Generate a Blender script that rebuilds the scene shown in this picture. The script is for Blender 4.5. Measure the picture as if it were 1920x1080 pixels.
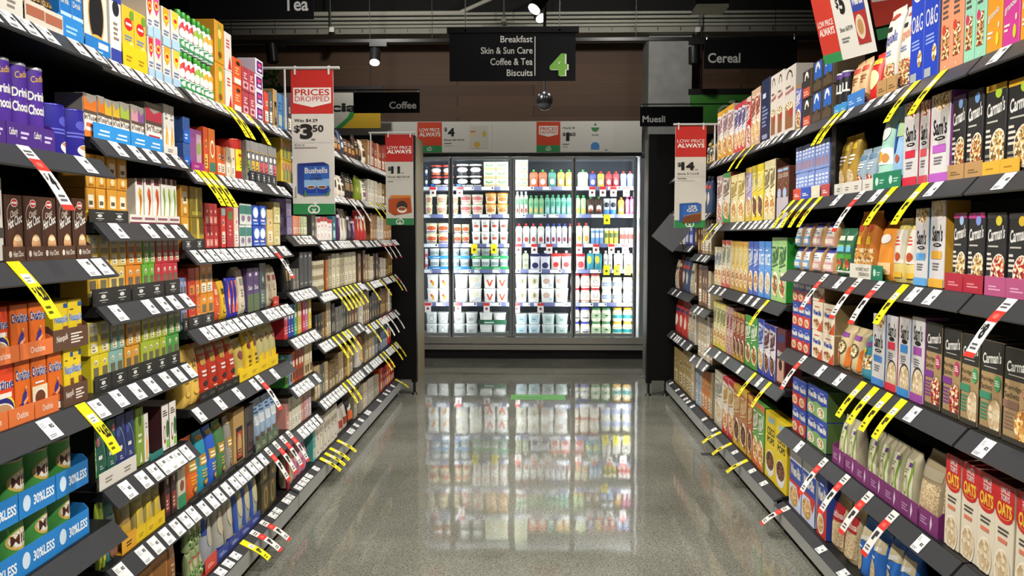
import bpy, math, random
from mathutils import Vector, Matrix
random.seed(7)
for o in list(bpy.data.objects): bpy.data.objects.remove(o)
SC = bpy.context.scene
COL = SC.collection

# ------------------------------------------------------------------ camera, world, lights, exposure
F_PX, CAM_H = 1480.0, 1.33
YAW, PITCH = math.atan(40 / F_PX), math.atan(100 / F_PX)
cam_d = bpy.data.cameras.new('camera'); cam_d.sensor_fit = 'HORIZONTAL'; cam_d.sensor_width = 36.0
cam_d.lens = 36.0 * F_PX / 1920; cam_d.clip_start = .05
cam = bpy.data.objects.new('camera', cam_d); COL.objects.link(cam)
cam.location = (0, 0, CAM_H); cam.rotation_euler = (math.pi / 2 - PITCH, 0, YAW)
SC.camera = cam
w = bpy.data.worlds.new('store_air'); SC.world = w; w.use_nodes = True
w.node_tree.nodes['Background'].inputs[0].default_value = (1, .96, .9, 1)
w.node_tree.nodes['Background'].inputs[1].default_value = .11
SC.view_settings.view_transform = 'Standard'; SC.view_settings.look = 'None'
SC.view_settings.gamma = 1; SC.view_settings.use_curve_mapping = False
SC.view_settings.exposure = 0.22

def spot(x, y, z, tx, ty, tz, power, size=75, blend=.6, rad=.05, col=(1, .955, .88)):
    l = bpy.data.lights.new('track_spot_light', 'SPOT'); l.energy = power; l.spot_size = math.radians(size)
    l.spot_blend = blend; l.shadow_soft_size = rad; l.color = col
    o = bpy.data.objects.new('track_spot_light', l); COL.objects.link(o); o.location = (x, y, z)
    o.rotation_euler = Vector((tx - x, ty - y, tz - z)).to_track_quat('-Z', 'Y').to_euler()
SPOT_W = 150
for yy, kw in ((.1, 1), (1.3, 1), (2.5, 1), (3.7, .9), (4.9, .7), (6.1, .5)):     # the ceiling track spots wash both shelf fronts
    spot(.80, yy, 3.1, -1.15, yy + .55, .8, SPOT_W * kw)
    spot(-.80, yy + .3, 3.1, 1.15, yy + .85, .8, SPOT_W * kw)
for yy in (.6, 2.4, 4.2, 6.0): spot(0, yy, 3.5, 0, yy + .8, 0, 75, 100)
for xx in (-1.6, .9): spot(xx, 7.0, 3.7, xx * .8, 9.5, 2.9, 66, 120, 1)
def area(x, y, z, rx, ry, rz, sx, sy, power, col=(.93, .97, 1)):
    l = bpy.data.lights.new('fridge_led_light', 'AREA'); l.shape = 'RECTANGLE'; l.size = sx; l.size_y = sy; l.energy = power; l.color = col
    o = bpy.data.objects.new('fridge_led_light', l); COL.objects.link(o); o.location = (x, y, z); o.rotation_euler = (rx, ry, rz)
LED_W = 10
FR_Y = 8.43

# ------------------------------------------------------------------ pixel of the photograph -> point in the aisle
_F = Vector((-math.sin(YAW) * math.cos(PITCH), math.cos(YAW) * math.cos(PITCH), -math.sin(PITCH)))
_R = _F.cross(Vector((0, 0, 1))).normalized(); _U = _R.cross(_F)
def ray(px, py): return _F + _R * ((px - 960) / F_PX) + _U * ((540 - py) / F_PX)
def at_x(px, py, X): d = ray(px, py); return Vector((0, 0, CAM_H)) + d * (X / d.x)
def at_y(px, py, Y): d = ray(px, py); return Vector((0, 0, CAM_H)) + d * (Y / d.y)

# ------------------------------------------------------------------ materials
def lin(h):
    h = h.lstrip('#'); c = [int(h[i:i + 2], 16) / 255 for i in (0, 2, 4)]
    return tuple(x / 12.92 if x <= .04045 else ((x + .055) / 1.055) ** 2.4 for x in c) + (1,)
MATS = {}
def M(c, rough=.42, metal=0, key=None, spec=.5):
    k = key or (c, rough, metal, spec)
    if k in MATS: return MATS[k]
    if isinstance(c, str) and c.startswith('@'): m = FOOD[c[1:]](); MATS[k] = m; return m
    m = bpy.data.materials.new('paint_' + c.strip('#')); m.use_nodes = True
    b = m.node_tree.nodes['Principled BSDF']; b.inputs['Base Color'].default_value = lin(c)
    b.inputs['Roughness'].default_value = rough; b.inputs['Metallic'].default_value = metal; b.inputs['Specular IOR Level'].default_value = spec
    MATS[k] = m; return m
def nodes(m): return m.node_tree.nodes, m.node_tree.links
def speckle(name, cols, scale, rough=.5, bump=0):
    m = bpy.data.materials.new(name); m.use_nodes = True; N, L = nodes(m); b = N['Principled BSDF']
    tc = N.new('ShaderNodeTexCoord'); v = N.new('ShaderNodeTexVoronoi'); v.inputs['Scale'].default_value = scale
    sp = N.new('ShaderNodeSeparateColor'); r = N.new('ShaderNodeValToRGB'); r.color_ramp.interpolation = 'CONSTANT'
    e = r.color_ramp.elements; e[0].color = lin(cols[0]); e[1].position = 1 / len(cols); e[1].color = lin(cols[1])
    for i, c in enumerate(cols[2:], 2): x = e.new(i / len(cols)); x.color = lin(c)
    L.new(tc.outputs['Object'], v.inputs['Vector']); L.new(v.outputs['Color'], sp.inputs[0]); L.new(sp.outputs[0], r.inputs[0])
    L.new(r.outputs[0], b.inputs['Base Color']); b.inputs['Roughness'].default_value = rough
    return m
FOOD = {
 'muesli': lambda: speckle('printed_muesli', ['#c9a368', '#8a5a2c', '#efe0bd', '#5b3a1f', '#d8b87c', '#a33a2a'], 170),
 'berry': lambda: speckle('printed_berries', ['#c9a368', '#a52a28', '#efe6d5', '#7a2430', '#e9d8b0', '#c43b30'], 150),
 'nuts': lambda: speckle('printed_nuts', ['#e8d9b0', '#b98b4d', '#f4ead0', '#8f6a3a', '#d9c28a', '#5a4427'], 150),
 'oats': lambda: speckle('rolled_oats', ['#cdb892', '#b79c72', '#dccbab', '#a98d62', '#c4ad84'], 260),
 'porridge': lambda: speckle('printed_porridge', ['#d8c6a4', '#cbb28a', '#e6d8bd', '#bfa27a'], 90),
 'loops': lambda: speckle('printed_flakes', ['#d9a050', '#c07f35', '#efc878', '#a8662a', '#f2e2b8'], 110),
 'choc': lambda: speckle('printed_cocoa', ['#5a3520', '#7a4a2c', '#8f6040', '#3f2416'], 110),
 'herb': lambda: speckle('printed_leaves', ['#3f7a35', '#79a850', '#2c5a2a', '#a9c670', '#cfd9a0'], 110),
 'garden': lambda: speckle('printed_fruit', ['#c83a2c', '#3f8a3a', '#e0a030', '#2c6a34', '#e8e0d0', '#d85a48'], 80),
 'biscuit': lambda: speckle('printed_biscuit', ['#c8995a', '#a97538', '#dcb478', '#e9d2a2'], 140),
 'print': lambda: speckle('faded_print', ['#c9c2b0', '#9a917c', '#7b705c', '#d9d3c4', '#5e5548'], 120),
 'candy': lambda: speckle('bright_print', ['#d8c8a0', '#b04838', '#e8e0d0', '#6a7a40', '#c8a050', '#8a6a9a'], 100),
}
BLACK, DARK, RAIL = '#0c0c0d', '#161617', '#3c3d40'
def wood_mat():
    m = bpy.data.materials.new('timber_cladding'); m.use_nodes = True; N, L = nodes(m); b = N['Principled BSDF']
    tc = N.new('ShaderNodeTexCoord'); mp = N.new('ShaderNodeMapping'); mp.inputs['Scale'].default_value = (.45, 1, 5)
    br = N.new('ShaderNodeTexBrick'); br.offset = .37; br.inputs['Scale'].default_value = 1
    br.inputs['Color1'].default_value = lin('#6d4f37'); br.inputs['Color2'].default_value = lin('#5c412c'); br.inputs['Mortar'].default_value = lin('#4a3424')
    br.inputs['Mortar Size'].default_value = .005; br.inputs['Brick Width'].default_value = 1.1; br.inputs['Row Height'].default_value = .62
    no = N.new('ShaderNodeTexNoise'); no.inputs['Scale'].default_value = 3; no.inputs['Detail'].default_value = 6
    m2 = N.new('ShaderNodeMapping'); m2.inputs['Scale'].default_value = (1, 1, 25)
    sw = N.new('ShaderNodeMapping'); sw.inputs['Rotation'].default_value = (math.pi / 2, 0, 0)
    mx = N.new('ShaderNodeMixRGB'); mx.blend_type = 'MULTIPLY'; mx.inputs[0].default_value = .45
    L.new(tc.outputs['Object'], sw.inputs[0]); L.new(sw.outputs[0], mp.inputs[0]); mp.inputs['Scale'].default_value = (.45, 5, 1)
    L.new(mp.outputs[0], br.inputs['Vector']); L.new(tc.outputs['Object'], m2.inputs[0]); L.new(m2.outputs[0], no.inputs['Vector'])
    L.new(br.outputs[0], mx.inputs[1]); L.new(no.outputs['Color'], mx.inputs[2]); L.new(mx.outputs[0], b.inputs['Base Color'])
    b.inputs['Roughness'].default_value = .6; return m
def floor_mat():
    m = bpy.data.materials.new('polished_concrete'); m.use_nodes = True; N, L = nodes(m); b = N['Principled BSDF']
    tc = N.new('ShaderNodeTexCoord')
    n1 = N.new('ShaderNodeTexNoise'); n1.inputs['Scale'].default_value = 1.7; n1.inputs['Detail'].default_value = 5
    n2 = N.new('ShaderNodeTexNoise'); n2.inputs['Scale'].default_value = 130; n2.inputs['Detail'].default_value = 3
    v = N.new('ShaderNodeTexVoronoi'); v.inputs['Scale'].default_value = 120
    r1 = N.new('ShaderNodeValToRGB'); r1.color_ramp.elements[0].color = lin('#76766c'); r1.color_ramp.elements[1].color = lin('#8f8f84')
    r1.color_ramp.elements[0].position = .35; r1.color_ramp.elements[1].position = .65
    r2 = N.new('ShaderNodeValToRGB'); r2.color_ramp.elements[0].color = (.28, .28, .27, 1); r2.color_ramp.elements[1].color = (1, 1, 1, 1)
    r2.color_ramp.elements[0].position = .36; r2.color_ramp.elements[1].position = .5
    r3 = N.new('ShaderNodeValToRGB'); r3.color_ramp.elements[0].color = (.75, .75, .75, 1); r3.color_ramp.elements[1].color = (1.2, 1.2, 1.2, 1)
    sep = N.new('ShaderNodeSeparateColor')
    a = N.new('ShaderNodeMixRGB'); a.blend_type = 'MULTIPLY'; a.inputs[0].default_value = .8
    c = N.new('ShaderNodeMixRGB'); c.blend_type = 'MULTIPLY'; c.inputs[0].default_value = .6
    for t in (n1, n2, v): L.new(tc.outputs['Object'], t.inputs['Vector'])
    L.new(n1.outputs[0], r1.inputs[0]); L.new(n2.outputs[0], r2.inputs[0]); L.new(v.outputs['Color'], sep.inputs[0]); L.new(sep.outputs[0], r3.inputs[0])
    L.new(r1.outputs[0], a.inputs[1]); L.new(r2.outputs[0], a.inputs[2]); L.new(a.outputs[0], c.inputs[1]); L.new(r3.outputs[0], c.inputs[2])
    L.new(c.outputs[0], b.inputs['Base Color']); b.inputs['Roughness'].default_value = .04; b.inputs['IOR'].default_value = 1.58
    mp = N.new('ShaderNodeMapping'); mp.inputs['Scale'].default_value = (1.6, .9, 1)
    n3 = N.new('ShaderNodeTexNoise'); n3.inputs['Scale'].default_value = 2.2; n3.inputs['Detail'].default_value = 1
    bp = N.new('ShaderNodeBump'); bp.inputs['Strength'].default_value = .05; bp.inputs['Distance'].default_value = .02
    L.new(tc.outputs['Object'], mp.inputs[0]); L.new(mp.outputs[0], n3.inputs['Vector']); L.new(n3.outputs[0], bp.inputs['Height']); L.new(bp.outputs[0], b.inputs['Normal'])
    return m
def concrete_mat():
    m = bpy.data.materials.new('raw_concrete'); m.use_nodes = True; N, L = nodes(m); b = N['Principled BSDF']
    tc = N.new('ShaderNodeTexCoord'); n = N.new('ShaderNodeTexNoise'); n.inputs['Scale'].default_value = 6; n.inputs['Detail'].default_value = 8
    r = N.new('ShaderNodeValToRGB'); r.color_ramp.elements[0].color = lin('#7f8280'); r.color_ramp.elements[1].color = lin('#b0b2ae')
    L.new(tc.outputs['Object'], n.inputs['Vector']); L.new(n.outputs[0], r.inputs[0]); L.new(r.outputs[0], b.inputs['Base Color']); b.inputs['Roughness'].default_value = .75
    return m
def glass_mat():
    m = bpy.data.materials.new('door_glass'); m.use_nodes = True; N, L = nodes(m); N.remove(N['Principled BSDF'])
    t = N.new('ShaderNodeBsdfTransparent'); t.inputs[0].default_value = (.96, .98, .98, 1); g = N.new('ShaderNodeBsdfGlossy'); g.inputs['Roughness'].default_value = .02
    fr = N.new('ShaderNodeFresnel'); fr.inputs[0].default_value = 1.45; mx = N.new('ShaderNodeMixShader')
    L.new(fr.outputs[0], mx.inputs[0]); L.new(t.outputs[0], mx.inputs[1]); L.new(g.outputs[0], mx.inputs[2]); L.new(mx.outputs[0], N['Material Output'].inputs[0])
    return m
def glow(c, s, key):
    if key in MATS: return MATS[key]
    m = bpy.data.materials.new(key); m.use_nodes = True; b = m.node_tree.nodes['Principled BSDF']
    b.inputs['Emission Color'].default_value = lin(c); b.inputs['Emission Strength'].default_value = s; MATS[key] = m; return m

# ------------------------------------------------------------------ mesh collecting
TXT = {}
def text_geo(s, bold=.012):
    if (s, bold) in TXT: return TXT[(s, bold)]
    cu = bpy.data.curves.new('t', 'FONT'); cu.body = s; cu.offset = bold; cu.resolution_u = 3
    ob = bpy.data.objects.new('t', cu); COL.objects.link(ob)
    me = bpy.data.meshes.new_from_object(ob.evaluated_get(bpy.context.evaluated_depsgraph_get()))
    vs = [v.co.copy() for v in me.vertices]; fs = [tuple(p.vertices) for p in me.polygons]
    bpy.data.objects.remove(ob); bpy.data.meshes.remove(me)
    x0 = min(v.x for v in vs); x1 = max(v.x for v in vs); y0 = min(v.y for v in vs); y1 = max(v.y for v in vs)
    g = ([((v.x - x0) / (x1 - x0), (v.y - y0) / (y1 - y0)) for v in vs], fs, (x1 - x0) / (y1 - y0))
    TXT[(s, bold)] = g; return g
class MB:
    def __init__(s): s.v = []; s.f = []; s.m = []; s.mats = []; s.smooth = []
    def mi(s, m):
        if isinstance(m, str): m = M(m)
        if m not in s.mats: s.mats.append(m)
        return s.mats.index(m)
    def add(s, vs, fs, m, sm=False):
        o = len(s.v); s.v += [tuple(v) for v in vs]; i = s.mi(m)
        for f in fs: s.f.append([a + o for a in f]); s.m.append(i); s.smooth.append(sm)
    def box(s, x0, y0, z0, x1, y1, z1, m, ch=0):
        if ch <= 0:
            vs = [(x, y, z) for z in (z0, z1) for y in (y0, y1) for x in (x0, x1)]
            s.add(vs, [(0, 2, 3, 1), (4, 5, 7, 6), (0, 1, 5, 4), (2, 6, 7, 3), (0, 4, 6, 2), (1, 3, 7, 5)], m); return
        c = ch; vs = []; idx = {}
        for zi, z in enumerate((z0, z1)):
            for yi, y in enumerate((y0, y1)):
                for xi, x in enumerate((x0, x1)):
                    sx, sy, sz = (1, -1)[xi], (1, -1)[yi], (1, -1)[zi]
                    for ax in range(3):
                        idx[(xi, yi, zi, ax)] = len(vs)
                        vs.append((x + sx * c * (ax != 0), y + sy * c * (ax != 1), z + sz * c * (ax != 2)))
        g = lambda *k: idx[k]; fs = []
        for k in (0, 1):
            q = [g(k, 0, 0, 0), g(k, 1, 0, 0), g(k, 1, 1, 0), g(k, 0, 1, 0)]; fs.append(q if k else q[::-1])
            q = [g(0, k, 0, 1), g(1, k, 0, 1), g(1, k, 1, 1), g(0, k, 1, 1)]; fs.append(q[::-1] if k else q)
            q = [g(0, 0, k, 2), g(1, 0, k, 2), g(1, 1, k, 2), g(0, 1, k, 2)]; fs.append(q if k else q[::-1])
        for a in (0, 1):
            for b in (0, 1):
                fs.append([g(0, a, b, 1), g(1, a, b, 1), g(1, a, b, 2), g(0, a, b, 2)])
                fs.append([g(a, 0, b, 0), g(a, 1, b, 0), g(a, 1, b, 2), g(a, 0, b, 2)])
                fs.append([g(a, b, 0, 0), g(a, b, 1, 0), g(a, b, 1, 1), g(a, b, 0, 1)])
                for e in (0, 1): fs.append([g(a, b, e, 0), g(a, b, e, 1), g(a, b, e, 2)])
        s.add(vs, fs, m)
    def tube(s, p, q, r, m, n=10, r2=None, cap=True):
        p, q = Vector(p), Vector(q); d = (q - p).normalized(); a = d.orthogonal().normalized(); b = d.cross(a); r2 = r if r2 is None else r2
        vs = [p + (a * math.cos(t) + b * math.sin(t)) * r for t in [2 * math.pi * i / n for i in range(n)]]
        vs += [q + (a * math.cos(t) + b * math.sin(t)) * r2 for t in [2 * math.pi * i / n for i in range(n)]]
        s.add(vs, [(i, (i + 1) % n, n + (i + 1) % n, n + i) for i in range(n)], m, True)
        if cap: s.add(vs, [tuple(range(n))[::-1], tuple(range(n, 2 * n))], m)
    def lathe(s, prof, m, n=20, cx=0, cy=0, sq=0):
        vs = []
        for r, z in prof:
            for i in range(n):
                t = 2 * math.pi * i / n; c, d = math.cos(t), math.sin(t)
                k = 1 if not sq else (abs(c) ** sq + abs(d) ** sq) ** (-1 / sq)
                vs.append((cx + r * c * k, cy + r * d * k, z))
        fs = [(j * n + i, j * n + (i + 1) % n, (j + 1) * n + (i + 1) % n, (j + 1) * n + i) for j in range(len(prof) - 1) for i in range(n)]
        s.add(vs, fs, m, True); k = (len(prof) - 1) * n
        s.add(vs, [tuple(range(n))[::-1], tuple(range(k, k + n))], m)
    # flat printing that follows the front surface S(u, v, offset)
    def decal(s, S, D, lay=0):
        for i, d in enumerate(D):
            off = .0005 + .00014 * i + lay; k = d[0]
            if k == 'R':
                _, u0, v0, u1, v1, c = d; n = 8 if getattr(S, 'curved', 0) else 1
                P = [S(u0 + (u1 - u0) * a / n, v0 + (v1 - v0) * b / n, off) for b in range(n + 1) for a in range(n + 1)]
                s.add(P, [(b * (n + 1) + a, b * (n + 1) + a + 1, (b + 1) * (n + 1) + a + 1, (b + 1) * (n + 1) + a) for b in range(n) for a in range(n)], c, n > 1)
            elif k == 'E':
                _, cu, cv, ru, rv, c = d; n = 20; rings = (.25, .5, .75, 1) if getattr(S, 'curved', 0) else (1,); P = [S(cu, cv, off)]
                for q in rings: P += [S(min(.995, max(.005, cu + ru * q * math.cos(2 * math.pi * t / n))), min(.996, max(.004, cv + rv * q * math.sin(2 * math.pi * t / n))), off) for t in range(n)]
                s.add(P, [(0, 1 + t, 1 + (t + 1) % n) for t in range(n)] + [(1 + w_ * n + t, 1 + (w_ + 1) * n + t, 1 + (w_ + 1) * n + (t + 1) % n, 1 + w_ * n + (t + 1) % n) for w_ in range(len(rings) - 1) for t in range(n)], c)
            elif k == 'P':
                _, pts, c = d
                if not getattr(S, 'curved', 0): s.add([S(u, v, off) for u, v in pts], [tuple(range(len(pts)))], c); continue
                from mathutils.geometry import tessellate_polygon
                V3 = [Vector((u, v, 0)) for u, v in pts]; tris = [tuple(V3[q] for q in t) for t in tessellate_polygon([V3])]
                for _ in range(3): tris = [x for a, b, e in tris for x in ((a, (a + b) / 2, (a + e) / 2), ((a + b) / 2, b, (b + e) / 2), ((a + e) / 2, (b + e) / 2, e), ((a + b) / 2, (b + e) / 2, (a + e) / 2))]
                s.add([S(p.x, p.y, off) for t in tris for p in t], [(3 * q, 3 * q + 1, 3 * q + 2) for q in range(len(tris))], c)
            elif k == 'T':
                _, u0, v0, u1, v1, t, c = d[:7]; g = text_geo(t, d[7] if len(d) > 7 else .012); sh = d[8] if len(d) > 8 else 0
                if not getattr(S, 'curved', 0): s.add([S(u0 + (u1 - u0) * x, v0 + (v1 - v0) * y + sh * x, off) for x, y in g[0]], g[1], c); continue
                tris = [(g[0][f[0]], g[0][f[q]], g[0][f[q + 1]]) for f in g[1] for q in range(1, len(f) - 1)]; out = []
                while tris:                                    # break long triangles up so that lettering hugs the curve
                    t3 = tris.pop(); ls = [abs(t3[q][0] - t3[(q + 1) % 3][0]) * abs(u1 - u0) + .6 * abs(t3[q][1] - t3[(q + 1) % 3][1]) * abs(v1 - v0) for q in range(3)]; q = ls.index(max(ls))
                    if ls[q] < .09: out.append(t3); continue
                    a, b, e = t3[q], t3[(q + 1) % 3], t3[(q + 2) % 3]; m = ((a[0] + b[0]) / 2, (a[1] + b[1]) / 2); tris += [(a, m, e), (m, b, e)]
                s.add([S(u0 + (u1 - u0) * x, v0 + (v1 - v0) * y + sh * x, off) for t3 in out for x, y in t3], [(3 * q, 3 * q + 1, 3 * q + 2) for q in range(len(out))], c)
            elif k == 'L':
                _, u0, v0, u1, v1, c, n = d; h = (v1 - v0) / n; rr = random.Random(int(u0 * 977 + v0 * 7919 + n))
                for j in range(n):
                    e = u0 + (u1 - u0) * rr.uniform(.55, 1); s.decal(S, [('R', u0, v0 + j * h, e, v0 + j * h + h * .5, c)], off - .0005)
            elif k == 'A':                                     # ring
                _, cu, cv, r, wd, asp, c = d[:7]; a0, a1 = d[7:9] if len(d) > 8 else (0, 360); n = 20; P = []
                for t in range(n + 1):
                    th = math.radians(a0 + (a1 - a0) * t / n)
                    for q in (r, r - wd): P.append(S(min(.99, max(.01, cu + q * math.cos(th))), min(.996, max(.004, cv + q * asp * math.sin(th))), off))
                s.add(P, [(2 * t, 2 * t + 1, 2 * t + 3, 2 * t + 2) for t in range(n)], c)
    def mesh(s, name):
        me = bpy.data.meshes.new(name); me.from_pydata(s.v, [], s.f)
        for m in s.mats: me.materials.append(m)
        me.polygons.foreach_set('material_index', s.m); me.polygons.foreach_set('use_smooth', s.smooth); me.update(); return me
    def obj(s, name, parent=None, label=None):
        o = bpy.data.objects.new(name, s.mesh(name)); COL.objects.link(o)
        if parent: o.parent = parent
        if label: o['label'] = label
        return o
def tag(o, label, cat, group=None):
    o['label'] = label; o['category'] = cat
    if group: o['group'] = group
    return o
def empty(name, loc, label, cat, group=None, rz=0):
    o = bpy.data.objects.new(name, None); COL.objects.link(o); o.location = loc; o.rotation_euler = (0, 0, rz); o.empty_display_size = .05
    return tag(o, label, cat, group)
def struct(o): o['kind'] = 'structure'; return o
R = lambda u0, v0, u1, v1, c: ('R', u0, v0, u1, v1, c)
E = lambda cu, cv, ru, rv, c: ('E', cu, cv, ru, rv, c)
T = lambda u0, v0, u1, v1, t, c, b=.012, sh=0: ('T', u0, v0, u1, v1, t, c, b, sh)
LN = lambda u0, v0, u1, v1, c, n: ('L', u0, v0, u1, v1, c, n)
PG = lambda pts, c: ('P', pts, c)
def apple(cu, cv, r, asp, c):            # the stylised fruit mark of the store
    return [('A', cu - r * .28, cv, r * .62, r * .2, asp, c, 60, 330), ('A', cu + r * .28, cv, r * .62, r * .2, asp, c, -150, 120),
            ('A', cu, cv + .1 * r * asp, r * .3, r * .16, asp, c, 180, 360), ('E', cu + r * .22, cv + r * asp * .85, r * .3, r * asp * .16, c)]
W, K, INK = '#e3e1db', '#17171a', '#26262a'

# ------------------------------------------------------------------ room shell
def slab(name, x0, y0, z0, x1, y1, z1, m):
    b = MB(); b.box(x0, y0, z0, x1, y1, z1, m); return struct(b.obj(name))
slab('floor', -6, -1.5, -.06, 6, 9.7, 0, floor_mat())
slab('wall_left', -6.1, -1.5, 0, -6, 9.65, 4.85, M('#4a4a48', .8))
slab('wall_right', 6, -1.5, 0, 6.1, 9.65, 4.85, M('#4a4a48', .8))
slab('wall_back', -6, 9.5, -.06, 6, 9.65, 3.72, wood_mat())
slab('wall_back.001', -6, 9.5, 3.72, 6, 9.65, 5.2, M('#1b1b19', .8))
slab('ceiling', -6, -1.5, 4.75, 6, 9.65, 4.85, M('#2b2b2a', .8))
slab('column_concrete', 1.28, 8.98, 0, 1.76, 9.48, 3.585, concrete_mat())

# ------------------------------------------------------------------ shelving: heights of the decks, from the top down, bay by bay
LZ = [[1.795, 1.52, 1.272, .92, .585, .145], [1.797, 1.58, 1.362, 1.143, .914, .655, .44, .142], [1.802, 1.545, 1.28, 1.016, .755, .43, .142],
      [1.805, 1.57, 1.326, 1.063, .844, .618, .40, .145], [1.805, 1.553, 1.295, 1.02, .756, .452, .145], [1.805, 1.555, 1.29, 1.005, .718, .452, .145]]
LB = [1.15, 2.0, 2.53, 3.58, 4.06, 5.13, 6.46]
RZ = [[1.78, 1.478, 1.178, .828, .47, .13], [1.78, 1.478, 1.178, .828, .47, .13], [1.787, 1.40, 1.016, .63, .145], [1.787, 1.469, 1.198, .843, .493, .145], [1.787, 1.52, 1.253, .90, .55, .145]]
RB = [1.15, 2.05, 3.53, 5.03, 5.56, 6.46]
NUM = ['one', 'two', 'three', 'four', 'five', 'six']
ORD = 'first second third fourth fifth sixth seventh eighth ninth tenth'.split() + [str(i) + ('th' if i % 100 in (11, 12, 13) else {1: 'st', 2: 'nd', 3: 'rd'}.get(i % 10, 'th')) for i in range(11, 200)]
COUNT = 'zero one two three four five six seven eight nine ten eleven twelve'.split() + [str(i) for i in range(13, 200)]
SG = {'L': -1, 'R': 1}; SIDE = {'L': 'tea-side', 'R': 'cereal-side'}
def proj(p):
    v = Vector(p) - Vector((0, 0, CAM_H)); d = v.dot(_F); return 960 + F_PX * v.dot(_R) / d, 540 - F_PX * v.dot(_U) / d
def y_of(px, X, z):
    py = 440
    for _ in range(3): Y = at_x(px, py, X).y; py = proj((X, Y, z))[1]
    return Y
def bay_of(side, Y):
    B = LB if side == 'L' else RB
    for i in range(len(B) - 1):
        if Y < B[i + 1]: return i
    return len(B) - 2
def lip(side, bay): return 1.10 if side == 'L' and bay == 0 else 1.13

FLAGS = {  # hanging price flags: side, shelf, {kind: pixels along the rail}
 'L1': {'y': [418, 430, 462]}, 'L2': {'r': [40, 347], 'y': [368, 381, 394]}, 'L3': {'y': [22], 'r': [506]}, 'L4': {'y': [148]}, 'L5': {'r': [480]},
 'L6': {'r': [497, 512, 525, 537]}, 'L7': {'r': [470, 488], 'y': [452]}, 'L57': {'y': [600, 609, 618, 632]}, 'L67': {'y': [741]},
 'L52': {'w': [650, 665]}, 'L62': {'y': [693, 706, 716]}, 'L63': {'r': [710, 719, 729]}, 'L54': {'y': [625, 633, 641, 648, 655, 664]}, 'L64': {'y': [688, 711, 734], 'r': [740]},
 'L55': {'y': [623, 632, 641, 650]}, 'L65': {'y': [690, 705], 'w': [715, 724, 735, 743]}, 'L56': {'y': [642, 650]}, 'L66': {'y': [712, 718, 734, 741]},
 'R1': {'y': [1398, 1414, 1570, 1583, 1722, 1772], 'r': [1482]}, 'R2': {'y': [1346, 1490, 1506, 1523, 1541, 1680, 1737], 'w': [1357], 'r': [1620]},
 'R3': {'y': [1442, 1700], 'r': [1552, 1615, 1655, 1900]}, 'R4': {'r': [1512], 'w': [1336], 'y': [1418, 1446, 1622, 1645, 1670, 1697]},
 'R5': {'r': [1551, 1592, 1635, 1682], 'y': [1474]}, 'R6': {'r': [1480]}, 'R52': {'y': [1352, 1372, 1402], 'r': [1305]},
}
TICK = {('L', 0, 2): [145], ('L', 0, 3): [50, 150, 176], ('L', 0, 4): [75, 170], ('L', 0, 5): [], ('L', 1, 2): [207, 242, 270, 298, 324], ('L', 1, 3): [207, 268, 297, 323],
 ('L', 1, 4): [207, 268, 294, 315, 338], ('L', 1, 5): [208, 243, 272, 300, 323, 343], ('L', 1, 6): [198, 225, 256, 278, 296, 310, 323, 338], ('L', 2, 5): [362, 402, 436, 468, 506],
 ('R', 1, 2): [1580, 1655, 1765], ('R', 0, 2): [1830, 1900], ('R', 1, 3): [1475, 1510, 1585, 1727, 1762], ('R', 0, 3): [1827], ('R', 1, 4): [1473, 1550, 1585, 1725], ('R', 0, 4): [1790, 1862],
 ('R', 1, 5): [1508, 1740], ('R', 0, 5): [1773, 1860, 1905], ('R', 1, 6): [1550, 1592], ('R', 1, 1): [1500, 1513, 1600, 1640, 1668, 1690], ('R', 0, 1): [1822, 1850, 1890],
 ('R', 2, 5): [1345, 1352, 1385, 1418, 1440], ('R', 2, 4): [1352, 1368, 1395, 1432], ('R', 2, 3): [1340, 1352, 1362, 1398, 1412, 1425]}
PRICE = {('L', 2, 40): '$4', ('L', 3, 22): '$4.20', ('L', 4, 148): '$4.65', ('R', 3, 1900): '$8'}
def rail_frame(side, bay, z, flat=False):
    X = lip(side, bay); s = SG[side]
    a = Vector((s * X, 0, z)); b = Vector((s * (X - .04), 0, z - (.02 if flat else .046)))
    u = (b - a); ln = u.length; u.normalize(); n = Vector((-s * -u.z, 0, 0)); n = Vector((u.z * s, 0, -u.x * s)) * s
    n = Vector((-s * abs(u.z), 0, abs(u.x))); return a, u, ln, n
def card(S, D, base, w0, w1, l0, l1, curl=0, th=.0012):
    """thin card on the rail: across w0..w1, down l0..l1"""
    mb = MB(); n = 6; P = lambda u, v, o: S(w0 + (w1 - w0) * u, l0 + (l1 - l0) * (1 - v), o)
    for o, fl in ((th, 0), (0, 1)):
        vs = [P(a, b / n, o) for b in range(n + 1) for a in (0, 1)]
        fs = [(2 * b, 2 * b + 1, 2 * b + 3, 2 * b + 2) for b in range(n)]; mb.add(vs, [f[::-1] for f in fs] if fl else fs, base)
    P.curved = 1; mb.decal(P, D, th); return mb
nflag = 0
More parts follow.
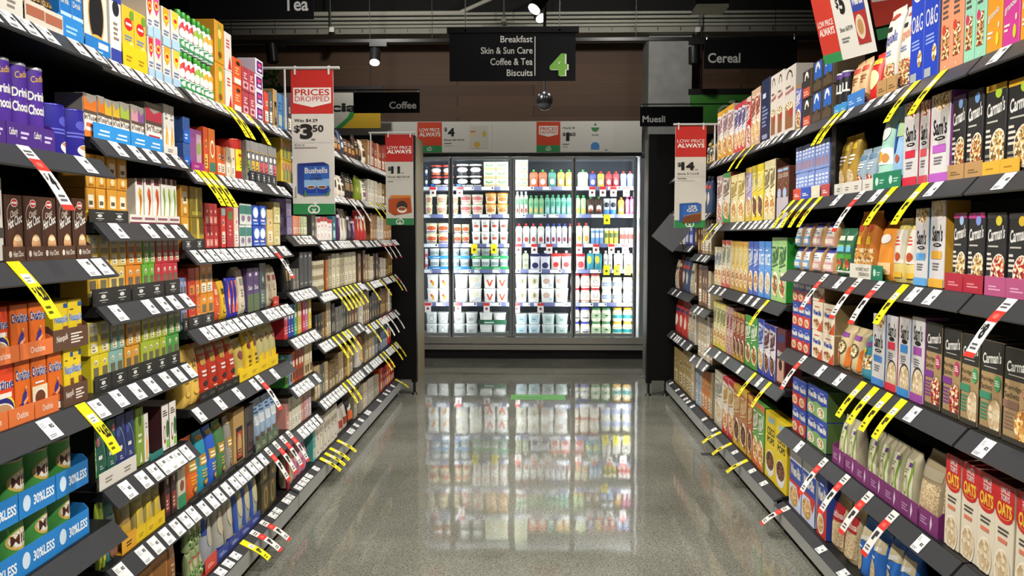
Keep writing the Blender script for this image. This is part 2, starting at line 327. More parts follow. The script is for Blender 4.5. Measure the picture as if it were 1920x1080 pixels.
def build_shelf(side, bay, idx, z, y0, y1, last):
    global nflag
    s = SG[side]; X = lip(side, bay); B = (LB if side == 'L' else RB)
    row = 'bottom' if last else ('top' if idx == 1 else ORD[idx - 1])
    root = empty('display_shelf', (s * X, y0, z), f'black {row} shelf with price tickets along its rail, {SIDE[side]} bay {NUM[bay]}', 'shelf', f'{SIDE[side]} shelves')
    root_l = Vector(root.location)
    def part(mb, name, label=None): mb.v = [tuple(Vector(v) - root_l) for v in mb.v]; return mb.obj(name, root, label)
    xa, xb = sorted((s * (X + .002), s * 1.605))
    d = MB(); d.box(xa, y0 + .004, z - .028, xb, y1 - .004, z, M(DARK, .5)); part(d, 'deck')
    a, u, ln, n = rail_frame(side, bay, z, last)
    g = MB(); e = a + u * ln; P = [a, e, e + Vector((s * .004, 0, -.004)), a + Vector((s * .002, 0, -.012))]
    ya, yb = y0 + .006, y1 - .006
    vs = [p + Vector((0, yy, 0)) for yy in (ya, yb) for p in P]; fs = [(0, 1, 5, 4), (1, 2, 6, 5), (2, 3, 7, 6), (3, 0, 4, 7), (3, 2, 1, 0), (4, 5, 6, 7)]
    g.add(vs, fs if s < 0 else [f[::-1] for f in fs], M(RAIL, .3)); part(g, 'price_rail')
    if last:
        k = MB(); k.box(*[q for q in (min(s * 1.092, s * 1.105), ya, .056, max(s * 1.092, s * 1.105), yb, z - .0205)], M('#a3a4a2', .35, .3)); part(k, 'kick_panel')
        for yy in [y0 + .25 + .5 * i for i in range(int((y1 - y0) / .5))]:
            f = MB(); f.tube((s * 1.16, yy, .02), (s * 1.16, yy, z - .028), .012, M(DARK)); f.tube((s * 1.16, yy, 0), (s * 1.16, yy, .02), .03, M(DARK), r2=.014); part(f, 'foot')
    else:
        for yy in (y0 + .012, y1 - .012):
            b = MB(); b.box(min(s * 1.37, s * 1.58), yy - .003, z - .075, max(s * 1.37, s * 1.58), yy + .003, z - .0285, M('#2a2a2b', .35, .6)); part(b, 'bracket')
    # tickets and flags
    fl = []
    for key in (f'{side}{idx}', f'{side}{bay + 1}{idx}' if side == 'L' else f'R{idx}{bay}'):
        if key in FLAGS and not (side == 'L' and len(key) == 2 and bay > 2):
            for kind, pxs in FLAGS[key].items():
                for px in pxs:
                    Y = y_of(px, s * X, z)
                    if y0 + .03 < Y < y1 - .03: fl.append((Y, kind, PRICE.get((side, idx, px))))
    if (side, bay, idx) in TICK: ty = [y_of(px, s * X, z) for px in TICK[(side, bay, idx)]]
    else:
        ty = []; Y = y0 + .05; rr = random.Random(idx * 31 + bay * 7 + (5 if side == 'L' else 0))
        while Y < y1 - .03:
            if rr.random() < ((.45 if last else .86) if side == 'L' else .6): ty.append(Y)
            Y += rr.choice((.056, .062, .07)) if side == 'L' else rr.choice((.075, .1, .13))
    ty = [t for t in ty if y0 + .03 < t < y1 - .03 and all(abs(t - f[0]) > .05 for f in fl)]
    sgn = -s                                               # across direction so that print reads from the aisle
    for i, (Y, kind) in enumerate([(t, 't') for t in ty] + [(f[0], f[1]) for f in fl]):
        txt = None if kind == 't' else fl[i - len(ty)][2]
        wd = .048 if kind == 't' else .042
        org = a + Vector((0, Y, 0)) + n * .0012
        def S(x, l, o, org=org): 
            dro = max(0, l - .06); return org + Vector((0, sgn * x, 0)) + u * l + n * o + Vector((0, 0, -3.2 * dro * dro))
        rr = random.Random(Y * 991)
        if kind == 't':
            q = rr.uniform(.4, .7); D = [LN(.08, .6, .48, .88, '#a9a9a6', 3), R(.58, q - .02, .66, q + .16, INK), R(.7, q - .02, .84, q + .16, INK), R(.74, q + .03, .79, q + .11, W), LN(.1, .08, .7, .25, '#8a8a8c', 2)]
            part(card(S, D, M('#e8e9e8', .35), -wd / 2, wd / 2, .004, ln - .004), 'price_ticket')
        else:
            L2 = .135 if kind == 'y' else .15
            if last: L2 *= .9
            bc = {'y': '#f2e21c', 'r': W, 'w': W}[kind]
            D = {'y': [R(.15, .55, .85, .74, W), LN(.25, .58, .75, .7, '#8a8a88', 2), LN(.2, .06, .8, .2, '#55500a', 2)], 'r': [R(0, .52, 1, .74, '#d9352c'), E(.5, .63, .25, .05, '#e8685e'), R(0, 0, 1, .06, '#d9352c'), LN(.15, .8, .85, .93, '#55555a', 2), LN(.2, .1, .8, .2, '#55555a', 2)], 'w': [LN(.2, .1, .8, .3, '#777777', 3), R(0, .9, 1, 1, '#c9352c')]}[kind]
            D += [T(.1, .36, .26, .47, '$', K, .02), T(.3, .24, .92 if len(txt) > 2 else .7, .48, txt[1:], K, .03)] if txt else [R(.26, .28, .36, .46, INK)]; D += [] if txt else [R(.42, .28, .56, .46, INK), R(.62, .36, .76, .46, INK)]
            nflag += 1
            part(card(S, D, M(bc, .4), -wd / 2, wd / 2, 0, L2), 'price_flag', {'y': 'yellow price flag', 'r': 'red and white price flag', 'w': 'white price flag'}[kind])
for side, BB, ZZ in (('L', LB, LZ), ('R', RB, RZ)):
    s = SG[side]
    fr = empty('shelving_frame', (s * 1.6, 1.1, 0), f'black back panels and uprights carrying the {SIDE[side]} shelves', 'shelving')
    def fpart(mb, name): mb.v = [(x - s * 1.6, y - 1.1, z) for x, y, z in mb.v]; mb.obj(name, fr)
    for i in range(len(BB) - 1):
        b = MB(); b.box(min(s * 1.606, s * 1.63), BB[i], .06, max(s * 1.606, s * 1.63), BB[i + 1] - .003, 2.13, M(BLACK, .6)); fpart(b, 'back_panel')
    for i in range(len(BB)):
        b = MB(); b.box(min(s * 1.56, s * 1.6055), BB[i] - .003, 0, max(s * 1.56, s * 1.6055), BB[i] + .003, 2.13, M(DARK, .4)); fpart(b, 'upright')
    for bay in range(len(BB) - 1):
        for j, z in enumerate(ZZ[bay]): build_shelf(side, bay, j + 1, z, BB[bay], BB[bay + 1], j == len(ZZ[bay]) - 1)

# ------------------------------------------------------------------ packs: shape builders (front at y = 0 facing -y, base at z = 0)
def spec(k, name, cat, base, D=(), d=.09, **kw): return dict(k=k, name=name, cat=cat, base=base, D=list(D), d=d, **kw)
def s_box(w, h):
    S = lambda u, v, o: Vector(((u - .5) * w, -o, v * h)); return S
def s_cyl(r, h, rt=None):
    rt = rt or r
    def S(u, v, o):
        a = (u - .5) * math.pi; q = r + (rt - r) * v + o; return Vector((q * math.sin(a), max(r, rt) - q * math.cos(a), v * h))
    S.curved = 1; return S
def bag_fun(w, h, d, seed, seal=.13, pw=2.6):
    rr = random.Random(seed); p1, p2, p3 = rr.uniform(0, 6), rr.uniform(0, 6), rr.uniform(-.008, .008)
    def half(v):
        if v > 1 - seal: t = (1 - v) / seal; return d / 2 * (.03 + .45 * t * t)
        t = v / (1 - seal); return d / 2 * (.48 + .52 * (1 - t ** 3)) * (.75 + .25 * min(1, v / .08))
    def S(u, v, o):
        a = 2 * u - 1; b = half(v); q = max(0, 1 - abs(a) ** pw) ** (1 / pw)
        wf = 1 - .05 * math.sin(math.pi * min(1, v / (1 - seal))) + (.02 if v > 1 - seal else 0)
        return Vector((a * w / 2 * wf * .97 + p3 * h * v * .3, d / 2 - b * q - o + .0025 * math.sin(7 * v + p1) * math.sin(5 * u + p2), v * h))
    S.curved = 1; return S, half
def build(sp, w, h, seed=0, ends=3):
    k, d = sp['k'], sp['d']; base = M(sp['base'], sp.get('rough', .42)); out = []
    if k in ('box', 'case'):
        mb = MB(); mb.box(-w / 2, 0, 0, w / 2, d, h, base, min(.0018, w * .04)); S = s_box(w, h); mb.decal(S, sp['D'])
        if sp.get('side'):
            for s in (-1, 1): mb.add([(s * (w / 2 + .0004), y, z) for y, z in ((.002, .002), (d - .002, .002), (d - .002, h - .002), (.002, h - .002))], [(0, 1, 2, 3) if s > 0 else (3, 2, 1, 0)], sp['side'])
        if sp.get('top'): mb.add([(x, y, h + .0004) for x, y in ((-w / 2 + .002, .002), (w / 2 - .002, .002), (w / 2 - .002, d - .002), (-w / 2 + .002, d - .002))], [(0, 1, 2, 3)], sp['top'])
        out = [(None, mb)]
    elif k == 'tray':
        mb = MB(); t = .0016; hb = max(h * 1.25, h + .01)
        mb.box(-w / 2, 0, 0, w / 2, t, h, base); mb.box(-w / 2, t, 0, w / 2, d, t, base); mb.decal(s_box(w, h), sp['D'])
        for e, q in ((1, -1), (2, 1)):                        # side walls only where no other tray adjoins
            if not ends & e or not sp.get('walls'): continue
            x0, x1 = sorted((q * w / 2, q * (w / 2 + t))); mb.add([(x, y, z) for x in (x0, x1) for y, z in ((0, 0), (d, 0), (d, hb), (.012, hb * .97), (0, h))], [(0, 1, 2, 3, 4), (9, 8, 7, 6, 5), (0, 5, 6, 1), (1, 6, 7, 2), (2, 7, 8, 3), (3, 8, 9, 4), (4, 9, 5, 0)], base)
        out = [(None, mb)]
    elif k in ('bag', 'brick'):
        dd = min(d, w * .95) if k == 'bag' else d; S, half = bag_fun(w, h, dd, seed, sp.get('seal', .14 if k == 'bag' else .1), 2.6 if k == 'bag' else 6)
        mb = MB(); n = 18; vs = [0, .03, .12, .3, .5, .7, .82, .87, .9, .94, .97, 1]; V = []
        for v in vs:
            for i in range(n):
                a = 2 * math.pi * i / n; c, s2 = math.cos(a), math.sin(a); b = half(v); u = (1 + (abs(c) ** (.55 if k == 'bag' else .4)) * (1 if c >= 0 else -1)) / 2
                p = S(u, v, 0); y = p.y if s2 <= 0 else d / 2 + (dd / 2 - p.y) - (d - dd) / 2
                if s2 > 0: y = dd - p.y
                V.append((p.x, y, p.z))
        m = len(vs); mb.add(V, [(j * n + i, j * n + (i + 1) % n, (j + 1) * n + (i + 1) % n, (j + 1) * n + i) for j in range(m - 1) for i in range(n)], base, True)
        mb.add(V, [tuple(range(n))[::-1], tuple(range((m - 1) * n, m * n))], base); mb.decal(S, sp['D'], .0006); out = [(None, mb)]
    elif k == 'can':
        r = w / 2; mb = MB(); mb.lathe([(r * .97, 0), (r, .003), (r, h * .96)], base, 26, 0, r); mb.decal(s_cyl(r, h), sp['D']); out.append(('body', mb))
        l = MB(); l.lathe([(r * 1.012, h * .96), (r * 1.015, h * .99), (r * .97, h), (r * .9, h - .003)], M(sp.get('lid', '#b9bcc0'), .3, sp.get('lidm', .7)), 26, 0, r); out.append(('lid', l))
    elif k == 'tub':
        r = w / 2; rb = r * sp.get('taper', .84); q = sp.get('sq', 0); mb = MB(); prof = [(rb * .96, 0), (rb, .004), (r * .96, h * .86)]
        if sp.get('belly'): prof = [(r * .82, 0), (r * .97, h * .12), (r, h * .45), (r * .93, h * .72), (r * .8, h * .86)]
        mb.lathe(prof, base, 20, 0, r, q); S0 = s_cyl(rb, h, r)
        if q:
            def S(u, v, o): x = (u - .5) * 2; return Vector((x * (rb + (r - rb) * v) * .93, r - (rb + (r - rb) * v) * (1 - .12 * abs(x) ** 3) - o, v * h))
        elif sp.get('belly'):
            def S(u, v, o):
                a = (u - .5) * math.pi * .9; i = max(j for j in range(4) if prof[j][1] <= v * h + 1e-9); f = (v * h - prof[i][1]) / (prof[i + 1][1] - prof[i][1]); rr = prof[i][0] + f * (prof[i + 1][0] - prof[i][0]) + o + .0006; return Vector((rr * math.sin(a), r - rr * math.cos(a), v * h))
        else: S = S0
        S.curved = 1; mb.decal(S, sp['D'], .0006); out.append(('tub_body', mb))
        l = MB(); lr = r * (.86 if sp.get('belly') else 1); l.lathe([(lr * .97, h * .855), (lr, h * .87), (lr, h * .98), (lr * .95, h)], M(sp.get('lid', W), .35), 20, 0, r, q); out.append(('lid', l))
    elif k == 'pouch':                                       # stand-up pouch with a screw cap
        hh = h * .86; S, half = bag_fun(w, hh, min(d, w * .8), seed, .3); mb = MB(); n = 14; vs = [0, .05, .3, .55, .72, .86, .94, 1]; V = []; dd = min(d, w * .8)
        for v in vs:
            for i in range(n):
                a = 2 * math.pi * i / n; c, s2 = math.cos(a), math.sin(a); u = (1 + (abs(c) ** .6) * (1 if c >= 0 else -1)) / 2; p = S(u, v, 0)
                k2 = 1 if v < .86 else 1 - (v - .86) * 2.2; V.append((p.x * k2, p.y if s2 <= 0 else dd - p.y, p.z))
        m = len(vs); mb.add(V, [(j * n + i, j * n + (i + 1) % n, (j + 1) * n + (i + 1) % n, (j + 1) * n + i) for j in range(m - 1) for i in range(n)], base, True); mb.add(V, [tuple(range(n))[::-1], tuple(range((m - 1) * n, m * n))], base)
        mb.decal(S, sp['D'], .0008); out.append(('pouch_body', mb)); c = MB(); rc = min(w * .26, .014)
        c.lathe([(rc * .5, hh), (rc * .55, hh + (h - hh) * .25), (rc, hh + (h - hh) * .28), (rc * .95, h)], M(sp['lid'], .35), 12, 0, dd / 2); out.append(('cap', c))
    elif k == 'bottle':
        r = w / 2; mb = MB(); prof = [(r * .9, 0), (r, .006), (r, h * .3), (r * .88, h * .42), (r * .97, h * .58), (r * .9, h * .7), (r * .5, h * .84)]
        mb.lathe(prof, base, 18, 0, r); mb.decal(s_cyl(r, h), sp['D'], .001); out.append(('bottle_body', mb)); c = MB()
        c.lathe([(r * .55, h * .84), (r * .62, h * .86), (r * .62, h * .98), (r * .55, h)], M(sp['lid'], .4), 14, 0, r); out.append(('cap', c))
    return out
MESHES = {}; LABELS = {}; PRODUCTS = []
def col_word(sp): return sp.get('cw', '')
def place(sp, loc, rz, w, h, label, group, var=0, ends=3):
    if sp['k'] != 'tray': w, h = math.floor(w * 1000) / 1000, math.floor(h * 1000 + .001) / 1000
    key = (id(sp), round(w, 3), round(h, 3), var, ends)
    if key not in MESHES: MESHES[key] = [(pn, mb.mesh(pn or sp['name'])) for pn, mb in build(sp, w, h, hash((round(w, 3), var, sp['name'].__len__())) % 997, ends)]
    ms = MESHES[key]
    if len(ms) == 1: o = bpy.data.objects.new(sp['name'], ms[0][1]); COL.objects.link(o)
    else:
        o = bpy.data.objects.new(sp['name'], None); COL.objects.link(o); o.empty_display_size = .03
        for pn, me in ms: c = bpy.data.objects.new(pn, me); COL.objects.link(c); c.parent = o
    if sp['k'] in ('can', 'bottle'):                          # turn round cans about their own axis
        q = round(rz / (math.pi / 2)) * math.pi / 2; c0 = Matrix.Rotation(q, 3, 'Z') @ Vector((0, w / 2, 0)) - Matrix.Rotation(rz, 3, 'Z') @ Vector((0, w / 2, 0)); loc = Vector(loc) + c0
    o.location = loc; o.rotation_euler = (0, 0, rz); tag(o, label, sp['cat'], group); LABELS.setdefault(label, []).append(o.name); PRODUCTS.append(o); return o
ROWW = {1: [''], 2: ['lower ', 'upper '], 3: ['bottom ', 'middle ', 'top '], 4: ['bottom ', 'second-layer ', 'third-layer ', 'topmost ']}
def shelf_phrase(side, bay, idx):
    Z = LZ if side == 'L' else RZ
    return f"{'bottom' if idx == len(Z[bay]) else 'top' if idx == 1 else ORD[idx - 1]} shelf, {SIDE[side]} bay {NUM[bay]}"
CUR = {}
def run(side, idx, px0, px1, n, yt, sp, desc, rows=1, yb=None, dx=0, jit=1, h=None, bay=None):
    s = SG[side]
    if isinstance(sp, str): sp = CUR[sp]
    Xg = 1.15; zz = (LZ if side == 'L' else RZ)
    b = bay if bay is not None else bay_of(side, y_of((px0 + px1) / 2, s * Xg, CAM_H))
    if b >= 0 and idx > len(zz[b]): idx = len(zz[b])
    z = zz[b][idx - 1]; X = lip(side, b) + (.0145 if sp['k'] != 'tray' else .009) + dx
    ya, yb_ = sorted((y_of(px0, s * X, z), y_of(px1, s * X, z))); Yp0 = y_of(px0, s * X, z)
    BB = LB if side == 'L' else RB; tol = .0
    zb = z + (.0018 if sp['k'] != 'tray' else 0)
    if yb is not None: zb = CAM_H + (Yp0 / F_PX) * (proj((s * X, Yp0, CAM_H))[1] - yb)
    if h is None: h = (CAM_H + (Yp0 / F_PX) * (proj((s * X, Yp0, CAM_H))[1] - yt) - zb) / rows
    lo_, hi_ = (BB[0], BB[2]) if side == 'R' and b < 2 else (BB[b], BB[b + 1])   # the two nearest cereal bays share one level
    if idx > 1: ya, yb_ = max(ya, lo_ + .005), min(yb_, hi_ - .005)
    if idx > 1 and zb + rows * (h + .0006) > zz[b][idx - 2] - .032: h = (zz[b][idx - 2] - .032 - zb) / rows - .0006
    w0 = (yb_ - ya) / n; gap = min(.003, w0 * .05) if sp['k'] != 'tray' else .001; w = w0 - gap
    ph = shelf_phrase(side, b, idx); grp = f'{desc}s, {ph}'
    for r in range(rows):
        for i in range(n):
            Y = yb_ - w0 * (i + .5)
            pos = '' if n == 1 else (f', {ORD[i]} of {COUNT[n]} from fridge')
            lab = f'{ROWW[rows][r]}{desc}{pos}, {ph}'
            rj = random.Random(f'{lab}'); jx = rj.uniform(0, .004) * jit; rot = math.radians(rj.uniform(-.5, .5)) * jit if sp['k'] not in ('tray', 'case') else 0
            if sp['k'] in ('can', 'bottle'): rot = math.radians(rj.uniform(-12, 12))
            place(sp, (s * (X + jx + (.0005 if rows > 1 else 0)), Y, zb + r * (h + .0006)), -s * math.pi / 2 + rot, w, h, lab, grp if n * rows > 1 else None, rj.randrange(2) if sp['k'] in ('bag', 'brick') else 0, (2 if i == 0 else 0) | (1 if i == n - 1 else 0) if s < 0 else (1 if i == 0 else 0) | (2 if i == n - 1 else 0))
def mix(side, idx, px0, px1, pw, ytr, items, noun, bay=None, hr=(.7, 1), rows=1, dx=0):
    """a crowded stretch of different packs, each its own width and height"""
    rr = random.Random(f'{side}{idx}{px0}{noun}'); s = SG[side]; x = px0; seq = []
    while x < px1 - pw * .5:
        sp, cw = rr.choice(items); k = rr.choice((1, 1, 2, 2, 3)); wd = pw * rr.uniform(.75, 1.3); hf = rr.uniform(*hr)
        for _ in range(k):
            if x + wd > px1 + 1: break
            seq.append((x, x + wd, sp, cw, hf)); x += wd * 1.0
        if not seq or x + pw * .7 > px1: break
    zz = LZ if side == 'L' else RZ; N = len(seq)
    seq2 = seq if side == 'L' else seq
    for j, (a, c, sp, cw, hf) in enumerate(seq2):
        b = bay if bay is not None else bay_of(side, y_of((a + c) / 2, s * 1.15, CAM_H)); z = zz[b][min(idx, len(zz[b])) - 1]
        X = lip(side, b) + .0145 + dx; xj = rr.uniform(0, .005); ya, ybb = sorted((y_of(a, s * X, z), y_of(c, s * X, z))); BB = LB if side == 'L' else RB
        if ybb > BB[-1] - .004: continue
        hh = (CAM_H + (ya / F_PX) * (440 - (ytr[0] + (ytr[1] - ytr[0]) * (a - px0) / max(1, px1 - px0))) - z) * hf / rows
        if min(idx, len(zz[b])) > 1: hh = min(hh, (zz[b][min(idx, len(zz[b])) - 2] - .036 - z) / rows - .008); ya, ybb = max(ya, BB[b] + .005), min(ybb, BB[b + 1] - .005)
        if hh < .03 or ybb - ya < .006: continue
        place_i = (N - j) if side == 'L' else (j + 1)
        for r in range(rows):
            lab = f'{ROWW[rows][r]}{cw} {noun}, {ORD[place_i - 1]} from fridge end, {shelf_phrase(side, b, min(idx, len(zz[b])))}'
            place(sp, (s * (X + xj), (ya + ybb) / 2, z + .0018 + r * (hh + .0006)), -s * math.pi / 2 + math.radians(rr.uniform(-.2, .2)), (ybb - ya) * .93, round(hh, 2), lab, f'{noun}s, {shelf_phrase(side, b, min(idx, len(zz[b])))}', rr.randrange(2) if sp['k'] in ('bag', 'brick') else 0)

# ------------------------------------------------------------------ printing of the packs
def tea(base, acc='#f1ead8', txt='#33302a', top=None, name='tea_carton', d=.08, lab=.45, **kw):
    D = [R(.14, .1, .86, lab - .04, acc), LN(.24, .15, .76, lab - .1, txt, 3), E(.5, .64, .2, .09, acc), E(.5, .64, .13, .055, txt)]
    if top: D.append(R(0, .82, 1, 1, top))
    return spec('box', name, 'tea box', base, D, d, **kw)
def herbal(base, d=.075): return spec('box', 'herbal_tea_box', 'tea box', base, [R(.1, .06, .9, .36, '#efe9d6'), LN(.25, .1, .75, .3, '#6a6048', 3), R(.2, .4, .8, .66, '#6d6650'), E(.5, .8, .18, .07, '#efe9d6'), R(.42, .75, .58, .82, '#7a705a')], d)
def clear(base, d=.075): return spec('box', 'herbal_tea_box', 'tea box', base, [R(.06, .62, .94, .98, '#a09a86'), R(.12, .42, .88, .6, '#736c56'), LN(.2, .72, .8, .9, '#6f6a5a', 3), R(.2, .08, .8, .36, '#e8e0c4'), LN(.3, .12, .7, .3, '#776d50', 2)], d)
def cereal(base, brand, food, band, side=None, top='#5b3d28', name='cereal_box', d=.065, txt=None, **kw):
    D = [R(0, 0, 1, .04, band), PG([(0, .93), (1, .88), (1, 1), (0, 1)], band), PG([(0, .04), (0, .34), (.3, .44), (.62, .3), (1, .4), (1, .04)], band), E(.52, .27, .44, .19, '#efe9dc'), E(.52, .26, .37, .15, food), E(.3, .4, .13, .045, food), E(.74, .1, .12, .04, food)]
    if txt: D.append(T(.08, .58, .92, .78, txt, brand, .03))
    else:                                                     # a flowing brand mark, too small in the photo to read
        D += [PG([(.08, .6), (.2, .56), (.3, .74), (.24, .79), (.1, .72)], brand), PG([(.3, .57), (.46, .6), (.5, .76), (.4, .8), (.33, .7)], brand), PG([(.52, .6), (.66, .6), (.72, .8), (.6, .84), (.55, .72)], brand), PG([(.72, .64), (.88, .66), (.94, .86), (.82, .86), (.77, .76)], brand), E(.2, .67, .04, .035, base), E(.61, .71, .035, .035, base), PG([(.12, .52), (.9, .58), (.9, .6), (.12, .545)], brand)]
    D += [LN(.1, .83, .6, .88, brand, 1), LN(.08, .48, .4, .51, brand, 1)]
    return spec('box', name, 'cereal box', base, D, d, side=side, top=top, **kw)
def tray(base, D=(), name='display_tray', d=.09, walls=0): return spec('tray', name, 'display tray', base, D, d, walls=walls)
TD, TW = tray('#2c2c2b', [R(.3, .72, .7, .76, '#cfcfcb'), E(.5, .52, .12, .12, '#cfcfcb'), R(.3, .28, .7, .33, '#cfcfcb'), R(.4, .15, .6, .19, '#9a9a96')]), tray('#d9d6cc', [LN(.3, .3, .7, .7, '#8a7f7a', 2)])
TK_ = tray('#262523', [LN(.2, .35, .8, .65, '#5a5955', 2)]); TKR = tray('#b08a5a', [LN(.2, .3, .8, .6, '#7a5c38', 2)])
TB = tray('#1f7fcb', [E(.2, .5, .1, .3, '#cfe4f4'), T(.38, .3, .95, .68, '30%LESS', '#e9f3fb', .03)], walls=1); TBP = tray('#2f8fd6', [R(.3, .5, .8, .62, '#cfe6f6'), R(.2, .25, .8, .36, '#bfdcf2')])
TY, TP_ = tray('#e6c31d', [LN(.25, .3, .75, .6, '#a8861a', 2)]), tray('#47297e', [T(.1, .35, .42, .75, 'Cadbury', W, .012, .04), LN(.55, .35, .9, .75, '#c9bbe2', 2)], walls=1)
TO = tray('#d9713a', [T(.3, .3, .75, .7, 'Ovaltine', '#f5d9c4')], walls=1); TBR = tray('#4e3526', [E(.2, .5, .08, .22, '#d8cfc4'), T(.36, .3, .9, .68, 'Hot Choc', '#d8cfc4', .012, .05)], walls=1)
TNQ = tray('#5c4033', [T(.08, .3, .4, .7, 'Nesquik', '#e4d9cc', .012, .1), LN(.48, .25, .9, .8, '#e4d9cc', 4)], walls=1); TG = tray('#1e7a58', [E(.3, .5, .12, .25, '#bfe0cf'), LN(.5, .35, .85, .65, '#a9d3c0', 2)])
TPU = tray('#7a2f6c', [('P', [(.62, .1), (.72, .5), (.66, .9), (.6, .5)], '#d9c4dd'), LN(.1, .3, .5, .7, '#b58cb5', 3)], walls=1); TR, TPK = tray('#a8283a', [LN(.2, .3, .8, .6, '#d98a92', 2)]), tray('#b0527e', [LN(.2, .3, .8, .6, '#d9a0bd', 2)])
THN = tray('#ddd9cb', [T(.3, .52, .92, .76, 'HONEY NUT', '#5a544a'), T(.45, .18, .92, .42, 'CRUNCH', '#5a544a')]); TRD = tray('#c8402e', [LN(.2, .3, .8, .6, '#efb0a2', 2)])
TMG, TTE = tray('#a02c78', [LN(.2, .4, .7, .7, '#d79ac0', 2)]), tray('#1f5f58', [LN(.2, .3, .8, .6, '#8fb5ae', 2)])
def hotchoc(c): return spec('box', 'drinking_chocolate_carton', 'carton', '#44291d', [E(.52, .88, .2, .065, W), E(.52, .88, .18, .055, '#c3202b'), R(.38, .865, .66, .895, W), ('A', .4, .68, .34, .02, .6, '#c9b9a5', 60, 250), T(.26, .64, .72, .74, 'Classic', '#e8dccb', .0, .08), T(.1, .47, .92, .62, 'Hot Choc', W, .02, .12), E(.62, .25, .28, .15, '#c89c70'), E(.62, .33, .2, .04, '#e8cfa8'), R(.34, .1, .9, .24, '#b5845a'), PG([(.1, .06), (.5, .1), (.95, .16), (.95, .2), (.5, .15), (.1, .12)], c)], .08, side='#3a2218')
HC1, HC2, HC3 = hotchoc('#7a3f9a'), hotchoc('#3f8a5a'), hotchoc('#c9952f')
CHT = spec('can', 'drinking_chocolate_canister', 'canister', '#4b2791', [T(.2, .78, .8, .88, 'Cadbury', '#d0a74c', .01, .05), T(.12, .56, .86, .7, 'Drinking', W, .03), T(.12, .42, .8, .54, 'Chocolate', W, .03), E(.62, .12, .26, .13, '#d9bd92')], lid='#d9dbe0')
BTN = spec('can', 'cocoa_tin', 'tin', '#241f8a', [E(.5, .66, .14, .1, '#4d4fb5'), LN(.2, .4, .8, .54, '#5d62c4', 2), E(.62, .14, .24, .13, W), E(.62, .2, .19, .05, '#b98458')], lid='#2a2596', lidm=.3)
MALT = spec('case', 'malted_milk_tub', 'tub', '#2277c4', [T(.08, .74, .8, .88, 'Malt', W, .03), T(.08, .58, .86, .72, 'Milk', W, .03), T(.08, .47, .8, .55, 'Drink', W, .01), R(0, .3, 1, .36, '#bcdcf2'), R(0, 0, 1, .26, '#3d94d8')], .08)
SUG = spec('bag', 'sugar_free_pouch', 'pouch', '#33281f', [T(.08, .55, .95, .68, 'SUGAR', '#a9853f', .03), T(.08, .36, .95, .49, 'FREE', '#a9853f', .03), LN(.1, .2, .9, .3, '#6b5f55', 2)], .06)
OVC = spec('box', 'malt_drink_carton', 'carton', '#d5641c', [R(0, 0, 1, .13, '#efe3cf'), T(.03, .66, .99, .84, 'Ovaltine', W, .08), T(.03, .66, .99, .84, 'Ovaltine', '#26256f', .02), ('A', .3, .2, .15, .025, .55, '#26256f'), ('A', .72, .2, .15, .025, .55, '#26256f'), PG([(.3, .2), (.45, .42), (.6, .5), (.72, .44), (.66, .36), (.5, .24), (.48, .18)], '#2f2d80'), E(.66, .53, .07, .03, '#c89a70'), PG([(.45, .3), (.75, .38), (.78, .34), (.5, .24)], '#e0a070')], .1, side='#b4551d')
OVR = spec('box', 'malt_drink_carton', 'carton', '#d9411b', [T(.06, .6, .98, .76, 'Ovaltine', W, .07), T(.06, .6, .98, .76, 'Ovaltine', '#26256f', .02), E(.5, .3, .5, .24, '#f0d23c'), E(.55, .28, .42, .2, '#26256f'), E(.56, .22, .4, .17, W), E(.56, .24, .34, .13, '#b68a60'), R(.3, .46, .9, .54, '#e9e2d4')], .1, side='#c43f1b')
OVB = spec('box', 'malt_drink_carton', 'carton', '#d5641c', [T(.03, .66, .99, .84, 'Ovaltine', W, .08), T(.03, .66, .99, .84, 'Ovaltine', '#26256f', .02), R(0, .0, 1, .5, '#e6d3ae'), E(.5, .28, .42, .18, W), E(.5, .3, .34, .12, '#6b3a22'), LN(.2, .54, .9, .6, W, 1)], .1, side='#b4551d')
NSQ = spec('case', 'chocolate_powder_tub', 'tub', '#dfc326', [R(.7, .84, 1, .93, '#1f4f8f'), T(.05, .5, .98, .7, 'Nesquik', '#f4f0dc', .06), T(.05, .5, .98, .7, 'Nesquik', '#2466bd', .02), LN(.1, .78, .4, .82, INK, 1), E(.85, .2, .28, .2, '#6a3d28'), R(.62, .36, .98, .46, '#7a4a32'), E(.4, .14, .3, .12, '#f0e6cc')], .08, side='#cdb322', top='#c4a91f')
MILO = spec('can', 'malt_powder_tin', 'tin', '#4d9a4a', [E(.6, .6, .34, .2, '#cfb15a'), E(.62, .615, .32, .17, '#e9e4d8'), T(.34, .52, .9, .7, 'MILO', '#4d231c', .015), R(.72, .06, .96, .34, '#e6eadf'), T(.74, .18, .94, .32, '30%', '#2f7433', .03), PG([(.35, .08), (.5, .36), (.56, .3), (.48, .08)], '#2c3f26')], lid='#b9a98a', lidm=.2)
def infuse(c, c2): return spec('box', 'iced_tea_box', 'tea box', '#d6cfc2', [R(0, .7, 1, 1, '#9a958c'), PG([(0, .58), (1, .58), (1, .9), (.5, .78), (0, .95)], c), E(.5, .3, .5, .2, W), T(.05, .4, .98, .53, "In'fuse", '#4a3328', .015), R(0, .55, 1, .62, '#5b4a40'), R(.15, .24, .85, .33, c2), R(0, 0, 1, .15, c)], .075, side='#8d877c')
FLM = spec('box', 'lemon_tea_box', 'tea box', '#e4e2da', [PG([(.3, .05), (.7, .05), (.8, .35), (.5, .6), (.25, .3)], '#e6a23a'), PG([(.4, .08), (.62, .08), (.62, .3), (.5, .42)], '#f2d48a'), LN(.25, .7, .75, .85, '#8f8a80', 2)], .07)
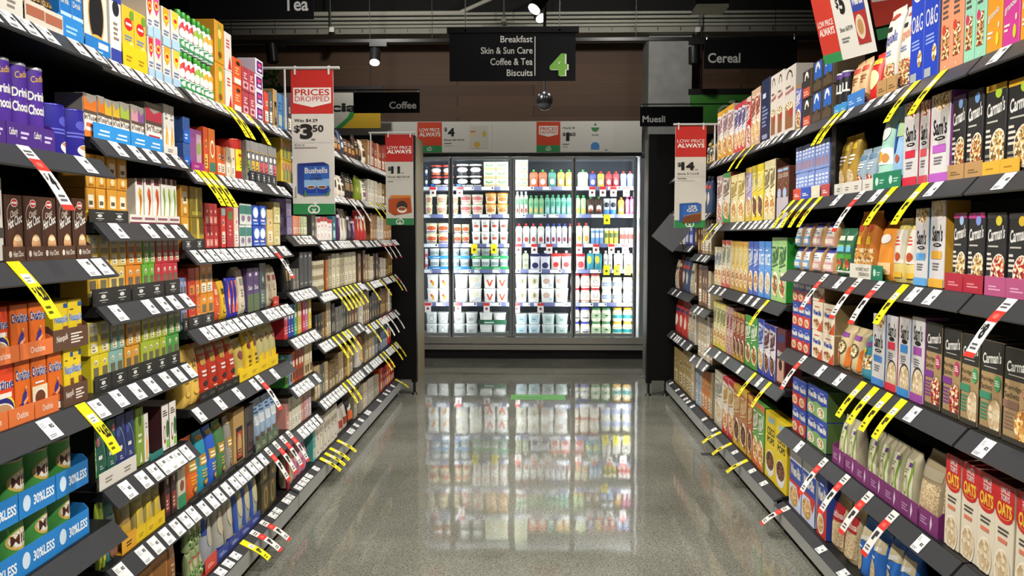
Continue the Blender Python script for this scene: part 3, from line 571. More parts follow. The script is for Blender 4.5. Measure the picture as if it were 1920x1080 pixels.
CHI = lambda c, c2: spec('box', 'spiced_tea_box', 'tea box', '#e9e6de', [R(.15, .86, .85, 1, '#6a2433'), PG([(.45, .8), (.7, .74), (.8, .5), (.55, .2), (.3, .08), (.45, .3), (.5, .5), (.3, .66)], c), PG([(.5, .66), (.66, .6), (.64, .45), (.5, .3), (.52, .5)], c2)], .085, side='#cfcabd')
GLD = spec('box', 'golden_tea_box', 'tea box', '#d89a34', [R(.2, .42, .8, .8, '#efe6cc'), R(.3, .5, .7, .62, '#5a513c'), E(.5, .22, .2, .1, '#f0d9a0'), R(.2, .06, .8, .1, '#b36f1c')], .075)
DIL = lambda c, f: spec('box', 'flower_tea_box', 'tea box', c, [('A', .1, .3, .9, .05, .6, '#6f9a86', 0, 75), E(.75, .86, .2, .06, f), E(.2, .72, .2, .07, f), E(.8, .14, .2, .05, f), LN(.2, .44, .8, .56, W, 1), LN(.3, .28, .7, .36, '#a8b8b8', 2)], .08)
BLKT = spec('box', 'green_tea_box', 'tea box', '#1d1d1b', [R(.14, .16, .88, .68, '#5f9a34'), R(.1, .12, .92, .14, '#d8d8d0'), LN(.3, .4, .75, .62, '#dfe8cf', 3), E(.52, .3, .12, .06, W), LN(.2, .76, .8, .88, '#8a8880', 2)], .1)
VINE = spec('box', 'white_tea_box', 'tea box', '#eae7de', [E(.3, .35, .18, .2, '#8a2f2c'), E(.3, .36, .1, .14, '#eae7de'), E(.75, .45, .2, .2, '#2f6a34'), R(.55, .05, .98, .22, '#7fc04a'), LN(.1, .75, .9, .9, '#5b4b48', 3)], .2, side='#4a2326')
TWN = lambda c: spec('box', 'loose_tea_box', 'tea box', '#8f8d8b', [R(.1, .12, .9, .72, '#4c4a55'), R(.16, .2, .84, .52, c), E(.5, .62, .28, .07, W), R(.16, .14, .84, .19, '#2c2a66'), LN(.3, .28, .7, .44, INK, 2), R(.1, .74, .9, .76, '#c9a23a')], .08)
TET = lambda c: spec('box', 'family_tea_box', 'tea box', c, [E(.5, .62, .4, .26, '#cfe4f6'), E(.5, .56, .25, .2, '#fdfdfd'), LN(.12, .2, .9, .36, W, 1), R(.15, .05, .85, .12, '#8ab4e6')], .08)
BAGC = lambda c, l='#e8dcc0', t='#7a4a2a': spec('bag', 'coffee_pack', 'coffee pack', c, [R(.12, .45, .88, .62, '#b08a3c'), LN(.2, .48, .8, .6, '#f3e6c0', 2), LN(.2, .25, .8, .4, l, 3), E(.5, .16, .26, .06, t), E(.5, .165, .18, .035, l), R(.15, .86, .85, .93, l)], .065)
BRK = lambda c, l: spec('brick', 'coffee_pack', 'coffee pack', c, [R(.25, .62, .75, .76, l), LN(.25, .38, .75, .56, l, 3), E(.5, .2, .3, .05, l), E(.5, .215, .28, .045, c)], .07, seal=.06)
BCAN = spec('can', 'golden_syrup_tin', 'tin', '#b9271f', [R(.3, .2, 1, .74, '#e5d21f'), LN(.4, .56, .95, .7, '#b9271f', 1), LN(.45, .28, .9, .5, '#7a6a10', 3)], lid='#a83a2c')
PPR = lambda c, l, n='coffee_box': spec('box', n, 'coffee box', c, [R(.2, .08, .8, .68, DARK), R(.27, .12, .73, .6, l), E(.5, .36, .2, .2, c), LN(.35, .2, .65, .3, INK, 2)], .08)
LIP = lambda c: spec('box', 'fruit_tea_box', 'tea box', '#dcd5cc', [PG([(.1, .98), (.9, .98), (.85, .66), (.5, .5), (.15, .66)], c), E(.5, .74, .28, .1, '#f2d23a'), E(.5, .74, .2, .055, '#c8282c'), R(0, 0, 1, .24, '#a9c9e6'), LN(.15, .28, .85, .44, '#6a7cae', 2)], .08)
LIPY = spec('box', 'lemon_iced_tea_box', 'tea box', '#eab92c', [E(.5, .72, .36, .1, '#c8282c'), R(.25, .7, .75, .74, W), E(.8, .88, .2, .08, '#6a9a30'), E(.7, .3, .3, .16, '#f4d978'), LN(.15, .46, .85, .56, '#6b8fc0', 2), LN(.15, .14, .6, .3, '#c85a20', 3)], .08)
FIZ = lambda c: spec('bottle', 'cordial_bottle', 'bottle', '#cfd8dc', [E(.5, .5, .36, .2, c), E(.35, .42, .2, .12, W), R(.1, .05, .9, .26, '#1f8a45'), E(.5, .16, .25, .07, W)], lid='#3f9a32')
def carm(strip, food, badge): return spec('box', 'granola_box', 'granola box', '#2a2a2b', [R(0, .93, 1, 1, strip), E(.62, .9, .16, .06, badge), T(.08, .64, .95, .8, "Carman's", W, .025, .05), LN(.1, .58, .8, .62, '#b5b1a8', 1), LN(.06, .3, .42, .54, '#cfcabd', 4), LN(.06, .08, .36, .26, '#8a867d', 3), E(.7, .27, .42, .235, '#d9d2c4'), E(.7, .27, .39, .215, food), E(.3, .12, .08, .02, '#d9c8a0'), E(.45, .06, .06, .015, '#d9c8a0')], .07, side='#2f2b2c', top='#3a3839')
def porr(c, badge, food='@porridge'): return spec('box', 'porridge_sachet_box', 'porridge box', '#a58a62', [R(0, .66, 1, 1, '#2d2d2a'), T(.08, .74, .95, .86, "Carman's", W, .025, .04), LN(.15, .71, .85, .73, '#b5b1a8', 1), T(.04, .54, .62, .61, 'Porridge', '#4a3d2a', .0), T(.04, .47, .55, .53, 'Sachets', '#4a3d2a', .0), E(.82, .56, .15, .085, badge), LN(.7, .53, .94, .6, W, 3), R(0, .36, .55, .44, c), LN(.06, .14, .5, .34, c, 5), E(.76, .2, .36, .2, '#8f7a58'), E(.76, .2, .33, .18, food), R(0, 0, 1, .06, '#3f3a32')], .07, side='#3a3a36', top='#333330')
def sams(c, food, por=False):
    if por: D = [T(.18, .72, .85, .9, "Sam's", K, .02), E(.52, .69, .24, .03, K), R(.18, .55, .82, .65, c), LN(.25, .4, .75, .52, '#6a6a70', 4), E(.6, .2, .46, .22, '#3f352c'), E(.62, .19, .43, .2, food), R(0, 0, 1, .1, c)]
    else: D = [E(.55, .93, .45, .15, '#d8cfc6'), E(.56, .95, .43, .14, food), T(.16, .53, .86, .72, "Sam's", K, .025), E(.52, .49, .28, .022, K), R(.38, .485, .66, .495, W), R(.16, .33, .84, .42, c), LN(.24, .2, .76, .3, '#6a6a70', 3), R(0, 0, 1, .1, c)]
    return spec('box', 'muesli_box', 'muesli box', '#cbc8c8', D, .07, side=c, top='#8a2f4a' if por else c)
OATS = spec('box', 'oat_sachet_box', 'oats box', '#ddd3bd', [R(0, .7, 1, 1, '#c9252a'), E(.5, .7, .46, .09, '#c9252a'), T(.28, .9, .76, .965, 'UNCLE', W, .02), T(.28, .83, .76, .89, 'TOBYS', W, .02), T(.12, .68, .9, .81, 'OATS', '#f4c63e', .04), ('A', .5, .68, .3, .04, .1, '#f4c63e', 190, 350), LN(.2, .5, .8, .58, '#4a453d', 2), R(.22, .42, .7, .46, '#d9775a'), E(.5, .16, .42, .2, '#efe6d2'), E(.5, .17, .37, .17, '@porridge')], .08, side='#c8bda4', top='#7a2320')
def weet(base='#2f479f', low='#c5352d', food='@biscuit', d=.09, side='#3550a8', top='#8f9096'): return spec('box', 'wheat_biscuit_box', 'cereal box', base, [PG([(0, 0), (1, 0), (1, .5), (.5, .42), (0, .5)], low), T(.05, .55, .97, .76, 'Weet-Bix', W, .05, .03), LN(.25, .82, .75, .87, '#c9d2ee', 1), E(.4, .2, .36, .17, W), E(.4, .2, .3, .13, food)], d, side=side, top=top)
WB, WG, WO = weet(), weet('#2f479f', '#7fa860', '@nuts', .14, '#56723a', '#6a8a4a'), spec('box', 'wheat_bites_box', 'cereal box', '#e5d9c0', [PG([(.5, 0), (1, 0), (1, .4)], '#d0502c'), T(.1, .52, .9, .7, 'Weet-Bix', '#2f479f', .04), LN(.25, .8, .75, .88, '#c8584a', 1), E(.45, .26, .3, .15, '@muesli')], .09, side='#8a7550', top='#8a7550')
WBIG = spec('box', 'wheat_biscuit_box', 'cereal box', '#2f479f', [R(0, .8, 1, 1, '#d9dbe0'), R(0, 0, 1, .42, '#c9d3ea'), PG([(0, .4), (.6, .4), (.85, .2), (1, .4), (1, .46), (0, .46)], '#c5352d'), T(.1, .55, .95, .74, 'Weet-Bix', W, .04), E(.4, .2, .34, .17, '@biscuit')], .2, side='#c2c4c8', top='#d23b2c')
BIXP = lambda c: spec('bag', 'crispbread_pack', 'cracker pack', '#e2ddd6', [R(.05, .8, .95, 1, '#3a3f9a'), R(.15, .5, .85, .76, W), LN(.2, .55, .8, .72, '#59617e', 2), R(.1, .08, .9, .44, c), R(.2, .16, .8, .34, '#dcd0c4'), R(.88, 0, 1, 1, '#b58a58')], .07)
OG = spec('box', 'oat_granola_box', 'granola box', '#2340b4', [E(.5, .9, .42, .14, W), E(.5, .9, .38, .12, '@choc'), T(.1, .48, .9, .64, 'O&G', W, .0), LN(.15, .32, .8, .42, '#8aa0e0', 3), E(.75, .22, .16, .08, '@nuts'), R(.1, .02, .55, .1, '#9aa3a8')], .08, side='#6f7890')
def gran(c, b='#c8402e'): return spec('box', 'granola_carton', 'granola box', c, [LN(.15, .8, .85, .94, W, 2), LN(.15, .5, .85, .7, '#5a5048', 4), R(.18, .12, .8, .42, '@muesli'), E(.3, .4, .16, .05, b), E(.5, .05, .04, .01, W)], .08)
def gran2(c, c2): return spec('box', 'granola_carton', 'granola box', c, [E(.4, .85, .16, .07, c2), E(.65, .8, .12, .06, '@nuts'), LN(.15, .5, .6, .64, W, 2), T(.1, .28, .8, .36, 'granola', W, .012, .06), LN(.1, .14, .5, .22, '#f0dcd0', 2), E(.75, .12, .1, .06, c2), E(.82, .24, .05, .03, '#f0dcb0')], .08)
def gbag(l): return spec('bag', 'granola_bag', 'bag', '#d6d0c4', [E(.5, .9, .26, .035, '#b0483c'), LN(.22, .74, .78, .84, INK, 1), T(.12, .56, .9, .7, 'Granola', l, .012, .05), LN(.25, .46, .75, .53, '#8a9ac8', 2), R(.1, .06, .9, .36, '@muesli')], .08)
def pbag(c, d1, food, l='#f2efe6', cat='bag', name='muesli_bag', d=.08): return spec('bag', name, cat, c, [R(.1, .74, .9, .84, d1), LN(.15, .5, .85, .68, l, 3), E(.5, .24, .36, .17, food), R(.06, .05, .94, .1, d1)], d)
SACK = spec('bag', 'oat_sack', 'bag', '#b5ad90', [PG([(.06, .04), (.94, .04), (.9, .5), (.8, .85), (.2, .85), (.1, .5)], '#d9d5bb'), PG([(.1, .04), (.2, .04), (.34, .4), (.36, .7), (.3, .85), (.2, .85), (.24, .66), (.2, .4)], '#7ba03c'), PG([(.82, .04), (.9, .04), (.8, .4), (.86, .68), (.8, .85), (.72, .85), (.76, .66), (.7, .4)], '#7ba03c'), PG([(.34, .08), (.38, .08), (.5, .2), (.46, .22)], '#8fb050'), E(.53, .44, .2, .17, '#cfcaa8'), ('A', .53, .44, .14, .025, 1.1, '#6b6a40'), LN(.42, .64, .68, .72, '#7a7850', 2), R(.6, .74, .78, .81, '#6a3f8a')], .1)
BULK = spec('bag', 'oat_sack', 'bag', '#9a8a6c', [R(.03, .02, .97, .62, '@oats'), R(.1, .66, .9, .8, '#a59a82')], .12)
RBAG = spec('bag', 'rolled_oats_bag', 'bag', '#c9b48a', [R(.0, .56, 1, .86, '#a8202a'), T(.14, .62, .9, .74, 'Traditional', '#f0d9d0'), PG([(0, .56), (.35, .56), (.2, .1), (0, .1)], '#a8202a'), R(.36, .1, .96, .52, '@oats')], .1)
UBAG = spec('bag', 'rolled_oats_bag', 'bag', '#2a6ec4', [R(.05, .66, .95, .86, '#cfc29e'), PG([(.2, .62), (.8, .7), (.8, .76), (.2, .7)], W), E(.34, .3, .3, .2, '@oats'), LN(.2, .52, .8, .6, '#dce8f6', 1)], .1)

# ------------------------------------------------------------------ what stands on the tea-side shelves
r = run
# top shelf
r('L', 1, 2, 46, 1, 18, TW, 'white card tray of chocolate pouches', h=.055); r('L', 1, 48, 122, 2, 20, tray('#d9cfc0', [R(.05, .35, .95, .8, '#a9664c')]), 'cream and terracotta display tray', h=.05)
r('L', 1, 4, 32, 1, -60, spec('box', 'cocoa_carton', 'carton', '#5a2c22', [R(.1, .1, .9, .3, '#c9b9a5'), E(.5, .6, .3, .2, '#8f4a34')], .08), 'dark red cocoa carton', yb=None)
r('L', 1, 36, 111, 3, -50, SUG, 'brown sugar-free chocolate pouch')
r('L', 1, 115, 158, 2, -70, MALT, 'blue malted milk drink tub', dx=.004); r('L', 1, 113, 159, 1, 60, tray('#2f86cf', [LN(.3, .3, .8, .7, '#9ccbef', 2)]), 'sky blue tray under malted milk tub', h=.055)
r('L', 1, 161, 208.5, 1, 60, tray('#2878c2', [R(.5, .45, .9, .8, '#cfe2f2'), LN(.2, .2, .8, .4, '#9ccbef', 1)]), 'deep blue tray under bean oval carton', h=.045)
r('L', 1, 162, 207, 1, -50, spec('box', 'instant_malt_carton', 'carton', '#ddd8cb', [E(.5, .52, .3, .34, '#1b1a1e'), ('A', .5, .52, .34, .03, 1.1, '#c99a4a'), E(.5, .2, .3, .07, '#e0b04a'), R(.1, .88, .9, .97, '#5a72b8')], .08, side='#8f8b82'), 'cream carton with large black bean oval')
r('L', 1, 209, 231, 1, -30, spec('box', 'instant_drink_box', 'carton', '#e9e4da', [R(0, .78, 1, 1, '#35429a'), E(.5, .7, .3, .1, '#22262e'), LN(.25, .3, .75, .55, '#8a7a6a', 4), R(0, 0, 1, .18, '#35429a')], .08), 'white and navy instant drink box')
r('L', 1, 233, 277, 2, 10, LIPY, 'yellow lemon iced tea box', dx=.004); r('L', 1, 232, 278, 2, 95, TY, 'yellow tray holding lemon tea box', h=.068)
for a, b, c, cw in ((280, 291, '#d8303a', 'red'), (292, 306, '#d04a86', 'pink'), (309, 324, '#e6a02a', 'orange'), (325, 340, '#e9c53a', 'yellow')):
    r('L', 1, a, b, 1, -8 if a < 300 else 15 if a < 320 else 22, LIP(c), f'white fruit tea box with {cw} splash', rows=2)
for a, b, c, cw in ((343, 370, '#c8333a', 'red berry'), (371, 387, '#8ab030', 'green apple'), (388, 405, '#e6a32a', 'orange')):
    n = 3 if a < 350 else 2
    r('L', 1, a, b, n, {343: 20, 371: 38, 388: 50}[a], FIZ(c), f'green-capped {cw} cordial bottle', rows=2)
r('L', 1, 407, 424, 1, 40, spec('box', 'mango_tea_box', 'tea box', '#d99a28', [PG([(.3, .05), (.6, .1), (.7, .9), (.4, .95)], '#8aa03a'), E(.5, .2, .2, .08, '#7a4a20'), E(.5, .7, .2, .12, '#e9d27a')], .08), 'orange mango tea box', rows=2)
r('L', 1, 425, 438, 1, 62, spec('box', 'berry_tea_box', 'tea box', '#e6ded6', [LN(.2, .6, .8, .85, '#c84a4a', 3), PG([(.4, .05), (.9, .05), (.7, .4)], '#c8282c')], .08), 'white tea box with red triangle', rows=2)
r('L', 1, 439, 455, 1, 108, spec('box', 'ginger_tea_box', 'tea box', '#dc5a1f', [R(.1, .05, .9, .25, '#efe8dc'), LN(.2, .4, .8, .7, '#f0b48a', 3), E(.6, .82, .25, .08, '#3a2018')], .08), 'bright orange ginger tea box', rows=2)
r('L', 1, 457, 480, 2, 125, spec('box', 'jelly_tea_pack', 'tea box', '#a83c4a', [R(.1, .1, .9, .4, '#d7a8ae'), LN(.2, .5, .8, .8, '#e9c6ca', 3), E(.5, .25, .25, .08, '#8a2030')], .08), 'glossy crimson tea pack', rows=2)
r('L', 1, 482, 496, 1, 112, spec('box', 'purple_tea_box', 'tea box', '#e6e0ea', [R(.12, .12, .9, .88, '#5a2470'), E(.5, .62, .24, .12, '#d8406a'), R(.3, .24, .76, .4, '#e0c8e4')], .08, side='#cfc6d6'), 'white-edged purple tea box', rows=4)
r('L', 1, 498, 506, 1, 172, tea('#c8402c', name='tea_box_red'.replace('_red', '')), 'red tea box beside purple stack'); r('L', 1, 507, 513, 1, 172, tea('#3f5a5c'), 'slate tea carton')
r('L', 1, 514, 521, 1, 168, PPR('#b5905a', '#2a2a26', 'tea_box'), 'kraft and black tea box'); r('L', 1, 523, 540, 2, 175, spec('box', 'blue_tea_box', 'tea box', '#5a8fc4', [R(.1, .1, .9, .4, '#b8c9c0'), LN(.2, .5, .8, .8, '#34649a', 3)], .08, side='#6a9ad0'), 'pale blue tea box')
r('L', 1, 541, 549, 1, 182, tea('#4a3a40'), 'plum tea carton')
COF = [(spec('bag', 'coffee_bag', 'coffee bag', '#1d1b1a', [R(.15, .3, .85, .6, '#8a7048'), LN(.2, .65, .8, .8, '#c9bfa8', 2)], .07), 'black and gold'), (spec('bag', 'coffee_bag', 'coffee bag', '#d8d0c0', [R(.2, .3, .8, .55, '#4a3526'), E(.5, .74, .25, .08, '#2a2a2a')], .07), 'cream'),
 (spec('bag', 'coffee_bag', 'coffee bag', '#4a3022', [R(.15, .25, .85, .5, '#b5854a'), LN(.2, .6, .8, .8, '#e0cfae', 2)], .07), 'brown'), (spec('bag', 'coffee_bag', 'coffee bag', '#7a2a2c', [R(.2, .3, .8, .6, '#d9b98a')], .07), 'maroon'),
 (spec('bag', 'coffee_bag', 'coffee bag', '#2c3a5a', [R(.2, .3, .8, .5, '#b8c4d8'), E(.5, .7, .2, .08, W)], .07), 'navy'), (spec('bag', 'coffee_bag', 'coffee bag', '#e4e0d6', [R(.15, .2, .85, .4, '#7a4a7a'), LN(.2, .5, .8, .8, '#5a5048', 3)], .07), 'white and mauve')]
r('L', 1, 572, 592, 3, 215, COF[0][0], 'black coffee bag'); mix('L', 1, 600, 690, 6.5, (232, 258), COF, 'coffee bag')
mix('L', 1, 690, 752, 4.5, (262, 282), [(tea('#d6c49a', '#efe6cc', '#7a5a2c', name='coffee_sachet_box'), 'cream'), (tea('#b98a5a', '#efe0c4', '#4a2a18', name='coffee_sachet_box'), 'caramel'), (tea('#8a3a2c', '#e8d0b8', '#2a1812', name='coffee_sachet_box'), 'rust')], 'slim coffee sachet box', hr=(.9, 1))
# bay one
r('L', 2, -28, 95, 4, 165, CHT, 'purple drinking chocolate canister', dx=.003, h=.185); r('L', 2, -40, 104, 3, 235, TP_, 'purple printed tray of chocolate canisters', h=.05)
r('L', 2, 98, 180, 2, 190, BTN, 'royal blue cocoa tin', dx=.004)
r('L', 3, -40, 13, 1, 325, spec('box', 'cocoa_box', 'carton', '#d8d4ce', [R(.1, .55, .9, .7, INK), R(0, .28, 1, .4, '#4a4743'), E(.5, .14, .3, .1, '#7a5040')], .1), 'white and grey cocoa box')
for k, (a, b, q, cw) in enumerate(((16, 48, HC1, 'purple'), (49, 79, HC1, 'purple'), (80, 111, HC1, 'purple'), (112, 138, HC2, 'green'), (139, 164, HC3, 'gold'))):
    pass
r('L', 3, 16, 111, 3, 363, HC1, 'purple-swoosh hot chocolate carton', dx=.003); r('L', 3, 112, 138, 1, 367, HC2, 'brown hot chocolate carton with green swoosh', dx=.003); r('L', 3, 139, 165, 1, 370, HC3, 'brown hot chocolate carton with gold swoosh', dx=.003)
r('L', 3, 14, 173, 5, 470, TBR, 'brown hot chocolate display tray', h=.032)
r('L', 4, -30, 32, 1, 683, OVR, 'red malt drink carton with a cup', dx=.003, h=.135); r('L', 4, 34, 64, 1, 675, OVC, 'orange cyclist malt drink carton', dx=.003, h=.135); r('L', 4, 64, 94, 1, 672, OVB, 'orange malt drink carton with spilled powder', dx=.003, h=.135); r('L', 4, 94, 121, 1, 664, OVC, 'orange cyclist carton standing beside yellow tub', dx=.003, h=.135)
r('L', 4, -34, 110, 3, 760, TO, 'lower orange printed tray', h=.038)
ZU = .92 + .0018 + .1365
def up(px0, px1, n, sp, desc, zb, h, dx, idx=4):               # a second layer resting on the first
    s = -1; X = lip('L', 0) + (.0145 if sp['k'] != 'tray' else .009) + dx; z = zb; Y0, Y1 = y_of(px0, s * X, z), y_of(px1, s * X, z); w0 = (Y1 - Y0) / n
    for i in range(n):
        pos = '' if n == 1 else f', {ORD[n - 1 - i]} of {COUNT[n]} from fridge'
        place(sp, (s * X, Y0 + w0 * (i + .5), zb), math.pi / 2, w0 - .003, h, f'upper {desc}{pos}, {shelf_phrase("L", 0, idx)}', f'upper {desc}s, bay one' if n > 1 else None, 0, (2 if i == n - 1 else 0) | (1 if i == 0 else 0))
z4 = .92 + .0018 + .1356
up(-30, 19, 1, OVR, 'red malt drink carton with a cup', z4 + .002, .12, .003); up(22, 56, 1, OVC, 'orange cyclist malt drink carton, camera end', z4 + .002, .12, .003); up(57, 88, 1, OVC, 'orange cyclist malt drink carton, fridge end', z4 + .002, .12, .003)
up(-34, 100, 2, TO, 'orange printed tray', z4, .036, 0)
r('L', 4, 123, 158, 2, 645, NSQ, 'yellow chocolate powder tub', dx=.003, h=.135); r('L', 4, 122, 166, 1, 705, TNQ, 'dark brown tray of chocolate powder', h=.05)
up(102, 156, 2, NSQ, 'yellow chocolate powder tub', z4 + .002, .115, .003); up(101, 166, 1, TNQ, 'dark brown tray of chocolate powder', z4, .05, 0)
z5 = .585 + .0018
r('L', 5, -40, 150, 4, 960, MILO, 'green malt powder tin', dx=.014, h=.125); r('L', 5, -46, 170, 3, 995, TB, 'bright blue tray', h=.062)
up(-40, 148, 4, MILO, 'green malt powder tin', z5 + .128, .125, .014, 5); up(-46, 166, 3, TB, 'bright blue tray', z5 + .126, .06, 0, 5)
# bay two
for a, b, c, c2, cw, n, yt in ((158, 184, '#d9752a', '#d4633a', 'wide orange', 1, 172), (186, 199, '#dd7a28', '#cf5a30', 'orange', 1, 178), (200, 227, '#d9b42f', '#dfa03c', 'yellow', 2, 184), (229, 247, '#a9c04a', '#e0887a', 'lime', 1, 190), (248, 261, '#d99aa8', '#d0607a', 'pink', 1, 195), (262, 274, '#8a5a9a', '#7a4a8a', 'violet', 1, 200)):
    r('L', 2, a, b, n, yt, infuse(c, c2), f'iced tea box with {cw} print', dx=.003, bay=1)
r('L', 2, 276, 307, 1, 190, infuse('#b8384a', '#b8283a'), 'tall grey iced tea box with red heart', dx=.003); r('L', 2, 309, 341, 2, 194, FLM, 'white tea box with amber drop', dx=.003)
r('L', 2, 176, 308, 4, 243, TBP, 'light blue iced tea tray', h=.042, bay=1); r('L', 2, 309, 343, 1, 278, TW, 'white tray of amber drop boxes', h=.03)
r('L', 3, 165, 202, 2, 300, GLD, 'golden tea box near chocolate', rows=2, dx=.003, h=.088, yb=None, bay=1); r('L', 3, 205, 242, 2, 300, GLD, 'golden box near swirl boxes', rows=2, dx=.003, h=.088)
r('L', 3, 165, 243, 2, 395, TD, 'black tray under golden tea boxes', h=.034, bay=1)
for a, b, c, c2, cw, n in ((258, 273, '#e2a52c', '#a8452c', 'yellow', 1), (274, 303, '#d2622c', '#b03a24', 'orange-red', 2), (304, 341, '#8db03c', '#6a9a3a', 'green', 3)):
    r('L', 3, a, b, n, 333, CHI(c, c2), f'white tea box with {cw} swirl', dx=.003)
r('L', 3, 246, 341, 4, 402, tray('#ded9d0', [R(.1, .45, .9, .7, '#8a5a68'), R(0, 0, 1, .18, '#6a2a3c')]), 'white and maroon tea tray', h=.026)
HB = (('#dcb43c', 'honey yellow', 166, 206, 2), ('#dcc066', 'pale yellow', 207, 238, 2), ('#e08a2c', 'orange', 239, 268, 2), ('#6ab03a', 'lime green', 269, 292, 2), ('#c83a44', 'red', 293, 337, 4))
for c, cw, a, b, n in HB:
    r('L', 4, a, b, n, 500, herbal(c), f'lower {cw} herbal tea box', dx=.003, h=.098, bay=1)
    ya = None; CUR['c' + cw] = clear(c)
    s = -1; X = 1.1475; z = 1.143 + .0018 + .0986; Y0, Y1 = y_of(a, s * X, z), y_of(b, s * X, z)
    for i in range(n):
        w0 = (Y1 - Y0) / n; place(CUR['c' + cw], (s * X, Y0 + w0 * (i + .5), z), math.pi / 2, w0 - .003, .087, f'upper {cw} herbal tea box, {ORD[n - 1 - i]} of {COUNT[n]} from fridge, {shelf_phrase("L", 1, 4)}', f'upper {cw} herbal tea boxes')
r('L', 4, 165, 339, 5, 545, TD, 'black emblem tray of herbal tea', h=.045, bay=1)
for c, cw, a, b, n in (('#d8c52a', 'bright yellow', 166, 207, 2), ('#86b0a8', 'pale teal', 208, 235, 2), ('#d99a34', 'amber', 238, 265, 2), ('#a8b83a', 'yellow-green', 267, 315, 4), ('#55a04a', 'leaf green', 316, 339, 2)):
    r('L', 5, a, b, n, 655, herbal(c), f'lower {cw} herbal tea box', dx=.003, h=.098, bay=1)
    CUR['d' + cw] = clear(c); s = -1; X = 1.1475; z = .914 + .0018 + .0986; Y0, Y1 = y_of(a, s * X, z), y_of(b, s * X, z)
    for i in range(n):
        w0 = (Y1 - Y0) / n; place(CUR['d' + cw], (s * X, Y0 + w0 * (i + .5), z), math.pi / 2, w0 - .003, .087, f'upper {cw} herbal tea box, {ORD[n - 1 - i]} of {COUNT[n]} from fridge, {shelf_phrase("L", 1, 5)}', f'upper {cw} herbal tea boxes')
r('L', 5, 165, 339, 6, 715, TD, 'black emblem tray of herbal tea', h=.045, bay=1)
r('L', 6, 148, 184, 1, 805, BLKT, 'black tea box with green label', bay=1, dx=.003); r('L', 6, 185, 221, 2, 808, DIL('#245a4a', '#b8707a'), 'dark green flower tea box', dx=.003); r('L', 6, 222, 256, 2, 790, DIL('#2c3470', '#4a54a0'), 'navy flower tea box', dx=.003)
r('L', 6, 184, 257, 2, 900, TW, 'white tray under flower tea boxes', h=.045); r('L', 6, 146, 183, 1, 905, TK_, 'black tray under green-labelled box', h=.035, bay=1)
r('L', 6, 258, 273, 1, 775, spec('box', 'olive_tea_box', 'tea box', '#7f9a3c', [E(.5, .78, .2, .1, '#3f5a1c'), LN(.2, .4, .8, .6, '#d8e0b0', 2), PG([(.3, .05), (.7, .05), (.5, .25)], '#d8dcb0')], .08), 'olive green tea box'); r('L', 6, 274, 282, 1, 785, FLM, 'white tea box with amber fruit')
r('L', 6, 308, 333, 2, 768, VINE, 'white tea box with leaf teapot'); r('L', 6, 283, 307, 1, 850, tray('#2f7a74', []), 'low empty teal tray', h=.02)
r('L', 7, 160, 202, 2, 965, spec('bag', 'green_tea_pouch', 'pouch', '#9ab03a', [R(.1, .1, .9, .35, '#d8d83a'), E(.5, .6, .3, .14, '#6f8a2a')], .06), 'yellow-green tea pouch', bay=1); r('L', 7, 204, 228, 1, 945, spec('bag', 'leaf_tea_pouch', 'pouch', '#4f8a88', [R(.15, .45, .85, .7, '#8fb0ac'), E(.5, .18, .34, .15, '#8a5a48')], .06), 'teal leaf tea pouch')
r('L', 7, 231, 256, 1, 925, spec('bag', 'loose_tea_bag', 'tea bag', '#9a7f48', [R(.1, .1, .9, .4, '#c9a23a'), R(.15, .5, .85, .8, '#8a8060')], .06), 'tan loose tea bag', dx=.003); r('L', 7, 258, 310, 3, 908, spec('bag', 'loose_tea_bag', 'tea bag', '#a59a5c', [R(.1, .05, .9, .5, '#d8bf3a'), E(.5, .35, .3, .12, '#c8b060'), R(.15, .6, .85, .84, '#8f8860')], .06), 'clear and yellow tea bag', dx=.003)
r('L', 7, 230, 257, 1, 995, tray('#e0a32a', [LN(.3, .3, .7, .65, '#4a3810', 2)]), 'orange tray of loose tea', h=.05); r('L', 7, 258, 311, 3, 985, TY, 'yellow tray of loose tea', h=.042)
r('L', 7, 312, 333, 2, 880, tea('#3a2426', '#8a3a34', '#d8b8a0'), 'dark maroon tea carton'); r('L', 7, 335, 353, 1, 862, spec('box', 'tea_bag_pack', 'tea box', '#c8c4a8', [R(0, 0, 1, .24, '#2f8a5a'), E(.5, .4, .26, .1, '#8a4a4a'), LN(.2, .7, .8, .85, '#9a6a7a', 2)], .07), 'cream pack with green foot', bay=1)
GRN = spec('bag', 'tea_bag_pack', 'tea pack', '#8a9a6a', [E(.5, .6, .36, .16, '#b8b48a'), R(.1, .7, .9, .76, '#a85048'), E(.5, .3, .36, .16, '@herb')], .07, seal=.08)
r('L', 8, 150, 178, 1, 1090, spec('bag', 'leaf_tea_pouch', 'pouch', '#c8b020', [E(.5, .4, .3, .2, '#e8d860')], .06), 'yellow leaf tea pouch', bay=1, h=.13); r('L', 8, 255, 318, 2, 1030, spec('box', 'large_tea_box', 'tea box', '#b5782a', [R(.1, .1, .9, .4, '#d8a848'), R(.1, .5, .9, .9, '#8a5a20')], .1), 'large amber tea box', h=.2)
r('L', 8, 322, 336, 1, 985, BRK('#8a5a34', '#c9a27a'), 'brown tea brick'); r('L', 8, 337, 384, 3, 972, GRN, 'green fruit tea pack', rows=2, h=.125)
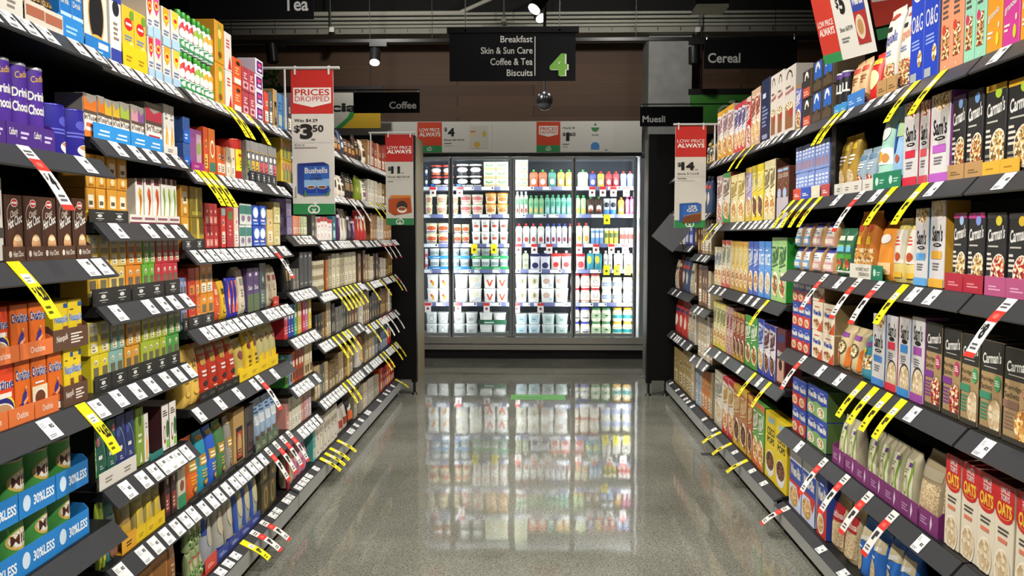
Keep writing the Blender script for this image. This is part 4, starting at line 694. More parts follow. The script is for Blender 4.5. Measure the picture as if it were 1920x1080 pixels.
# bay three
r('L', 2, 346, 359, 1, 222, spec('box', 'blue_tea_box', 'tea box', '#3a5a9a', [R(0, 0, 1, .5, '#2a62c0'), LN(.2, .15, .8, .4, '#b8d0f0', 2)], .08), 'blue tea box', rows=2, h=.085); r('L', 2, 360, 382, 1, 240, spec('box', 'berry_tea_box', 'tea box', '#8a4a86', [R(.5, .1, .95, .9, '#b89aa8'), E(.72, .55, .18, .15, '#8aa04a')], .09, side='#7a3a7a'), 'violet berry tea box', dx=.003); r('L', 2, 360, 384, 1, 310, TMG, 'magenta tray under violet box', h=.03)
r('L', 2, 385, 393, 1, 237, tea('#c8502c', '#e9b05a'), 'rust tea carton'); r('L', 2, 394, 406, 1, 240, spec('box', 'spice_tea_box', 'tea box', '#c86a2c', [E(.5, .55, .36, .2, '#e9d9b0'), E(.5, .55, .25, .14, '#c8502c'), R(.1, .05, .9, .25, '#2f7a6a')], .08), 'orange tea box with cream oval')
r('L', 2, 408, 425, 2, 272, tea('#d4642a', '#f0e0c8', '#3a2018'), 'small orange tea carton'); r('L', 2, 427, 442, 2, 275, tea('#ddd2b8', '#f2ead8', '#6a4a3a'), 'small cream tea carton')
r('L', 2, 443, 462, 1, 274, BCAN, 'red tin with yellow label', h=.155)
for i, (c, cw) in enumerate((('#8aa050', 'green'), ('#e0b02a', 'yellow'), ('#e0b02a', 'gold'), ('#d84a4a', 'red'), ('#d84a5a', 'coral'), ('#c9c3bd', 'silver'), ('#d0607a', 'pink'))):
    a = 463 + i * 8.3; r('L', 2, a, a + 8.1, 1, 262 + i * 2, TWN(c), f'grey loose tea box with {cw} label', dx=.003)
r('L', 2, 470, 520, 5, 335, TD, 'black tray of loose tea boxes', h=.045)
r('L', 3, 344, 358, 1, 372, GLD, 'gold tea box', rows=2, h=.105); r('L', 3, 360, 384, 1, 374, spec('box', 'gold_tea_caddy', 'tea box', '#a8902c', [R(.42, .1, .58, .95, '#d8c85a'), R(.1, .08, .9, .2, '#e0cf50')], .09), 'metallic gold tea box', rows=2, h=.105)
r('L', 3, 343, 386, 2, 452, TD, 'black tray under gold boxes', h=.036)
r('L', 3, 387, 411, 3, 380, tea('#b03434', '#d98a7a', '#f0d0c0'), 'brick red tea carton', rows=2); r('L', 3, 417, 425, 1, 390, tea('#c84038', '#dcd0c0', top='#8a9a94'), 'red tea carton with grey lid'); r('L', 3, 427, 440, 1, 388, spec('box', 'english_tea_box', 'tea box', '#a82c30', [R(.2, .7, .8, .9, '#5a7a3a'), LN(.3, .3, .7, .6, '#d9a08a', 3)], .08), 'crimson tea box with green patch')
r('L', 3, 441, 449, 1, 388, tea('#d8c0b0', '#f0e6da', '#a83838'), 'pale pink tea carton'); r('L', 3, 452, 474, 2, 380, spec('box', 'green_tea_box', 'tea box', '#c8cfc8', [R(0, .5, 1, .9, '#3f7a70'), E(.5, .3, .3, .14, '#8a6a8a')], .08, side='#5a3a6a'), 'white and teal tea box', rows=2)
r('L', 3, 476, 501, 2, 383, TET('#2a4ab0'), 'royal blue tea box', rows=2); r('L', 3, 503, 514, 1, 392, tea('#d8b878', '#f0e4c0', '#8a6a2a'), 'wheat tea carton'); r('L', 3, 515, 527, 1, 378, tea('#cfc080', '#efe8c0', '#7a8a3a'), 'straw tea carton', rows=2)
r('L', 4, 338, 354, 2, 525, herbal('#8a94c8'), 'lilac herbal tea box', rows=2, dx=.003, h=.085); r('L', 4, 337, 355, 1, 600, TD, 'black tray under lilac boxes', h=.04)
r('L', 4, 357, 370, 1, 530, tea('#c03a2c', '#e08a4a'), 'scarlet tea carton', rows=2, h=.1, dx=.003); r('L', 4, 371, 378, 1, 522, tea('#d8703a', '#efc08a'), 'peach tea carton', rows=2, h=.1, dx=.003); r('L', 4, 379, 403, 2, 518, herbal('#dc8f28'), 'orange herbal tea box', rows=2, h=.105, dx=.003)
r('L', 4, 357, 404, 2, 595, TD, 'black tray under orange boxes', h=.04); r('L', 4, 405, 416, 1, 525, BRK('#c8502c', '#e8b08a'), 'rust foil tea pack'); r('L', 4, 417, 427, 1, 524, BRK('#cfa82a', '#4a4020'), 'mustard foil tea pack')
r('L', 4, 428, 449, 3, 521, spec('bag', 'striped_tea_pack', 'tea pack', '#2c2f9a', [R(.3, .1, .75, .9, '#d86a4a'), E(.5, .4, .14, .1, '#e8c0a0')], .06, seal=.05), 'blue and red striped tea pack')
r('L', 4, 451, 463, 1, 502, BRK('#c9c0a8', '#8a8a78'), 'silver foil tea pack', dx=.003); r('L', 4, 465, 487, 2, 504, spec('box', 'slim_tea_box', 'tea box', '#54406a', [R(0, 0, 1, .4, '#5a6a4a'), T(.2, .5, .8, .6, 'So', W), E(.5, .85, .2, .04, '#d8c8e0')], .07), 'purple slim tea box')
r('L', 4, 489, 501, 1, 494, tea('#454b4a', '#6a7a74', '#aab4ae'), 'charcoal tea carton', dx=.003); r('L', 4, 503, 523, 2, 498, BRK('#bdb096', '#8a4038'), 'beige foil tea pack', dx=.003); r('L', 4, 513, 524, 1, 552, TRD, 'red tray under beige pack', h=.04)
r('L', 5, 335, 378, 2, 676, BRK('#d9b352', '#8a6a20'), 'golden coffee brick', h=.2, dx=.002)
RED = spec('bag', 'coffee_pack', 'coffee pack', '#b5331f', [R(.12, .8, .88, .97, '#a08a5a'), R(.2, .6, .8, .76, '#b08a3c'), LN(.2, .4, .8, .54, W, 2), E(.5, .27, .26, .05, INK), LN(.3, .1, .7, .2, '#e8b8a0', 2)], .07)
r('L', 5, 379, 448, 4, 648, RED, 'red coffee pack with black cup', dx=.003); r('L', 5, 376, 450, 5, 735, TK_, 'black notched coffee tray', h=.03)
YEL = spec('bag', 'coffee_pack', 'coffee pack', '#d8b52c', [R(.15, .78, .85, .95, '#9a8a4a'), E(.5, .66, .25, .07, '#6a2a20'), LN(.3, .2, .7, .5, '#5a4a1a', 3)], .06)
r('L', 5, 449, 464, 1, 640, spec('bag', 'coffee_pack', 'coffee pack', '#b5a050', [R(.1, .0, .9, .3, '#e0c020'), E(.5, .6, .3, .1, '#7a4038')], .06), 'tan coffee pack', dx=.003); r('L', 5, 465, 489, 2, 622, YEL, 'yellow coffee pack with maroon seal', dx=.003); r('L', 5, 490, 523, 3, 612, spec('bag', 'coffee_pack', 'coffee pack', '#b8b07a', [PG([(0, 0), (1, 0), (1, .3), (.5, .42), (0, .3)], '#dcb820'), E(.5, .7, .22, .07, '#8a5a4a')], .07), 'pale gold coffee bag', dx=.003)
r('L', 5, 450, 522, 4, 692, TY, 'yellow coffee tray', h=.045)
for a, b, c, cw, l in ((358, 377, '#d8662a', 'orange', '#e0a030'), (379, 397, '#2a92a8', 'teal', '#c9a23c'), (398, 413, '#2f5ec4', 'blue', '#c9b26a'), (414, 429, '#4a7a4a', 'green', '#a8a04a'), (430, 440, '#8f8c84', 'grey', '#b5a880')):
    r('L', 6, a, b, 1, {358: 835, 379: 823, 398: 810, 414: 800, 430: 790}[a], BAGC(c, l), f'{cw} ground coffee pack', dx=.003)
r('L', 6, 441, 461, 1, 780, PPR('#b5925a', '#a83a2c'), 'kraft coffee box with red oval', dx=.003); r('L', 6, 462, 479, 1, 772, PPR('#4a4442', '#6a3a40'), 'charcoal coffee box', dx=.003)
r('L', 6, 481, 523, 4, 762, spec('bag', 'coffee_pack', 'coffee pack', '#8fa6bc', [R(.1, .5, .9, .7, '#c9d2d8'), R(.1, .1, .9, .3, '#6a5a4a'), LN(.2, .75, .8, .9, '#3a5a8a', 2)], .06), 'icy blue coffee pack', dx=.003)
r('L', 6, 355, 460, 6, 890, TK_, 'black notched coffee tray', h=.022); r('L', 6, 480, 524, 4, 840, tray('#5a6a50', [LN(.2, .3, .8, .7, '#a0a890', 2)]), 'green-grey coffee tray', h=.05)
r('L', 8, 386, 406, 1, 975, spec('bag', 'coffee_bean_bag', 'coffee bag', '#9aa0a8', [R(.0, .5, .3, .95, '#2f4a9a'), E(.6, .5, .3, .2, '#b8b4a0')], .07), 'grey and blue bean bag', rows=1, h=.29, dx=.003); r('L', 8, 386, 408, 1, 1040, TRD, 'red tray under bean bag', h=.055)
r('L', 8, 410, 444, 2, 935, spec('bag', 'coffee_bean_bag', 'coffee bag', '#a8a89c', [R(.75, .1, 1, .8, '#c8683a'), E(.5, .5, .34, .18, '#c4bca0'), R(.0, .0, 1, .15, '#2f3f8a')], .07), 'silver bean bag with orange edge', dx=.003); r('L', 8, 446, 489, 3, 905, spec('bag', 'coffee_bean_bag', 'coffee bag', '#9fa394', [R(0, .1, .2, .9, '#3a5aa8'), E(.55, .5, .34, .2, '#c8bf9a'), E(.55, .75, .2, .08, '#8aa060')], .07), 'silver bean bag with blue edge', dx=.003)
r('L', 8, 409, 490, 4, 990, tray('#2f3f8a', [LN(.2, .3, .8, .7, '#9aa6d8', 2)]), 'navy coffee bean tray', h=.04)
r('L', 8, 492, 520, 2, 865, spec('box', 'biscuit_box', 'biscuit pack', '#4a4632', [R(.2, .1, .8, .9, '#6a5a2c'), ('A', .5, .5, .25, .08, 1.6, '#a88a3a')], .08), 'dark gold biscuit box', rows=2); r('L', 8, 521, 536, 2, 850, spec('bag', 'biscuit_pack', 'biscuit pack', '#9a2440', [E(.6, .4, .3, .25, '#d8b8a8'), R(.1, .8, .9, .95, '#c04a60')], .06), 'crimson biscuit pack'); r('L', 8, 537, 553, 2, 842, spec('bag', 'biscuit_pack', 'biscuit pack', '#c9b48a', [E(.5, .4, .34, .2, '@biscuit'), R(.1, .7, .9, .85, '#a8505a')], .06), 'cream biscuit pack')
# bays four to six
YBX = spec('box', 'coffee_sachet_box', 'coffee box', '#d8b83a', [R(.15, .55, .6, .85, '#d07a8a'), R(.6, .1, .9, .6, '#3f9a8a')], .09)
r('L', 2, 526, 548, 3, 250, YBX, 'yellow coffee sachet box', rows=2); r('L', 2, 549, 592, 5, 255, COF[2][0], 'brown coffee bag')
mix('L', 2, 596, 628, 8, (255, 270), COF, 'ground coffee bag')
r('L', 3, 539, 549, 1, 372, tea('#9a8cb8', '#c0b4d4', '#6a5a90'), 'lavender tea carton', rows=2); r('L', 3, 550, 564, 4, 404, tea('#d88a6a', '#f0d8c0', '#c8485a'), 'salmon tea carton'); r('L', 3, 565, 577, 3, 405, tea('#a8b88a', '#e8e6d0', '#4a6a3a'), 'sage tea carton'); r('L', 3, 578, 594, 3, 402, tea('#4a4844', '#8a8678', '#c0b8a4'), 'dark grey coffee carton')
r('L', 4, 537, 549, 2, 480, COF[0][0], 'black coffee bag'); r('L', 4, 551, 561, 2, 505, tea('#6a6660', '#9a968a', '#3a3834'), 'grey coffee carton'); r('L', 4, 563, 587, 3, 473, spec('box', 'capsule_box', 'coffee box', '#3a3a39', [R(.35, .85, .6, .92, W), R(.2, .1, .8, .16, '#8a8a84'), R(.46, .2, .54, .75, '#55554f')], .09), 'tall charcoal capsule box')
for a, b, n, c, cw, yt in ((531, 541, 2, '#c8303a', 'red', 575), (542, 552, 2, '#2f3f9a', 'blue', 573), (553, 558, 1, '#3fa08a', 'teal', 571), (559, 567, 2, '#d0a83a', 'yellow', 569), (568, 573, 1, '#c83a5a', 'rose', 567), (574, 579, 1, '#b06aa0', 'mauve', 566), (580, 586, 1, '#d0b02a', 'golden', 564)):
    r('L', 5, a, b, n, yt, spec('box', 'capsule_carton', 'coffee box', c, [E(.5, .65, .3, .1, W), LN(.25, .15, .75, .4, '#e8e0d0', 3)], .09), f'{cw} capsule carton', bay=3)
for a, b, n, c, cw, yt in ((529, 543, 3, '#4aa04a', 'green', 683), (544, 549, 1, '#8aa8c8', 'pale blue', 668), (550, 555, 1, '#d8702c', 'orange', 663), (556, 571, 3, '#a84a30', 'russet', 658), (572, 586, 3, '#cdb88a', 'sand', 652)):
    r('L', 6, a, b, n, yt, spec('box', 'capsule_carton', 'coffee box', c, [E(.5, .6, .3, .12, '#e8e0d0'), R(.2, .1, .8, .35, '#5a4030')], .09), f'{cw} capsule carton')
PAS = [(tea(c, a, t, name='wafer_pack'), cw) for c, a, t, cw in (('#c8a8b0', '#e8d8d8', '#8a5a6a', 'pale pink'), ('#a8bfa8', '#d8e4d0', '#5a7a5a', 'pale green'), ('#d8d4c0', '#f0ece0', '#8a8468', 'ivory'), ('#9ab4c4', '#d0e0e8', '#4a6a8a', 'powder blue'), ('#c88a80', '#e8c8c0', '#8a3a3a', 'dusty red'))]
mix('L', 7, 524, 588, 5.5, (765, 712), PAS, 'wafer pack', hr=(.85, 1))
r('L', 8, 555, 578, 3, 845, spec('bag', 'marshmallow_bag', 'bag', '#c07a98', [E(.4, .6, .25, .12, '#d898b0'), R(.6, .3, .8, .5, '#b83048')], .06), 'pink marshmallow bag', rows=1); r('L', 8, 579, 588, 2, 825, tea('#5ab0a8', '#d8ece8', '#2a6a64', name='wafer_pack'), 'turquoise wafer pack')
OVL = spec('box', 'rusk_box', 'biscuit pack', '#cfc8b8', [R(.1, .05, .9, .55, '#e8e2d4'), ('A', .5, .32, .28, .05, .8, INK), R(.1, .6, .9, .75, '#a89a84')], .08)
r('L', 7, 591, 634, 6, 790, OVL, 'white rusk box with black oval', h=.2, bay=4)
BIS = [(tea(c, a, t, name=nm), cw) for c, a, t, cw, nm in (('#a8946c', '#e6dcc4', '#7a5a3a', 'beige', 'biscuit_packet'), ('#5a3a26', '#a8845a', '#e0cfa8', 'dark brown', 'biscuit_packet'), ('#7f6844', '#d8c8a4', '#4a3a24', 'tan', 'biscuit_packet'), ('#b5ad98', '#f0ece0', '#6a625a', 'off-white', 'biscuit_packet'), ('#2a2826', '#8a8474', '#cfc8b8', 'black', 'biscuit_packet'), ('#6a4e28', '#c8a868', '#3a2a14', 'bronze', 'biscuit_packet'))]
BIS += [(tea(c, a, t, name='biscuit_packet'), cw) for c, a, t, cw in (('#191817', '#5a544a', '#c9a85a', 'jet black'), ('#5c2a22', '#b08a6a', '#e0cfae', 'burgundy'), ('#dcd9d2', '#f0eee8', '#4a3a30', 'silver white'), ('#474a3c', '#8a8a70', '#d8d0b0', 'dark olive'), ('#77736c', '#a8a49a', '#2a2622', 'pewter'), ('#3a2418', '#8a6240', '#e8d8b8', 'espresso'))]
BIR = BIS + [(tea('#a8302c', '#e0b8a0', '#f0e0d0', name='biscuit_packet'), 'red'), (tea('#5a6a8a', '#b8c4d4', '#2a344a', name='biscuit_packet'), 'slate blue')]
CRM = [(tea(c, '#efe8da', t, name='cracker_packet'), cw) for c, t, cw in (('#b9a985', '#6a5a48', 'cream'), ('#94805a', '#4a3a24', 'oatmeal'), ('#c9c0b0', '#7a3a3a', 'white'), ('#7a5a36', '#2a1a10', 'toffee'), ('#c07a5a', '#5a2018', 'terracotta'))]
COL3 = [(spec('bag', 'confection_bag', 'bag', c, [E(.5, .5, .3, .2, f), R(.1, .7, .9, .8, l)], .06), cw) for c, f, l, cw in (('#c8302f', '#e8d0b0', W, 'red'), ('#7a4a8a', '#d8c0e0', W, 'purple'), ('#a8c0d8', '#f0f0e8', '#3a5a9a', 'light blue'), ('#e0dcd0', '#b0a080', '#5a4a3a', 'white'), ('#4a2a50', '#a88ab0', '#e0d0e0', 'plum'), ('#3a3a40', '#8a8a90', W, 'graphite'))]
mix('L', 3, 596, 634, 7, (403, 400), [(tea('#d8d2cc', '#f2ece6', '#b83a3a', top='#b83a3a', name='coffee_jar_box'), 'white and red'), (tea('#2f6a78', '#9ac0c4', W, name='coffee_jar_box'), 'teal'), (tea('#b8b0c0', '#e0d8e4', '#6a4a7a', name='coffee_jar_box'), 'lilac grey')], 'coffee jar box')
mix('L', 3, 636, 694, 6.5, (388, 384), COL3, 'tea pouch'); mix('L', 3, 695, 752, 4.6, (400, 410), [(tea('#a8784a', '#e0c8a0', '#4a2a18', name='sachet_packet'), 'caramel'), (tea('#d8cfc0', '#efe8dc', '#8a6a9a', name='sachet_packet'), 'ivory'), (tea('#8a2a2a', '#d8a890', '#f0e0d0', name='sachet_packet'), 'dark red'), (tea('#b8a4c0', '#e0d4e4', '#5a3a6a', name='sachet_packet'), 'lilac')], 'sachet packet', hr=(.85, 1))
mix('L', 2, 629, 690, 6.5, (310, 330), [(COF[i][0], COF[i][1]) for i in (0, 1, 2, 5)] + [(spec('bag', 'coffee_bag', 'coffee bag', '#8aa030', [R(.2, .3, .8, .5, '#c8d080')], .07), 'lime')], 'coffee bag'); mix('L', 2, 691, 752, 4.6, (335, 350), CRM, 'slim coffee packet', hr=(.88, 1))
r('L', 4, 591, 610, 4, 490, spec('can', 'spice_jar', 'jar', '#c4bda4', [R(.1, .2, .9, .6, '#8a7f62')], lid='#d8d4c8', lidm=.1), 'small cream jar', rows=3)
mix('L', 4, 612, 680, 5.5, (477, 468), [(tea('#c2b898', '#ded6bc', '#6f644c', name='shortbread_box'), 'ivory'), (tea('#a0551f', '#c88a4a', '#5a2a10', name='shortbread_box'), 'copper'), (tea('#938868', '#b8b090', '#4f4632', name='shortbread_box'), 'khaki'), (tea('#6e5537', '#a48a60', '#d9c8a0', name='shortbread_box'), 'walnut')], 'shortbread box', hr=(.72, 1)); mix('L', 4, 681, 752, 4.2, (462, 470), BIS, 'biscuit packet', hr=(.65, 1))
mix('L', 5, 592, 678, 4.6, (572, 545), BIS, 'slim biscuit packet', hr=(.62, 1)); mix('L', 5, 679, 752, 4, (545, 535), BIS, 'narrow biscuit packet', hr=(.65, 1))
mix('L', 6, 592, 664, 5.4, (690, 640), [BIS[0], BIS[2], BIS[5], (tea('#d0b25a', '#e8d8a0', '#6a5424', name='biscuit_packet'), 'straw'), (tea('#55524a', '#8f8a7c', '#cfc8b4', name='biscuit_packet'), 'charcoal')], 'tall biscuit packet', hr=(.7, 1))
r('L', 6, 666, 684, 1, 622, spec('bag', 'party_biscuit_bag', 'bag', '#c9c4b8', [E(.5, .72, .4, .2, '#b8342c'), E(.5, .3, .36, .16, '@biscuit')], .07), 'silver bag with big red patch', h=.26)
mix('L', 6, 686, 752, 4.6, (612, 595), BIR + COL3[:2], 'cookie packet', hr=(.75, 1))
mix('L', 7, 638, 664, 8, (755, 735), [(spec('bag', 'crisp_bread_bag', 'bag', '#232222', [R(.1, .2, .9, .6, '#d8622a'), PG([(.1, .6), (.9, .7), (.9, .85), (.1, .75)], W)], .07), 'black and orange'), (spec('bag', 'crisp_bread_bag', 'bag', '#d8d0c4', [R(.1, .2, .9, .5, '#a8402c')], .07), 'white and rust')], 'crispbread bag')
mix('L', 7, 665, 712, 5, (728, 705), [(tea('#a8a090', '#ccc6b8', '#6a6256', name='cracker_box'), 'stone grey'), (tea('#8f8670', '#b8b098', '#4f4836', name='cracker_box'), 'drab'), (tea('#c4b8a0', '#e4dccc', '#8a3a30', name='cracker_box'), 'oat')], 'cracker box', hr=(.9, 1)); mix('L', 7, 713, 752, 4.6, (690, 668), [(tea('#b02c30', '#e0b0a0', W, name='cracker_box'), 'red'), (tea('#c8502c', '#e8c090', W, name='cracker_box'), 'orange'), (tea('#7a2430', '#c89090', W, name='cracker_box'), 'wine'), (tea('#d8cfc0', '#efe8dc', '#7a5a4a', name='cracker_box'), 'cream')], 'snack cracker box', hr=(.7, 1), rows=1)

# ------------------------------------------------------------------ what stands on the cereal-side shelves
# top shelf, from the fridge end
mix('R', 1, 1323, 1341, 6, (262, 250), [(pbag('#8a6a2a', '#2a2620', '@muesli'), 'brown'), (pbag('#3a3a2c', '#c8a030', '@nuts'), 'black and yellow')], 'trail mix bag')
CW = lambda b, br, f, bd, sd=None, **k: cereal(b, br, f, bd, sd, **k)
r('R', 1, 1343, 1374, 3, 218, CW('#ded6cc', '#a87a8a', '@loops', '#d8a030', '#cfc6b8'), 'white flake box with gold foot'); r('R', 1, 1375, 1397, 3, 205, CW('#d8d4da', '#5a4a8a', '@biscuit', '#c8404a', '#c8c4cc'), 'white and violet cereal box')
r('R', 1, 1398, 1406, 1, 190, CW('#b8282c', '#e8d8d0', '@berry', '#d8b8a8', '#8a2020'), 'red cereal box'); r('R', 1, 1407, 1424, 2, 178, CW('#d8c4b0', '#a04a3a', '@biscuit', '#c8a88a', '#8a3a2c'), 'cream cereal box with russet side')
r('R', 1, 1425, 1441, 1, 160, spec('box', 'cereal_box', 'cereal box', '#1f2a48', [LN(.15, .25, .85, .6, '#7a88b0', 6), R(.2, .05, .8, .12, '#8a94b4'), LN(.2, .7, .85, .85, '#c0c8dc', 1)], .2, side='#1f2a48', top='#141c34'), 'tall navy cereal box')
GRW = spec('box', 'granola_carton', 'granola box', '#cdc5bb', [('A', .5, .82, .26, .06, .5, '#2a2a2a', 0, 180), T(.15, .55, .9, .65, 'granola', '#a8484a', .02, .04), R(.2, .06, .85, .4, '#8a5a3a'), E(.5, .4, .36, .06, '@nuts'), E(.7, .3, .14, .06, '#b8302c'), LN(.2, .68, .8, .74, '#6a625a', 1)], .1, side='#cfc8c0')
r('R', 1, 1442, 1466, 2, 152, GRW, 'white granola carton, narrow'); r('R', 1, 1467, 1489, 1, 140, GRW, 'white granola carton, wide'); r('R', 1, 1490, 1500, 1, 168, CW('#5a62b0', '#e8e0f0', '@muesli', '#9a7a4a', '#4a4a90'), 'indigo cereal box'); 
BARB = spec('box', 'oat_bar_box', 'snack box', '#3a2f28', [R(.15, .4, .9, .95, '#2f62b8'), ('A', .5, .6, .25, .1, 1.4, W, 20, 170), R(.1, .05, .9, .3, '#5a4a38'), PG([(.3, .3), (.7, .3), (.5, .5)], '#5a4a38')], .12, side='#6a5a44', top='#6a5a44')
BARO = spec('box', 'oat_bar_box', 'snack box', '#3a3430', [R(.1, .05, .9, .38, '#c8523a'), ('A', .5, .6, .25, .1, 1.4, W, 20, 170), LN(.2, .12, .8, .3, '#e8b8a0', 2)], .12, side='#6a5a44', top='#6a5a44')
r('R', 1, 1502, 1519, 1, 145, BARO, 'dark snack box with orange foot', rows=2); r('R', 1, 1520, 1560, 2, 128, BARB, 'blue-windowed brown snack box', rows=2)
r('R', 1, 1562, 1583, 2, 150, spec('can', 'protein_shake_bottle', 'bottle', '#1c1b1f', [T(.2, .5, .9, .72, 'ALL', W, .04), R(.1, .0, .9, .25, '#4a9ad0'), R(.1, .85, .9, .95, '#5a3a8a')], lid='#e0e0e4', lidm=0), 'black shake bottle with white cap'); r('R', 1, 1562, 1586, 2, 210, tray('#3f8fca', [LN(.2, .3, .8, .6, '#b8d8ec', 2)]), 'blue tray under shake bottles', h=.035)
r('R', 1, 1588, 1618, 2, 130, pbag('#d8a87a', '#b8402c', '@oats', '#8a5a3a', 'bag', 'oat_cluster_bag'), 'tan oat cluster bag'); r('R', 1, 1587, 1620, 2, 178, tray('#3f7ac0', [LN(.2, .3, .8, .6, '#b0cce8', 2)]), 'steel blue snack tray', h=.055)
r('R', 1, 1622, 1642, 1, 115, spec('bag', 'corn_puff_bag', 'bag', '#c8231f', [E(.5, .45, .4, .2, '#e8d8a0'), R(.1, .75, .9, .86, '#e0b030')], .08), 'red bag with cream burst')
r('R', 1, 1646, 1672, 1, 38, gbag('#3a4a9a'), 'white granola bag with blue script', dx=.006); r('R', 1, 1674, 1701, 1, 30, gbag('#e0824a'), 'white granola bag with orange script', dx=.006); r('R', 1, 1643, 1680, 2, 150, TKR, 'kraft tray of granola bags', h=.055)
r('R', 1, 1703, 1757, 2, -18, OG, 'royal blue oat granola box'); r('R', 1, 1759, 1803, 2, -40, gran('#e0906c'), 'salmon granola carton'); r('R', 1, 1804, 1845, 2, -60, gran('#93cdb0', '#c83a6a'), 'mint granola carton'); r('R', 1, 1846, 1876, 1, -80, gran2('#e0952a', '#d8d03a'), 'orange granola carton'); r('R', 1, 1877, 1909, 1, -100, gran2('#c83f92', '#c8c830'), 'magenta granola carton'); r('R', 1, 1910, 1950, 1, -110, gran2('#e09a2c', '#3a2a20'), 'orange and black granola carton')
# second shelf
BAR = spec('box', 'cereal_bar_box', 'snack box', '#7f94cc', [LN(.15, .5, .85, .9, '#e0e6f4', 3), R(.15, .12, .85, .4, '#9a7a8a')], .1, side='#6a7fb8')
r('R', 2, 1483, 1552, 10, 283, BAR, 'slim lilac cereal bar box', rows=2, dx=.004); 
for a, b, c, cw in ((1482, 1500, '#c8452c', 'orange-red'), (1501, 1519, '#2f4fb0', 'blue'), (1520, 1536, '#d8d0b8', 'cream'), (1537, 1553, '#b84a4a', 'rose red')):
    r('R', 2, a, b, 1, 350, tray(c, [LN(.2, .3, .8, .6, W, 2)]), f'{cw} tray of cereal bars', h=.05)
r('R', 2, 1554, 1563, 1, 240, spec('box', 'black_snack_box', 'snack box', '#17161a', [T(.1, .7, .9, .76, '3 PACK', '#6a6660'), T(.1, .5, .9, .56, '3 PACK', '#6a6660'), T(.1, .3, .9, .36, '3 PACK', '#6a6660')], .2), 'tall black snack box')
r('R', 2, 1565, 1597, 2, 262, pbag('#a8862c', '#d8b83a', '@oats'), 'mustard muesli pouch'); r('R', 2, 1599, 1632, 2, 285, pbag('#8fa4b4', '#5a7f9a', '@berry'), 'blue-grey muesli pouch', dx=.004); r('R', 2, 1562, 1634, 4, 342, TW, 'white tray of muesli pouches', h=.042)
MINT = spec('bag', 'clusters_pouch', 'pouch', '#a8d4c4', [R(.05, .3, .95, .5, '#d8ece0'), E(.35, .4, .2, .07, '#d8a03a'), E(.68, .38, .18, .06, '#c88a4a'), E(.5, .7, .34, .1, '#e4efe8'), LN(.15, .12, .85, .24, '#d8f0e8', 2)], .09)
BLUP = spec('bag', 'clusters_pouch', 'pouch', '#8fb8dc', [E(.3, .6, .26, .2, '#2450a8'), E(.6, .34, .16, .05, '#b8543a'), LN(.15, .1, .85, .24, '#c8dcf0', 2), R(.5, .6, .95, .8, '#a8c890')], .09)
r('R', 2, 1637, 1663, 1, 202, MINT, 'mint green clusters pouch', dx=.004); r('R', 2, 1665, 1687, 1, 200, BLUP, 'sky blue clusters pouch', dx=.004); r('R', 2, 1636, 1688, 2, 325, TG, 'green tray of cluster pouches', h=.055)
r('R', 2, 1690, 1718, 1, 203, sams('#c92840', '@berry'), 'white muesli box with red band, red side'); r('R', 2, 1720, 1738, 1, 198, sams('#d04a58', '@berry'), 'white muesli box with pink-red band'); r('R', 2, 1740, 1777, 1, 188, sams('#b05ab8', '@nuts'), 'white muesli box with purple band')
r('R', 2, 1781, 1806, 1, 190, carm('#5a3a6a', '@muesli', '#6f8fc0'), 'black granola box beside purple-banded box', dx=.003); r('R', 2, 1808, 1838, 1, 180, carm('#2c2c2e', '@muesli', '#6a94cc'), 'black granola box with blue badge', dx=.003); r('R', 2, 1841, 1880, 1, 172, carm('#d8a82a', '@nuts', '#a8c83a'), 'black granola box with yellow top', dx=.003); r('R', 2, 1883, 1935, 1, 162, carm('#d8a82a', '@nuts', '#a8c83a'), 'black granola box at camera end', dx=.003)
r('R', 2, 1774, 1838, 2, 320, TKR, 'taped kraft granola tray', h=.042); r('R', 2, 1840, 1910, 2, 320, tray('#dca93a', [LN(.2, .4, .8, .6, '#b0801c', 1)]), 'yellow granola tray', h=.035)
# third shelf
r('R', 3, 1483, 1515, 2, 420, BIXP('#5f97c8'), 'blue crispbread pack', rows=2); r('R', 3, 1517, 1560, 2, 418, BIXP('#c8989a'), 'pink crispbread pack', rows=2)
GRB = pbag('#2f6a4a', '#e0e8d8', '@garden', '#8fc060', 'bag', 'garden_muesli_bag'); GRB['D'] += [R(.05, .35, .95, .45, '#4a9a3a'), R(.1, .5, .9, .62, '#6fb8d8')]
r('R', 3, 1562, 1590, 2, 428, GRB, 'dark green muesli bag'); ORB = spec('bag', 'honey_nut_bag', 'bag', '#c8782a', [R(.3, .5, .75, .62, '#e6c020'), E(.5, .75, .3, .06, '#c84a30'), R(.08, .06, .92, .44, '@loops')], .1)
r('R', 3, 1594, 1632, 2, 398, ORB, 'large orange honey nut bag', dx=.004, bay=1); r('R', 3, 1634, 1664, 1, 415, spec('bag', 'foil_cereal_bag', 'bag', '#d8882c', [R(.1, .1, .9, .3, '#e8c08a'), E(.5, .7, .3, .08, W)], .1), 'crumpled orange foil bag', dx=.004)
r('R', 3, 1592, 1631, 1, 490, THN, 'white honey nut crunch tray', h=.05); r('R', 3, 1633, 1654, 1, 490, TG, 'green tray under foil bag', h=.05)
r('R', 3, 1666, 1710, 2, 410, spec('bag', 'cereal_bag', 'bag', '#dcc878', [R(.06, .3, .94, .82, '#ded8ca'), LN(.15, .58, .8, .74, '#c8483a', 3), E(.6, .4, .2, .07, '#b8502c'), R(.1, .08, .9, .16, '#e0b030')], .09), 'cream and yellow cereal bag')
r('R', 3, 1712, 1737, 1, 392, sams('#5aa0d8', '@nuts'), 'white muesli box with sky blue band', dx=.002); r('R', 3, 1740, 1768, 1, 378, sams('#e0a83a', '@porridge'), 'white muesli box with mustard side', dx=.002)
